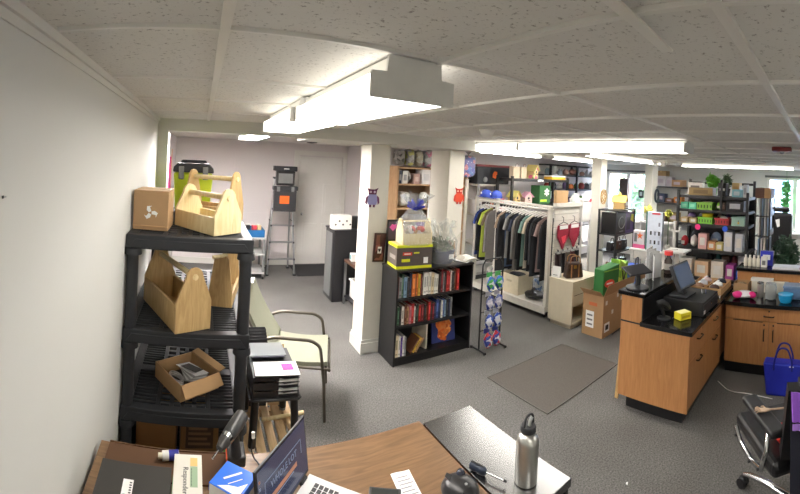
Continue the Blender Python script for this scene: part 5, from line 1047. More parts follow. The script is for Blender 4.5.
    t = carton('large_carton', 'long open cardboard carton on the floor between the cream cabinet and the register counter', (X + L / 2, Y + D / 2, 0), (L, D, h), 0, CARD, True, [('f', .16, 68), ('l', .12, 42), ('r', .12, 50)])
    obj('paper_label', MB().box(-L / 2 - .0015, -L / 2 - .0003, -.02, .1, .1, .3), PAPER, t)
    for k in range(3): obj('label_print', MB().box(-L / 2 - .0024, -L / 2 - .0016, .0, .08, .13 + .055 * k, .15 + .055 * k), P((120, 120, 124)), t)
    obj('red_logo', MB().box(-L / 2 - .0015, -L / 2 - .0003, -.06, .06, .37, .41), mat((196, 104, 60), .6), t); obj('white_sticker', MB().box(-.6, -.48, -D / 2 - .0012, -D / 2 - .0002, .06, .17), PAPER, t); obj('sticker_mark', MB().box(-.575, -.505, -D / 2 - .002, -D / 2 - .0013, .085, .145), INK, t)
    for x, zz in ((-.57, .42), (-.42, .28), (-.3, .46), (-.2, .4), (-.08, .46), (.04, .44)): obj('tape_bit', MB().box(x - .022, x + .022, -D / 2 - .0012, -D / 2 - .0002, zz - .03, zz + .02), P((222, 216, 206), rough=.3), t)
    obj('black_strap', MB().tube([(-.45, -D / 2 - .03, .012), (-.2, -D / 2 - .012, .012), (.3, -D / 2 - .02, .012), (.62, -D / 2 - .012, .012)], .008, 8), BLACK, t)
    g = thing('shopping_bag', 'dark green reusable shopping bag with a red logo standing in the long carton', 'shopping bag', (X + .27, Y + .15, .006), -.12); obj('bag', MB().prism([(-.16, .001), (.16, .001), (.18, .82), (-.14, .78)], -.08, .08), mat((36, 104, 46), .7, bump=.1), g, .01); obj('red_logo', MB().prism([(.1 * math.cos(a) - .02, .05 * math.sin(a) + .6) for a in [2 * PI * k / 16 for k in range(16)]], -.0825, -.0805), mat((206, 60, 50), .5), g)
    obj('white_text', MB().box(-.08, .04, -.0835, -.0826, .592, .612), PAPER, g); obj('white_edge', MB().box(-.135, .16, -.0815, -.0803, .755, .77), mat((120, 170, 60), .6), g)
    g = thing('shopping_bag', 'lime green patterned shopping bag behind the dark green one in the long carton', 'shopping bag', (X + .63, Y + .16, .006), .1); obj('bag', MB().prism([(-.13, .001), (.13, .001), (.14, .80), (.04, .78), (-.13, .86)], -.07, .07), patch([(150, 200, 60), (190, 222, 90), (120, 180, 60)], 14, .6, 'lime_bag', True), g, .01); obj('strap', MB().tube([(-.06, -.073, .7), (-.02, -.078, .55), (.06, -.073, .68)], .009, 8, round_=.04), BLACK, g)
    g = thing('shopping_bag', 'blue shopping bag with black handles at the far end of the long carton', 'shopping bag', (X + .97, Y + .16, .006), .1); obj('bag', MB().prism([(-.15, .001), (.15, .001), (.15, .70), (-.15, .66)], -.08, .08), mat((40, 84, 180), .6), g, .01); obj('strap', MB().tube([(-.07, -.084, .64), (-.05, -.086, .8), (.05, -.086, .82), (.07, -.084, .66)], .009, 8, round_=.04), BLACK, g); obj('pink_print', MB().box(.02, .11, -.082, -.0805, .5, .6), mat((226, 84, 150), .5), g)
clothes_rail()
# ------------------------------------------------------------------ around the middle column
def middle():
    W = P((224, 222, 218), rough=.5)
    t = thing('shelf_lamp', 'white floor lamp with open shelves and a square fabric shade, before the middle column', 'floor lamp', (4.80, 3.36, 0)); s = .24
    for x in (0, s - .022):
        for y in (0, s - .022): obj('post', MB().box(x, x + .022, y, y + .022, .001, 1.58), W, t)
    for z in (.06, .48, .9, 1.28): obj('shelf_board', MB().box(.0225, s - .0225, .0225, s - .0225, z - .015, z), W, t)
    for y in (.004, s - .008): obj('shade_panel', MB().box(.0225, s - .0225, y, y + .004, 1.285, 1.565), mat((232, 230, 224), .8), t)
    for x in (.004, s - .008): obj('shade_panel', MB().box(x, x + .004, .0225, s - .0225, 1.285, 1.565), mat((232, 230, 224), .8), t)
    obj('top_frame', MB().box(-.006, s + .006, -.006, s + .006, 1.5805, 1.6), W, t); obj('pink_tag', MB().cyl((.19, -.0065, 1.585), (.19, -.012, 1.585), .03, n=14), mat((250, 90, 100), .5), t)
    for k, (z, c, lab) in enumerate(((.9015, (60, 60, 64), 'dark'), (.4815, (150, 120, 60), 'ochre'))):
        g = thing('ornament', '%s ornament on a shelf of the white floor lamp' % lab, 'ornament', (4.92, 3.48, z)); obj('body', MB().lathe([(.03, .001), (.06, .04), (.05, .1), (.02, .14), (.03, .17)], n=14), mat(c, .4), g); obj('stopper', MB().ball((0, 0, .19), .02, 10), GREYP, g)
    p = PY(606, 194, 3.49); t = thing('wreath', 'small gold filigree wreath hung on the middle column', 'wreath', (5.55, 3.472, 1.62)); G = mat((176, 140, 76), .35, .6)
    obj('ring_frame', MB().tube([(.085 * math.cos(a), 0, .12 * math.sin(a)) for a in [2 * PI * k / 24 for k in range(24)]], .007, 6, True), G, t)
    for k in range(8): a = 2 * PI * k / 8; obj('scroll', MB().tube([(.05 * math.cos(a) + .025 * math.cos(q), -.002, .075 * math.sin(a) + .025 * math.sin(q)) for q in [2 * PI * i / 10 for i in range(10)]], .005, 6, True), G, t)
    # black rack of dark goods with a birdhouse on top
    X, Y, w, d, H = 5.28, 3.05, .62, .34, 1.44
    t = thing('black_shelf_unit', 'small black shelf unit of dark goods right of the white floor lamp', 'shelf', (X, Y, 0))
    for x in (0, w - .025):
        for y in (0, d - .025): obj('post', MB().box(x, x + .025, y, y + .025, .001, H - .021), BLACKM, t)
    for z in (.2, .5, .8, 1.06, H): obj('shelf_board', MB().box(-.002, w + .002, -.002, d + .002, z - .02, z), BLACKM, t) if z == H else obj('shelf_board', MB().box(.0255, w - .0255, .0, d, z - .016, z), BLACKM, t)
    g = thing('speaker_box', 'black boxed speaker with a round ring on the upper shelf of the small black unit', 'speaker', (X + .18, Y + .16, 1.0615)); obj('box', MB().box(-.14, .13, -.15, .14, .001, .33), BLACK, g, .004); obj('ring', MB().tube([(.09 * math.cos(a), -.1525, .18 + .09 * math.sin(a)) for a in [2 * PI * k / 24 for k in range(24)]], .006, 6, True), GREYP, g); obj('cone', MB().cyl((0, -.1503, .18), (0, -.153, .18), .05, n=20), P((50, 50, 54)), g); obj('text_line', MB().box(-.06, .06, -.1516, -.1504, .04, .055), GREYP, g)
    g = carton('purple_box', 'dark purple toy box with a yellow corner on the small black shelf unit', (X + .46, Y + .16, 1.0615), (.26, .28, .33), 0, mat((74, 56, 110), .4), tape=False); obj('yellow_corner', MB().prism([(.03, .2), (.129, .16), (.129, .29), (.06, .3)], -.1418, -.1403), mat((214, 206, 90), .5), g); obj('dark_print', MB().box(-.11, .02, -.1415, -.1403, .05, .25), P((40, 32, 60)), g)
    R = random.Random(8)
    for row, z in enumerate((.8, .5, .2)):
        for k in range(3):
            nm = ('black', 'brown', 'grey')[(k + row) % 3]; c = ((34, 34, 38), (92, 62, 50), (90, 90, 94))[(k + row) % 3]
            g = thing('shoe_pair_box' if False else 'handbag', '%s handbag, %s from left on the %s shelf of the small black unit' % (nm, ORD[k], ('second', 'third', 'fourth')[row]), 'handbag', (X + .12 + .19 * k, Y + .15, z + .0015), 0, 'handbags in the small black unit'); obj('bag', MB().prism([(-.075, .001), (.075, .001), (.06, .13), (-.06, .13)], -.05, .05), mat(c, .4), g, .012); obj('strap', MB().tube([(-.045, -.02, .13), (-.04, -.02, .19), (.04, -.02, .19), (.045, -.02, .13)], .006, 6, round_=.03), mat(c, .4), g); obj('clasp', MB().box(-.012, .012, -.054, -.0505, .07, .1), ALU, g)
    g = thing('birdhouse', 'wooden birdhouse with a yellow roof on top of the small black unit', 'birdhouse', (X + .36, Y + .17, H + .0015), .35); obj('body', MB().prism([(-.1, .001), (.1, .001), (.1, .12), (0, .2), (-.1, .12)], -.09, .09), mat((206, 170, 110), .6), g)
    for k in (-1, 1): obj('roof_panel', MB().box(0, .155, -.12, .12, .001, .014, Matrix.Translation((0, 0, .208)) @ Matrix.Rotation(math.radians(39 if k > 0 else 141), 4, 'Y')), mat((206, 178, 90), .6), g)
    obj('entrance', MB().cyl((.02, -.0903, .09), (.02, -.092, .09), .026, n=14), INK, g); obj('perch', MB().cyl((.02, -.0903, .045), (.02, -.14, .045), .007, n=8), CARDD, g); obj('finial', MB().lathe([(.03, .0), (.02, .03), (.004, .05)], (0, 0, .222), 10), mat((206, 178, 90), .6), g)
    # white desk with hutch
    X, Y, w, d = 5.66, 2.385, .5, .6
    t = thing('white_desk', 'white writing desk with a raised hutch beyond the long carton', 'desk', (X, Y, 0))
    for x in (0, w - .05):
        for y in (0, d - .05): obj('leg', MB().box(x, x + .05, y, y + .05, .001, .8), W, t)
    obj('desk_top', MB().box(-.02, w + .01, -.02, d + .02, .8005, .83), W, t, .003); obj('drawer', MB().box(.004, .02, .055, d - .055, .68, .79), W, t, .002); obj('drawer_knob', MB().ball((-.012, d / 2, .735), .014, 10), GREYP, t); obj('lower_shelf', MB().box(.0505, w - .0505, .02, d - .02, .35, .37), W, t)
    obj('hutch_back', MB().box(w - .03, w - .01, 0, d, .8305, 1.22), W, t); obj('hutch_shelf', MB().box(w - .2, w - .0305, 0.0205, d - .0205, 1.0, 1.02), W, t); obj('hutch_top', MB().box(w - .22, w, -.01, d + .01, 1.2205, 1.245), W, t)
    for y in (0, d - .02): obj('hutch_side', MB().box(w - .2, w - .0305, y, y + .02, .8305, 1.22), W, t)
    g = thing('boxed_tablet', 'white box printed with small black gadgets and a red bar, standing on the white desk', 'box', (X + .06, Y + .2, .8315)); obj('box', MB().box(-.03, .03, -.12, .14, .001, .60), P((206, 214, 228)), g, .003); obj('teal_edge', MB().box(-.0312, .0312, .1403, .16, .001, .60), mat((40, 110, 100), .5), g); obj('red_bar', MB().box(-.0315, -.0303, -.08, .06, .56, .59), mat((206, 70, 80), .5), g)
    for k in range(7): obj('gadget_print', MB().box(-.0318, -.0303, -.085 + .07 * (k % 3), -.055 + .07 * (k % 3), .1 + .14 * (k // 3), .16 + .14 * (k // 3)), INK if k % 2 else P((120, 126, 140)), g)
    g = thing('yellow_flower', 'yellow artificial flower on a stem behind the white gadget box', 'flower', (X + .22, Y + .06, .8315)); obj('pot', MB().lathe([(.035, .001), (.045, .08), (.04, .08)], n=14), W, g); obj('stem', MB().cyl((0, 0, .0805), (0, 0, .54), .005, n=8), mat((90, 130, 60), .6), g); obj('petals', leafy(MB(), (0, 0, .58), (.06, .06, .05), 60, .035, 4), mat((206, 206, 90), .6), g)
    g = thing('toy_box', 'white toy box with a pink base and orange star, left on the white desk', 'box', (X + .12, Y + .50, .8315)); obj('box', MB().box(-.05, .05, -.1, .1, .06, .28), P((226, 220, 226)), g, .003); obj('pink_base', MB().box(-.052, .052, -.102, .102, .001, .0595), mat((234, 110, 160), .5), g); obj('orange_star', MB().prism([(r * math.cos(PI * k / 5 + .3) - .02, r * math.sin(PI * k / 5 + .3) + .2) for k, r in enumerate([.06, .025] * 5)], -.053, -.0505, 'YZ'), mat((250, 120, 70), .5), g); obj('grey_print', MB().box(-.0512, -.0503, .03, .08, .1, .24), GREYP, g)
    g = thing('flower_bunch', 'bunch of yellow and green flowers on the hutch of the white desk', 'flowers', (X + .39, Y + .5, 1.2465)); obj('vase', MB().lathe([(.04, .001), (.05, .06), (.03, .1), (.035, .12)], n=14), P((190, 180, 170)), g); obj('blooms', leafy(MB(), (0, 0, .19), (.09, .09, .07), 90, .04, 6), mat((206, 196, 90), .5), g)
    t = thing('plant_stand', 'white turned pedestal stand with a square top between the white desk and black bin shelf', 'stand', (5.48, 2.12, 0)); obj('base', MB().box(-.12, .12, -.12, .12, .001, .03), W, t); obj('column', MB().lathe([(.05, .03), (.03, .1), (.05, .3), (.03, .5), (.045, .7), (.03, .86), (.06, .9)], n=14), W, t); obj('top', MB().box(-.17, .17, -.16, .16, .9005, .925), W, t)
    g = thing('candle_holder', 'tall white candle holder with side arms on the white pedestal stand', 'candle holder', (5.48, 2.17, .9265)); obj('stem', MB().lathe([(.06, .001), (.06, .012), (.018, .03), (.025, .15), (.016, .3), (.026, .42)], n=12), W, g); obj('cross_arm', MB().box(-.015, .015, -.085, .085, .26, .285), W, g)
    for s in (-1, 1): obj('cup', MB().cyl((0, s * .08, .2855), (0, s * .08, .33), .02, n=10), W, g)
    # dark ring on the far column
    t = thing('ring_ornament', 'dark blue ring ornament hung on the farthest column', 'ornament', (7.5, 3.412, 1.6)); obj('ring_frame', MB().tube([(.085 * math.cos(a), -.01, .125 * math.sin(a)) for a in [2 * PI * k / 24 for k in range(24)]], .022, 8, True), P((34, 42, 56)), t); obj('hanging_loop', MB().tube([(-.03, -.005, .15), (0, -.005, .2), (.03, -.005, .15)], .006, 6), BLACK, t)
middle()
# ------------------------------------------------------------------ register counter
def pull(parent, c, axis, l=.11):
    """dark bow handle centred at c; axis 'x','y','z' is its long direction; stands off toward -dir"""
    d = {'x': Vector((1, 0, 0)), 'y': Vector((0, 1, 0)), 'z': Vector((0, 0, 1))}[axis[0]]; o = {'-x': Vector((-1, 0, 0)), '-y': Vector((0, -1, 0))}[axis[1:]]; c = Vector(c)
    return obj('handle', MB().tube([c - d * l / 2, c - d * l / 2 + o * .025, c + d * l / 2 + o * .025, c + d * l / 2], .006, 8, round_=.015), P((50, 36, 28), rough=.35, metal=.5), parent)
CT = .772
def counters():
    X0, X1, Y0, YM, Y1 = 3.02, 4.5, 1.03, 1.46, 1.655; XD = 4.0
    t = thing('register_counter', 'maple register counter with a glossy black top and a raised back ledge', 'counter', (0, 0, 0)); t.location = (X0, Y0, 0); w, m, d = X1 - X0, YM - Y0, Y1 - Y0
    obj('end_panel', MB().box(0, .02, .0, d, .12, .735), MAPLE, t, .001); obj('end_panel', MB().box(w - .02, w, .0, d, .12, .735), MAPLE, t, .001)
    obj('back_panel', MB().box(.0205, w - .0205, d - .02, d, .12, .735), MAPLE, t); obj('carcass', MB().box(.0205, w - .0205, .03, d - .0205, .125, .734), MAPLED, t)
    obj('toe_kick', MB().box(.07, w - .02, .06, d - .05, .001, .1195), BLACK, t)
    obj('counter_top', MB().box(-.03, XD - .003 - X0, -.03, m - .0005, .7355, CT).box(XD - .0025 - X0, w, -.005, d, .7355, CT), GLOSSB, t, .003)
    obj('ledge_panel', MB().box(0, XD + .1 - X0, m, d, .736, .965), MAPLE, t, .001); obj('edge_strip', MB().box(-.002, -.0003, m, d + .001, .737, .75), BLACK, t); obj('ledge_top', MB().box(-.025, XD + .12 - X0, m - .03, d + .025, .9655, 1.0), GLOSSB, t, .004); obj('ledge_front', MB().box(.002, XD + .1 - X0, m - .012, m - .0008, CT + .0005, .965), BLACK, t)
    dw = (XD - X0 - .03) / 2
    for k in range(2):
        x = .023 + k * (dw + .004)
        for z0, z1 in ((.13, .50), (.505, .73)):
            dr = obj('drawer' if z0 > .3 else 'door', MB().box(x, x + dw, .005, .0295, z0, z1), MAPLED, t, .001)
            if z0 > .3: pull(dr, (x + dw / 2, .0048, .64), 'x-y')
            else: pull(dr, (x + dw / 2, .0048, .46), 'x-y')
            obj('lock', MB().cyl((x + dw / 2 + .09, .0048, z1 - .05), (x + dw / 2 + .09, .002, z1 - .05), .008, n=10), CHROME, dr)
    g = thing('wood_strip', 'thin wooden strip leaning on the side of the register counter', 'wood', (2.985, 1.74, .001), 0); g.rotation_euler = (.06, 0, 0); obj('strip', MB().box(-.0, .015, .0, .03, .001, .40), PINE, g); obj('edge_face', MB().box(.0152, .017, .0, .03, .001, .40), CARDD, g); g.location = (3.13, 1.712, .004)
    # goods on the ledge
    z = 1.0015
    t = thing('tablet_stand', 'black tablet on a pedestal stand seen from behind, on the register ledge corner', 'tablet', (3.14, 1.57, z), -.35)
    obj('base', MB().lathe([(.1, .001), (.1, .012), (.03, .02), (.0, .02)], n=28), BLACKP, t); obj('post', MB().box(-.022, -.010, -.01, .012, .0205, .13).box(.010, .022, -.01, .012, .0205, .13).box(-.0099, .0099, -.01, .012, .1, .13), BLACKP, t)
    Mx = Matrix.Translation((0, .0, .145)) @ Matrix.Rotation(math.radians(-68), 4, 'X'); obj('tablet', MB().box(-.13, .13, -.008, .008, -.05, .09, Mx), BLACKM, t, .006); obj('screen', MB().box(-.11, .11, .0083, .0092, -.042, .082, Mx), P((30, 36, 50), rough=.1), t)
    g = thing('bottle', 'clear bottle of dark liquid with a red cap on the register ledge', 'bottle', (3.80, 1.56, z)); obj('body', MB().lathe([(.04, .001), (.042, .02), (.042, .13), (.02, .17), (.018, .185)], n=18), mat((70, 60, 56), .15), g); obj('label_band', MB().lathe([(.0424, .04), (.0424, .1)], n=18), P((196, 190, 184)), g); obj('cap', MB().cyl((0, 0, .1855), (0, 0, .225), .045, n=18), mat((226, 70, 66), .4), g)
    g = thing('plastic_bag', 'sheaf of clear plastic bags standing behind the tablet on the register ledge', 'bag', (3.5, 1.60, z), .2)
    for k in range(4): obj('bag_sheet', MB().sheet(lambda u, v, k=k: (-.1 + .2 * u + .02 * k, -.04 + .03 * k + .03 * math.sin(4 * u + k), .004 + (.24 + .02 * k) * v * (1 - .3 * (u - .5) ** 2)), 8, 6, .0015), mat((222, 222, 222), .25), g)
    g = thing('blue_folder', 'blue and pink folder leaning behind the register ledge tablet, in the long carton direction', 'folder', (3.30, 1.655, z), .1); obj('folder', MB().prism([(-.05, .001), (.05, .001), (.06, .10), (-.03, .12)], -.008, .008), mat((50, 100, 200), .4), g); obj('pink_flap', MB().prism([(.0, .1105), (.06, .1015), (.07, .14), (.02, .15)], -.007, .007), mat((240, 90, 150), .5), g)
    for k, (c, x, lab) in enumerate((((226, 226, 222), 3.92, 'white'), ((200, 206, 196), 4.0, 'pale green'))):
        g = thing('bottle', '%s pump bottle at the far end of the register ledge' % lab, 'bottle', (x - .01, 1.58 + .06 * k, z)); obj('body', MB().lathe([(.03, .001), (.032, .01), (.03, .1), (.012, .125), (.012, .135)], n=14), mat(c, .35), g); obj('pump', MB().cyl((0, 0, .1355), (0, 0, .17), .009, n=8).box(-.04, .008, -.007, .007, .1705, .18), P((60, 90, 180)) if k == 0 else WHITE, g)
    # goods on the lower top
    z = CT + .0015
    t = thing('monitor', 'black touch screen monitor tilted back, on the black cash drawer of the register counter', 'monitor', (3.50, 1.27, z + .122), -.08)
    obj('base', MB().box(-.11, .11, -.08, .09, .001, .018), BLACKP, t, .005); obj('neck', MB().prism([(-.02, .0185), (.05, .0185), (.03, .1), (.0, .1)], -.03, .03, 'YZ'), BLACKP, t)
    Mx = Matrix.Translation((0, .01, .17)) @ Matrix.Rotation(math.radians(-26), 4, 'X'); obj('housing', MB().box(-.17, .17, -.015, .02, -.11, .13, Mx), BLACKP, t, .008)
    sm, nt, b_ = base_mat('register_screen'); b_.inputs['Base Color'].default_value = lin((60, 70, 90)); b_.inputs['Emission Color'].default_value = lin((100, 114, 140)); b_.inputs['Emission Strength'].default_value = .16; b_.inputs['Roughness'].default_value = .12
    obj('screen', MB().box(-.15, .15, -.0165, -.0153, -.085, .112, Mx), sm, t)
    t = thing('cash_drawer', 'wide flat black cash drawer under the touch screen on the register counter', 'cash drawer', (3.58, 1.22, z), -.02); obj('case', MB().box(-.22, .22, -.19, .19, .001, .12), BLACKM, t, .004); obj('drawer_front', MB().box(-.21, .21, -.197, -.1905, .012, .1), BLACKP, t, .002); obj('keyhole', MB().cyl((.0, -.1973, .07), (.0, -.2, .07), .012, n=14), CHROME, t); obj('white_tag', MB().box(-.21, -.17, -.1985, -.1973, .02, .05), PAPER, t)
    g = thing('pens', 'few pens lying on top of the black cash drawer', 'pens', (3.69, 1.14, z + .1215), .4)
    for k in range(3): obj('pen', MB().cyl((-.06, -.02 + .018 * k, .006), (.07, -.03 + .02 * k, .006), .005, n=8), (P((60, 60, 110)), BLACK, ALU)[k], g)
    t = thing('scanner', 'black hand scanner on its stand at the front of the register counter', 'scanner', (3.17, 1.32, z), -.3); obj('base', MB().lathe([(.06, .001), (.06, .01), (.02, .02)], n=20), BLACKP, t); obj('handle', MB().tube([(0, 0, .02), (-.01, .01, .07), (-.035, .02, .12)], [.014, .016, .02], 10), BLACKM, t); obj('head', MB().tube([(-.06, .03, .135), (-.02, .01, .14), (.02, -.01, .115), (.045, -.02, .08)], [.022, .028, .024, .016], 10), BLACKM, t)
    t = thing('sticky_pad', 'yellow printed box on the black top of the register counter', 'box', (3.25, 1.18, z), -.5); t.scale = (1.35, 1.5, 1.1); obj('block', MB().box(-.045, .045, -.03, .03, .001, .055), mat((240, 226, 50), .5), t, .003); obj('top_print', MB().box(-.04, .04, -.026, .026, .0553, .0562), mat((240, 236, 170), .5), t); obj('text_line', MB().box(-.035, .03, -.0315, -.0303, .018, .036), mat((200, 176, 30), .5), t)
    g = thing('scanner_cable', 'thin grey cable lying from the scanner to the cash drawer', 'cable', (3.2, 1.27, z)); obj('cable', MB().tube([(.01, -.01, .003), (.05, -.03, .003), (.08, .0, .003), (.14, -.01, .003)], .003, 6, round_=.03), GREYP, g)
    g = thing('glass_sheet', 'small black card lying at the front edge of the register counter', 'card', (3.46, 1.008 + .008, z), 0); obj('card', MB().box(-.05, .04, -.008, .008, .001, .004), BLACK, g)
    # counter along the right
    X0, X1, X2, Ya, Yb = 4.04, 4.56, 4.78, -.62, 1.0
    t = thing('side_counter', 'maple counter with drawers and doors along the right, behind the blue tote', 'counter', (X0, Ya, 0)); w, m, L = X2 - X0, X1 - X0, Yb - Ya
    obj('carcass', MB().box(.022, m, .0, L, .12, .70), MAPLED, t); obj('toe_kick', MB().box(.07, m, .0, L, .001, .1195), BLACK, t); obj('counter_top', MB().box(-.025, m - .0005, -.0, L + .015, .7005, .74), GLOSSB, t, .003)
    obj('back_panel', MB().box(m, w, .0, L, .12, .94), MAPLE, t); obj('ledge_top', MB().box(m - .03, w + .06, -.02, L + .015, .9405, .975), GLOSSB, t, .004)
    uw = .90
    for k in range(2):
        y1 = L - .004 - k * (uw + .004); y0 = max(.0, y1 - uw)
        dr = obj('drawer', MB().box(0, .0215, y0, y1, .565, .695), MAPLED, t, .0015); yc = (y0 + y1) / 2; pull(dr, (-.0003, yc, .62), 'y-x', .1); obj('lock', MB().cyl((-.0003, yc + .0, .668), (-.004, yc + .0, .668), .009, n=10), BLACK, dr)
        for a, b, s in ((y0, yc - .002, 1), (yc + .002, y1, -1)):
            if b - a < .15: continue
            do = obj('door', MB().box(0, .0215, a, b, .13, .56), MAPLED, t, .0015); yy = (b - .045) if s > 0 else (a + .045); pull(do, (-.0003, yy, .43), 'z-x', .11); obj('lock', MB().cyl((-.0003, yy, .53), (-.004, yy, .53), .009, n=10), BLACK, do); obj('finger_slot', MB().box(-.0012, -.0002, a + .06, b - .08, .552, .5595), BLACK, do)
    z = .7415
    def put(name, label, cat, x, y, rz=0, zz=z, grp=None): return thing(name, label, cat, (x, y, zz), rz, grp)
    g = put('snack_bag', 'white and magenta snack bag lying on the side counter, left end', 'snack bag', 4.19, .84, .3); obj('bag', MB().ball((0, 0, .036), (.09, .12, .035), 16, .08, 3), mat((234, 230, 232), .35), g); obj('magenta_end', MB().ball((-.03, .07, .04), (.068, .06, .034), 14, .08, 4), mat((226, 40, 130), .35), g); obj('magenta_end', MB().ball((-.04, -.08, .04), (.05, .045, .034), 14, .08, 4), mat((226, 40, 130), .35), g)
    g = put('canister', 'brushed steel canister beside the glass jar on the side counter', 'canister', 4.27, .68); obj('body', MB().cyl((0, 0, .001), (0, 0, .14), .035, n=20), STEEL, g); obj('lid', MB().cyl((0, 0, .1405), (0, 0, .155), .036, n=20), CHROME, g)
    g = put('glass_jar', 'clear glass jar of odds and ends on the side counter', 'jar', 4.22, .56); obj('jar', MB().lathe([(.05, .001), (.062, .012), (.062, .13), (.055, .15)], n=24), CLEARP, g); obj('lid', MB().cyl((0, 0, .1505), (0, 0, .165), .057, n=20), CLEARP, g); obj('contents', MB().ball((0, 0, .05), (.045, .045, .045), 12, .15, 4), P((110, 100, 96)), g)
    g = put('blue_bowl', 'bright blue plastic bowl on the side counter', 'bowl', 4.15, .395); obj('bowl', MB().lathe([(.055, .001), (.07, .03), (.075, .075), (.07, .075), (.062, .03), (.0, .012)], n=24), mat((30, 150, 206), .3), g); obj('rim', MB().lathe([(.072, .0755), (.08, .08), (.08, .086), (.072, .086)], n=24), mat((60, 170, 220), .3), g)
    g = put('plastic_tub', 'grey blue lidded plastic tub beside the bright blue bowl', 'tub', 4.32, .33); obj('tub', MB().prism([(-.08, .001), (.08, .001), (.09, .12), (-.09, .12)], -.1, .1), mat((96, 124, 160), .3), g, .01); obj('lid', MB().box(-.095, .095, -.105, .105, .1205, .14), mat((120, 146, 176), .3), g, .004)
    g = put('tan_box', 'tan carton at the right of the grey blue tub on the side counter', 'box', 4.36, .14); obj('body', MB().box(-.06, .06, -.07, .07, .001, .13), CARD2, g, .002); obj('teal_lid', MB().box(-.05, .05, -.05, .05, .1305, .18), mat((36, 120, 130), .4), g, .004)
    g = put('foam_cup', 'white foam cup upside down behind the grey blue tub', 'cup', 4.47, .25); obj('cup', MB().lathe([(.04, .001), (.028, .13)], n=20), WHITE, g); obj('rim', MB().lathe([(.0405, .002), (.044, .004), (.044, .01), (.0405, .012)], n=20), WHITE, g)
    g = put('white_carton', 'long white carton lying against the back of the side counter', 'box', 4.475, .62, 0); obj('body', MB().box(-.04, .04, -.22, .19, .001, .12), P((226, 220, 204)), g, .003); obj('lid_fold', MB().box(-.041, .041, -.05, .20, .1205, .15), WHITE, g, .002)
    g = put('tan_tray', 'low tan cardboard tray on the side counter behind the snack bag', 'tray', 4.40, .91, 0); obj('tray', MB().panel_open_box(-.08, .1, -.08, .08, .001, .11, .004), CARD, g); obj('filling', MB().ball((.01, 0, .062), (.06, .055, .045), 12, .15, 3), P((150, 130, 100)), g)
    g = carton('sorting_tray', 'open cardboard sorting tray full of small goods in the corner between the counters', (4.26, 1.235, CT + .0015), (.44, .36, .07), .0, CARD2, True, cat='tray')
    obj('divider', MB().box(-.213, .213, -.003, .003, .006, .06), CARD2, g)
    for x in (-.075, .07):
        for s in (-1, 1): obj('divider', MB().box(x - .003, x + .003, min(s * .0035, s * .173), max(s * .0035, s * .173), .006, .06), CARD2, g)
    for x, y, c, lab in ((-.145, -.085, (76, 54, 46), 'brown'), (-.145, .085, (150, 112, 84), 'tan'), (0, -.085, (232, 232, 234), 'white'), (0, .085, (206, 206, 214), 'pale grey'), (.14, -.085, (40, 44, 60), 'dark blue'), (.14, .085, (214, 190, 190), 'pinkish')):
        q = thing('small_packet', '%s crumpled packet in the cardboard sorting tray' % lab, 'packet', tuple(g.location + Vector((x, y, .0075))), 0, 'packets in the sorting tray'); obj('packet', MB().ball((0, 0, .045), (.046, .058, .04), 12, .12, int(x * 90)), mat(c, .5), q); obj('label_strip', MB().box(-.02, .02, -.012, .012, .09, .093), PAPER, q)
    q = thing('pen_bundle', 'bundle of white and black pens lying across the front of the sorting tray', 'pens', (4.12, 1.235, CT + .11)); q.location = (4.0, 1.1, CT + .0015)
    for k in range(5): obj('pen', MB().cyl((-.03, -.05 + .016 * k, .006), (.022, -.04 + .017 * k, .006), .006, n=8), (WHITE, BLACK)[k % 2], q)
    z2 = .9765
    for k in range(4):
        g = thing('white_bottle', 'small white bottle, %s from left in the row on the side counter ledge' % ORD[k], 'bottle', (4.66, .93 - .05 * k, z2), 0, 'white bottles on the ledge'); obj('body', MB().lathe([(.02, .001), (.022, .01), (.022, .09), (.01, .11)], n=14), P((232, 226, 210)), g); obj('cap', MB().cyl((0, 0, .1105), (0, 0, .13), .012, n=12), WHITE, g)
    g = thing('white_box', 'upright white box on the side counter ledge, right of the white bottles', 'box', (4.66, .71, z2)); obj('body', MB().box(-.03, .03, -.035, .035, .001, .12), WHITE, g, .002); obj('print', MB().box(-.0312, -.0303, -.02, .02, .03, .08), GREYP, g)
    g = thing('blue_box', 'royal blue box behind the upright white box on the side counter ledge', 'box', (4.77, .70, z2)); obj('body', MB().box(-.03, .03, -.08, .07, .001, .17), mat((50, 60, 190), .4), g, .002); obj('white_print', MB().box(-.0312, -.0303, -.05, .04, .07, .13), PAPER, g)
    g = thing('paper_stack', 'flat stack of white papers along the side counter ledge', 'papers', (4.67, .36, z2)); 
    for k in range(4): obj('sheet_pile', MB().box(-.1 + .005 * k, .1, -.25 + .01 * k, .24, .001 + .006 * k, .0065 + .006 * k), (PAPER, P((206, 206, 212)))[k % 2], g)
    g = thing('wall_basket', 'hanging', 'x', (0, 0, 0)) if False else None
    g = thing('stick', 'thin wooden stick standing in a red holder on the side counter ledge', 'stick', (4.58, .26, z2 + .0), 0); g.location = (4.555, .255, z2); obj('holder', MB().ball((0, 0, .03), (.03, .03, .028), 12), mat((190, 70, 50), .5), g); obj('stick', MB().cyl((0, 0, .0585), (0, 0, .26), .006, n=8), PINE, g); obj('cream_ring', MB().cyl((0, 0, .2605), (0, 0, .31), .03, n=14), CREAM, g)
    # blue tote on the floor
    X, Y = 3.80, .36
    t = thing('tote_bag', 'royal blue tote bag standing on the floor in front of the side counter doors', 'tote bag', (3.80, .36, 0), PI / 2); BL = mat((32, 44, 170), .5, bump=.08)
    obj('bag', MB().prism([(-.15, .002), (.15, .002), (.185, .30), (-.185, .30)], -.07, .07), BL, t, .02)
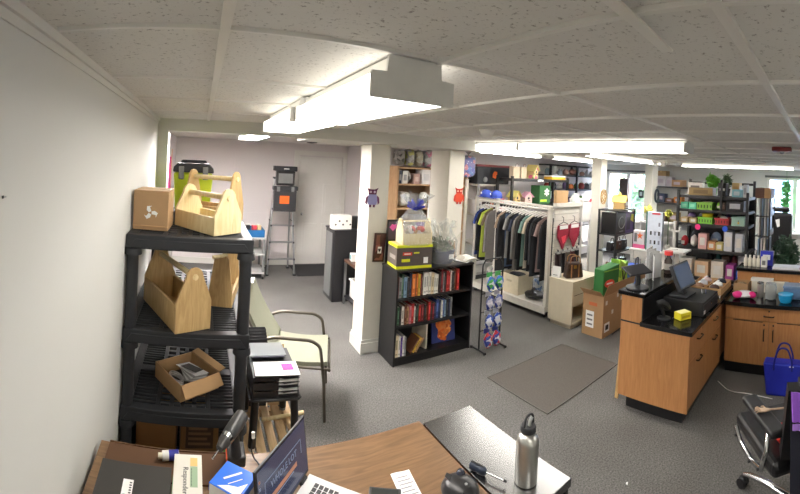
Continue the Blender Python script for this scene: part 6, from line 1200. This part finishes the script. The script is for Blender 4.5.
    for s in (-1, 1): obj('strap', MB().tube([(-.085, s * .073, .24), (-.08, s * .07, .34), (-.04, s * .06, .44), (.04, s * .06, .44), (.08, s * .07, .34), (.085, s * .073, .24)], .009, 8, round_=.05), mat((26, 32, 130), .5), t)
    obj('top_seam', MB().box(-.18, .18, .0703, .0715, .285, .295), mat((60, 76, 200), .5), t); obj('white_tag', MB().box(-.1, -.06, .0703, .0722, .275, .285), PAPER, t)
    g = thing('floor_cable', 'thin white cable on the carpet between the counters and the blue tote', 'cable', (3.6, .8, 0)); obj('cable', MB().tube([(.25, .2, .005), (.1, .05, .005), (.12, -.12, .005), (.08, -.36, .005)], .004, 6, round_=.1), WHITE, g)
counters()
# ------------------------------------------------------------------ office chair at the right front
def office_chair():
    c = Vector((2.42, .13, 0)); hd = math.radians(35)
    t = thing('office_chair', 'black padded office chair with chrome base at the right front', 'office chair', tuple(c), hd)   # local +x = facing
    LE = mat((30, 30, 32), .38, bump=.06, scale=40)
    obj('seat', MB().box(-.22, .30, -.28, .28, .44, .53), LE, t, .035, 3)
    obj('seat_pan', MB().box(-.15, .2, -.16, .16, .415, .4395), BLACKP, t)
    for s in (-1, 1):
        br = obj('arm_bracket', MB().tube([(.20, s * .235, .425), (.12, s * .245, .40), (-.02, s * .25, .405), (-.12, s * .262, .45), (-.16, s * .275, .56), (-.1, s * .275, .60)], [.016, .02, .022, .02, .016, .014], 10, round_=.03) if False else MB().tube([(.24, s * .295, .47), (.16, s * .297, .425), (-.0, s * .297, .42), (-.12, s * .297, .45), (-.15, s * .285, .56), (-.1, s * .25, .632)], .015, 10), CHROME, t)
        for x, z in ((.2, .445), (.0, .42), (-.11, .447)): obj('screw', MB().cyl((x, s * .31, z), (x, s * .318, z), .008, n=10), BLACK, br)
        obj('arm_pad', MB().box(-.2, .2, s * .235 - .05, s * .235 + .05, .633, .675), LE, t, .018, 3)
    obj('backrest', MB().sheet(lambda u, v: (-.23 - .06 * u + .05 * (2 * v - 1) ** 2, -.22 + .44 * v, .54 + .38 * u), 8, 10, .07), LE, t)
    obj('back_bar', MB().box(-.26, -.12, -.04, .04, .40, .4145).box(-.29, -.27, -.04, .04, .40, .62), BLACKP, t)
    obj('gas_lift', MB().cyl((0, 0, .13), (0, 0, .414), .028, n=16), CHROME, t)
    hub = obj('hub', MB().cyl((0, 0, .08), (0, 0, .1295), .05, n=18), CHROME, t)
    for k in range(5):
        a = 2 * PI * k / 5 + .48; dx, dy = math.cos(a), math.sin(a)
        ar = obj('base_arm', MB().tube([(dx * .05, dy * .05, .105), (dx * .2, dy * .2, .115), (dx * .34, dy * .34, .10), (dx * .39, dy * .39, .082)], [.024, .021, .017, .014], 10), CHROME, t)
        for s in (-1, 1): obj('caster', MB().cyl((dx * .40 + s * dy * .006, dy * .40 - s * dx * .006, .0325), (dx * .40 + s * dy * .028, dy * .40 - s * dx * .028, .0325), .031, n=16), BLACK, ar)
        obj('caster_hood', MB().ball((dx * .40, dy * .40, .045), (.03, .03, .03), 10), BLACKP, ar)
    # coat over the back, purple scarf, red cloth, back scratcher
    M = Matrix.Rotation(hd, 4, 'Z')
    def on(x, y, z): return tuple(c + M.to_3x3() @ Vector((x, y, z)))
    g = thing('coat', 'dark navy coat draped over the back of the office chair', 'coat', tuple(c), hd); obj('cloth', MB().sheet(lambda u, v: (-.375 - .012 * math.sin(16 * v) * u - .03 * u + .05 * (2 * v - 1) ** 2, -.25 + .5 * v, .94 - .66 * u), 12, 24, .012), mat((24, 26, 40), .9, bump=.15), g); obj('collar', MB().tube([(-.318, -.2, .975), (-.35, 0, .985), (-.318, .2, .975)], .022, 8), mat((30, 32, 48), .9), g)
    g = thing('scarf', 'purple satin scarf hanging over the left shoulder of the navy coat', 'scarf', tuple(c), hd); obj('cloth', MB().sheet(lambda u, v: (-.425 - .012 * math.sin(14 * v) - .02 * u + .05 * (.6 * v + .3) ** 2, .1 + .19 * v, .985 - .13 * u - .03 * math.sin(3 * v)), 8, 14, .008), mat((150, 92, 206), .35, bump=.2), g); obj('fringe', MB().sheet(lambda u, v: (-.447 - .012 * math.sin(14 * v) + .05 * (.6 * v + .3) ** 2, .1 + .19 * v, .847 - .03 * math.sin(3 * v) - .03 * u), 1, 14, .004), mat((176, 130, 226), .4), g)
    g = thing('red_cloth', 'red cloth tucked between the seat and back of the office chair', 'cloth', on(-.075, .15, .5355), hd); obj('cloth', MB().prism([(-.07, .001), (.08, .001), (.05, .07), (-.05, .095)], -.03, .03), mat((214, 50, 44), .7, bump=.1), g, .01); obj('hem', MB().box(-.06, .07, -.034, -.0305, .002, .01), mat((170, 34, 34), .7), g)
    a, b = PZ(765, 410, .682), PZ(802, 403, .70); g = thing('back_scratcher', 'pale wooden back scratcher with a small hand resting on the office chair arm', 'back scratcher', tuple(a), math.atan2(b.y - a.y, b.x - a.x)); g.location.z = .677; L = (b - a).length + .2
    SK = P((206, 178, 150)); obj('stick', MB().tube([(.03, 0, .006), (L, 0, .012)], [.005, .007], 8), SK, g)
    ph = obj('palm', MB().prism([(.03, -.008), (.03, .008), (.0, .02), (-.025, .018), (-.025, -.018), (.0, -.018)], .001, .010, 'XY'), SK, g, .003)
    for k, (y, l) in enumerate(((-.015, .028), (-.005, .036), (.005, .034), (.015, .028))): obj('finger', MB().tube([(-.025, y, .006), (-.025 - l * .6, y * 1.5, .012), (-.025 - l, y * 1.7, .006)], [.0045, .004, .003], 6), SK, ph)
    obj('finger', MB().tube([(.005, .018, .006), (-.005, .032, .01), (-.018, .036, .006)], [.0045, .004, .003], 6), SK, ph)
office_chair()
# ------------------------------------------------------------------ black bin shelf before the window wall
def bin_shelf():
    X, Y0, Y1, D = 5.95, 1.17, 2.33, .5; w = Y1 - Y0
    t = thing('bin_shelf', 'large black metal shelving full of coloured bins between the counters and the window wall', 'shelf', (X, Y0, 0))
    for x in (-.041, D + .001):
        for y in (-.0, w - .04): obj('post', MB().box(x, x + .04, y, y + .04, .001, 1.8 if x < 0 else 1.98), BLACKM, t)
    ZS = (.45, .88, 1.28, 1.50, 1.72)
    for z in ZS: obj('shelf_board', MB().box(0, D, 0, w, z - .04, z), BLACKM, t)
    obj('back_panel', MB().box(D + .0415, D + .047, .0, w, .4, 1.72), P((40, 40, 44)), t)  # dark sheet added to give the shelf a shaded interior, no known panel
    obj('mid_post', MB().box(-.041, -.001, w * .36, w * .36 + .035, 1.5, 1.98), BLACKM, t)
    obj('top_bar', MB().box(D - .012, D, .0405, w - .0405, 1.9, 1.94), BLACKM, t)
    GR = mat((134, 190, 70), .45)
    def at(y, z, dx=.16): return (X + dx, Y1 - y, z + .0015)
    def bin_(label, y, z, d, c, grp='bins on the black shelving', slots=True, dx=.16, lid=None):
        g = thing('bin', label, 'bin', at(y, z, dx), 0, grp); a, b, h = d; m = mat(c, .45)
        obj('bin', MB().panel_open_box(-a / 2, a / 2, -b / 2, b / 2, .001, h, .005), m, g); rm = MB(); rm.box(-a / 2 - .01, -a / 2 - .0005, -b / 2 - .01, b / 2 + .01, h - .015, h + .004); rm.box(a / 2 + .0005, a / 2 + .01, -b / 2 - .01, b / 2 + .01, h - .015, h + .004); rm.box(-a / 2, a / 2, -b / 2 - .01, -b / 2 - .0005, h - .015, h + .004); rm.box(-a / 2, a / 2, b / 2 + .0005, b / 2 + .01, h - .015, h + .004); obj('rim', rm, m, g)
        if slots:
            for k in range(5): q = -b / 2 + b * (k + .5) / 5; obj('slot', MB().box(-a / 2 - .0015, -a / 2 - .0003, q - b * .04, q + b * .04, h * .25, h * .7), mat(tuple(int(v * .5) for v in c), .5), g)
        return g
    def goods(label, y, z, d, c, dx=.16, shape='box', cat='goods', accent=None, grp='goods on the black shelving', base=0.0):
        g = thing({'box': 'carton', 'ball': 'soft_toy', 'bag': 'packet'}[shape], label, cat, (X + dx, Y1 - y, z + .0015 + base), 0, grp); a, b, h = d
        if shape == 'box': obj('body', MB().box(-a / 2, a / 2, -b / 2, b / 2, .001, h), mat(c, .5), g, .003); obj('label_panel', MB().box(-a / 2 - .0012, -a / 2 - .0003, -b * .3, b * .3, h * .25, h * .75), mat(accent or (226, 222, 214), .5), g)
        else: obj('body', MB().ball((0, 0, h * .54 + .002), (a * .44, b * .44, h * .46), 12, .1, int(y * 100)), mat(c, .6), g); obj('label_strip', MB().box(-a / 2 - .012, -a / 2 - .006, -b * .2, b * .2, h * .3, h * .6), mat(accent or (226, 222, 214), .5), g)
        return g
    z = ZS[4]
    goods('white carton with a row of dark dots at the left of the black shelving top', .17, z, (.1, .26, .2), (226, 218, 210), .38, accent=(120, 110, 104), cat='box')
    goods('long flat tan carton at the front of the black shelving top', .36, z, (.2, .40, .12), (150, 124, 76), accent=(120, 96, 56), cat='box')
    g = thing('artificial_plant', 'bright green artificial plant standing on the black shelving top', 'plant', at(.47, z, .36)); obj('pot', MB().lathe([(.07, .001), (.09, .12), (.08, .12)], n=16), mat((110, 150, 50), .5), g); obj('leaves', leafy(MB(), (0, 0, .24), (.085, .11, .12), 260, .04, 14), mat((112, 186, 60), .5), g)
    g = thing('artificial_plant', 'dark green pointed plant right of the bright green one on the black shelving top', 'plant', at(.71, z, .33)); obj('pot', MB().lathe([(.05, .001), (.07, .12), (.06, .12)], n=16), BLACKP, g); obj('leaves', leafy(MB(), (0, 0, .24), (.07, .08, .12), 160, .05, 15, .3), mat((76, 104, 70), .5), g)
    g = thing('card_holder', 'black upright case with a white mark on the black shelving top', 'case', at(.71, z, .12)); obj('case', MB().box(-.08, .08, -.07, .06, .001, .21), BLACK, g, .004); obj('white_mark', MB().box(-.0815, -.0803, -.05, .03, .09, .13), PAPER, g)
    goods('tall kraft carton at the right of the black shelving top', .88, z, (.2, .12, .22), (206, 172, 110), .36, cat='box', accent=(190, 150, 90))
    goods('pale teal carton at the front right of the black shelving top', .95, z, (.16, .15, .12), (140, 196, 202), .12, cat='box', accent=(206, 222, 222)); goods('grey white narrow carton standing at the right edge of the black shelving top', 1.08, z, (.2, .05, .2), (206, 208, 212), .13, cat='box', accent=(170, 172, 180))
    z = ZS[3]
    for k, (y, lab) in enumerate(((.10, 'left'), (.235, 'right'))): goods('mint green carton on the upper shelf of the black shelving, %s of two' % lab, y, z, (.22, .12, .1), (96, 206, 166), cat='box', accent=(150, 226, 196))
    goods('lime green cushion packet on the upper shelf of the black shelving', .66, z, (.1, .1, .12), (130, 190, 56), .12, 'bag', 'packet'); g = goods('black and white boxed radio on the upper shelf of the black shelving', .93, z, (.2, .28, .16), (34, 36, 42), .14, cat='box', accent=(200, 204, 210))
    bin_('wide lime green slotted basket hung on the front of the upper shelf', .44, z, (.2, .25, .11), (140, 196, 74), dx=.14)
    for k, y in enumerate((.78, )): goods('dark brown carton beside the boxed radio on the upper shelf', y - .03, z, (.2, .06, .13), (70, 54, 50), .14, cat='box', accent=(120, 100, 90))
    z = ZS[2]
    goods('tan carton at the left end of the middle shelf of the black shelving', .11, z, (.2, .12, .08), (206, 180, 130), .13, cat='box'); goods('small tan carton, second from left on the middle shelf of the black shelving', .26, z, (.2, .12, .08), (196, 172, 120), .13, cat='box')
    goods('purple folded cloth behind the tan cartons on the middle shelf', .13, z, (.14, .16, .14), (150, 126, 190), .36, 'bag', 'cloth'); goods('white folded cloth behind the small tan carton on the middle shelf', .32, z, (.14, .16, .15), (214, 216, 226), .36, 'bag', 'cloth')
    bin_('lime green slotted bin on the middle shelf with a yellow bowl in it', .46, z, (.24, .23, .1), (126, 196, 60)); g = thing('yellow_bowl', 'yellow bowl resting in the lime green slotted bin', 'bowl', at(.46, z + .0065)); obj('bowl', MB().lathe([(.045, .001), (.08, .08), (.09, .14), (.085, .14), (.04, .02)], n=20), mat((230, 210, 40), .4), g); obj('rim', MB().lathe([(.088, .1405), (.095, .144), (.095, .15), (.088, .15)], n=20), mat((236, 220, 80), .4), g)
    bin_('red slotted bin on the middle shelf of the black shelving', .73, z, (.24, .22, .1), (186, 50, 54)); goods('white goods heaped in the red slotted bin', .73, z, (.16, .15, .13), (222, 216, 210), .16, 'bag', 'packet', base=.007)
    bin_('pale mint plastic bin at the right of the middle shelf', .99, z, (.26, .2, .13), (170, 206, 190), slots=False); g = thing('orange_tag', 'orange sticker tag clipped to the pale mint bin', 'tag', at(1.0, z, .0205)); obj('tag', MB().cyl((-.005, 0, .05), (-.001, 0, .05), .016, n=12), mat((226, 190, 70), .5), g); obj('clip', MB().box(-.006, .0, -.006, .006, .066, .09), GREYP, g)
    z = ZS[1]
    L = [('red packet at the left end of the lower shelf', .1, (.16, .14, .18), (196, 46, 56), 'bag', .14), ('white and red packet, second on the lower shelf', .26, (.16, .13, .2), (214, 206, 206), 'bag', .14), ('dark packet behind the pale ones on the lower shelf', .2, (.14, .2, .24), (60, 60, 70), 'bag', .37), ('pink carton leaning back on the lower shelf', .42, (.14, .14, .24), (226, 176, 170), 'box', .14), ('orange carton in the middle of the lower shelf', .57, (.16, .12, .13), (222, 160, 110), 'box', .14), ('yellow and grey carton beside the orange one on the lower shelf', .70, (.16, .11, .12), (214, 196, 130), 'box', .14), ('blue grey packet behind the orange carton on the lower shelf', .56, (.14, .22, .24), (140, 160, 190), 'bag', .38), ('tall white appliance carton on the lower shelf', .84, (.2, .13, .3), (216, 218, 222), 'box', .15), ('narrow white appliance carton, right end of the lower shelf', 1.01, (.2, .12, .28), (206, 208, 212), 'box', .15)]
    for lab, y, d, c, s, dx in L: goods(lab + ' of the black shelving', y, z, d, c, dx, s, 'box' if s == 'box' else 'packet', grp='goods on the lower shelf')
    for k, (y, zz, c, lab) in enumerate(((.36, 1.262, (255, 60, 140), 'pink'), (.80, 1.262, (40, 90, 220), 'blue'))):
        g = thing('price_tag', 'round %s price tag hung on the front edge of the black shelving' % lab, 'tag', (X - .004, Y1 - y, zz), 0); obj('disc', MB().cyl((-.008, 0, -.03), (-.003, 0, -.03), .045, n=16), mat(c, .5), g); obj('pin', MB().cyl((-.0025, 0, .005), (.0, 0, .005), .006, n=8), GREYP, g)
    z = ZS[0]
    L = [('white carton', .16, (.2, .2, .26), (220, 214, 206)), ('peach carton', .42, (.2, .22, .24), (226, 190, 150)), ('cream carton', .68, (.2, .2, .26), (226, 216, 200)), ('magenta carton', .88, (.2, .13, .22), (170, 70, 150)), ('blue carton', 1.05, (.2, .14, .2), (50, 90, 180))]
    for lab, y, d, c in L: goods('%s on the lowest visible shelf of the black shelving, behind the register' % lab, y, z, d, c, cat='box', grp='cartons on the lowest shelf')
    R = random.Random(31); cn = {'black': (34, 34, 38), 'brown': (92, 66, 50), 'slate': (80, 90, 104), 'maroon': (110, 40, 48), 'olive': (110, 106, 66), 'cream': (214, 204, 180), 'violet': (110, 84, 140), 'teal': (60, 120, 120), 'silver': (170, 172, 176)}
    for nm, z, hh in (('upper', ZS[3], .14), ('middle', ZS[2], .16), ('lower', ZS[1], .3), ('lowest visible', ZS[0], .34)):
        ks = list(cn); R.shuffle(ks); y = .47
        if nm == 'upper': y = .1
        if nm == 'lower': y = .75
        for k in ks[:5]:
            if y > w - .12: break
            goods('%s packet at the back of the %s shelf of the black shelving' % (k, nm), y, z, (.14, .12, hh * R.uniform(.8, 1)), cn[k], .40, 'box' if R.random() < .5 else 'bag', 'packet', grp='packets at the back of the black shelving'); y += .135 if not (nm == 'lower' and .45 < y < .6) else .27
    # magazine rack on its end
    t = thing('magazine_rack', 'wire rack of white magazines standing at the right end of the black shelving', 'magazine rack', (6.02, .86, 0))
    for x in (0, .5):
        for y in (0, .22): obj('post', MB().cyl((x, y, .001), (x, y, 1.72), .012, n=8), BLACKM, t)
    for k, z in enumerate((.5, .82, 1.14, 1.44)): obj('pocket', MB().prism([(0, z), (.22, z), (.22, z + .012), (.0, z + .012)], .0, .5, 'YZ').box(.0, .5, -.004, .0, z, z + .1), BLACKM, t)
    for k, z in enumerate((.5, .82, 1.14, 1.44)):
        for j in range(4):
            c = [(226, 228, 232), (150, 176, 206), (206, 206, 210), (90, 104, 130), (232, 226, 220)][(k * 3 + j) % 5]; nm = ['white', 'pale blue', 'silver', 'slate blue', 'ivory'][(k * 3 + j) % 5]
            g = thing('magazine', '%s magazine, %s from front in the %s pocket up of the wire rack' % (nm, ORD[j], ORD[k]), 'magazine', (6.03 + .02, .88 + .045 * j, z + .0135), 0, 'magazines in the wire rack'); obj('pages', MB().box(.0, .4, .0, .018, .001, .27 + .01 * (j % 2)), PAPER, g); obj('cover', MB().box(-.001, .4, -.0035, -.0005, .0, .27 + .01 * (j % 2)).box(-.0035, -.0012, -.0035, .018, .0, .27), mat(c, .4), g)
    g = thing('carton', 'dark brown and tan carton lying on top of the wire magazine rack', 'box', (6.27, .97, 1.7215)); obj('body', MB().box(-.26, .2, -.12, .12, .001, .16), mat((100, 66, 54), .6), g, .004); obj('tan_end', MB().box(-.2615, -.2603, -.12, -.02, .004, .156), CARD2, g); obj('tape', MB().box(-.26, .2, -.02, .02, .1603, .1612), CARD, g)
    # wall shelf on the window wall
    t = thing('wall_shelf', 'dark wall shelf of boxes on the window wall, right of the farthest column', 'shelf', (8.62, 3.15, 0)); 
    for z in (.5, .95, 1.4, 1.78): obj('shelf_board', MB().box(0, .37, 0, .95, z - .035, z), P((70, 72, 78)), t)
    for y in (0, .92): obj('side_post', MB().box(.3, .37, y - .0305 if y == 0 else y + .0305, y - .0005 if y == 0 else y + .06, .001, 1.85), P((70, 72, 78)), t)
    items = [(3.42, 1.78, (.3, .26, .16), (188, 148, 110), 'brown carton at the lower stack'), (3.86, 1.78, (.26, .28, .24), (222, 214, 218), 'white and pink printed carton'), (3.64, 1.78, (.2, .16, .22), (214, 206, 214), 'pale printed carton'), (3.4, 1.4, (.2, .2, .14), (206, 130, 60), 'orange carton'), (3.62, 1.4, (.2, .18, .1), (120, 84, 60), 'brown low carton'), (3.86, 1.4, (.2, .24, .2), (60, 70, 96), 'slate blue carton'), (3.5, .95, (.2, .24, .22), (150, 130, 80), 'olive carton'), (3.8, .95, (.2, .24, .2), (110, 90, 70), 'dark tan carton')]
    for y, z, d, c, lab in items: g = carton('carton', '%s on the dark wall shelf beside the window' % lab, (8.78, y, z + .0015), d, 0, mat(c, .6), tape=False, grp='cartons on the wall shelf'); obj('label_panel', MB().box(-d[0] / 2 - .0012, -d[0] / 2 - .0003, -d[1] * .3, d[1] * .3, d[2] * .3, d[2] * .7), mat((206, 190, 200), .5), g)
    g = carton('carton', 'flat brown carton on top of the white and pink printed carton by the ceiling', (8.8, 3.86, 2.0225), (.24, .26, .12), 0, CARD)
    # window hangings
    for nm, lab, y, zc, hw, hh in (('hanging_sign', 'dark brown board hung before the farther window', 4.98, 1.65, .12, .27), ('hanging_sign', 'small black square frame hung at the right of the farther window', 4.47, 1.55, .07, .1)):
        g = thing(nm, lab, 'sign', (XR - .1, y, zc)); obj('board', MB().box(-.01, .01, -hw, hw, -hh, hh), mat((60, 48, 48), .5) if hw > .1 else BLACK, g); obj('hanging_cord', MB().tube([(0, -hw * .8, hh), (0, 0, hh + .12), (0, hw * .8, hh)], .004, 6), BLACK, g)
        if hw < .1: obj('pale_centre', MB().box(-.0115, -.0103, -.035, .035, -.05, .05), P((190, 200, 206)), g)
    # black chair, dark table and plant before the right window
    t = thing('massage_chair', 'black high backed chair with a white mark facing into the shop before the right window', 'chair', (7.5, .93, 0), PI)
    obj('seat', MB().box(-.2, .28, -.24, .24, .44, .54), BLACK, t, .04); obj('backrest', MB().prism([(-.2, .545), (-.28, 1.36), (-.22, 1.4), (-.12, 1.36), (-.1, .545)], -.28, .28), BLACK, t, .03); obj('headrest', MB().box(-.30, -.16, -.22, .22, 1.405, 1.5), BLACK, t, .03)
    for s in (-1, 1): obj('arm', MB().box(-.15, .25, s * .27 - .04, s * .27 + .04, .62, .69), BLACK, t, .02); obj('arm_post', MB().box(-.02, .06, s * .27 - .02, s * .27 + .02, .45, .6195), BLACK, t)
    obj('pedestal', MB().cyl((0, 0, .06), (0, 0, .4395), .04), BLACKM, t); obj('base', MB().lathe([(.28, .001), (.28, .03), (.06, .06)], n=24), BLACKM, t); obj('white_mark', MB().prism([(.0, 1.12), (.05, 1.14), (.04, 1.28), (-.04, 1.26)], 0, .002, 'YZ', Matrix.Translation((-.095, 0, 0))), PAPER, t)
    t = thing('dark_table', 'dark grey covered table before the right window, below the black chair', 'table', (6.95, 1.15, 0)); obj('table_top', MB().box(-.3, .25, -.5, .45, .70, .74), P((60, 60, 64)), t, .004); obj('skirt', MB().box(-.29, .24, -.49, .44, .2, .6995), P((112, 112, 118), rough=.8), t)
    for x in (-.27, .2):
        for y in (-.46, .4): obj('leg', MB().box(x, x + .03, y, y + .03, .001, .1995), BLACKM, t)
    for k, (x, y, c, lab) in enumerate(((-.15, .3, (190, 60, 70), 'red'), (-.2, .08, (60, 70, 150), 'blue'), (-.1, .18, (206, 206, 210), 'white'))): g = thing('booklet', '%s booklet stack on the dark covered table' % lab, 'booklets', (6.95 + x, 1.15 + y, .7415), 0, 'booklets on the dark table'); obj('stack', MB().box(-.06, .06, -.04, .04, .001, .07), PAPER, g); obj('cover', MB().box(-.061, .061, -.041, .041, .0705, .078), mat(c, .4), g)
    t = thing('potted_plant', 'dark green leafy potted plant beyond the side counter ledge', 'plant', (6.3, .62, 0)); obj('pot', MB().lathe([(.13, .001), (.17, .3), (.18, .3), (.18, .33), (.15, .33), (.14, .28)], n=22), P((70, 60, 54)), t); obj('stem', MB().tube([(0, 0, .28), (.02, .01, .6), (0, 0, .95)], .018, 8), CARDD, t); obj('leaves', leafy(MB(), (0, 0, .82), (.2, .2, .34), 420, .07, 21, .35), mat((54, 84, 62), .5), t)
    t = thing('leaf_garland', 'bright green leaf garland hanging in front of the right window', 'garland', (8.6, .88, 0)); obj('cord', MB().cyl((0, 0, 1.2), (0, 0, HC - .01), .004, n=6), mat((60, 120, 60), .6), t)
    for k in range(7): obj('leaf_cluster', leafy(MB(), (0, 0, 1.28 + .11 * k), (.09, .11, .06), 40, .06, 40 + k, .6), mat((84, 170, 92), .6), t)
    g = thing('carton', 'plain brown carton on the floor beside the potted plant, at the right edge', 'box', (6.85, .10, 0)); obj('body', MB().box(-.2, .2, -.17, .17, .001, .85), CARD, g, .004); obj('tape', MB().box(-.2, .2, -.02, .02, .8503, .8512), CARD2, g)
bin_shelf()
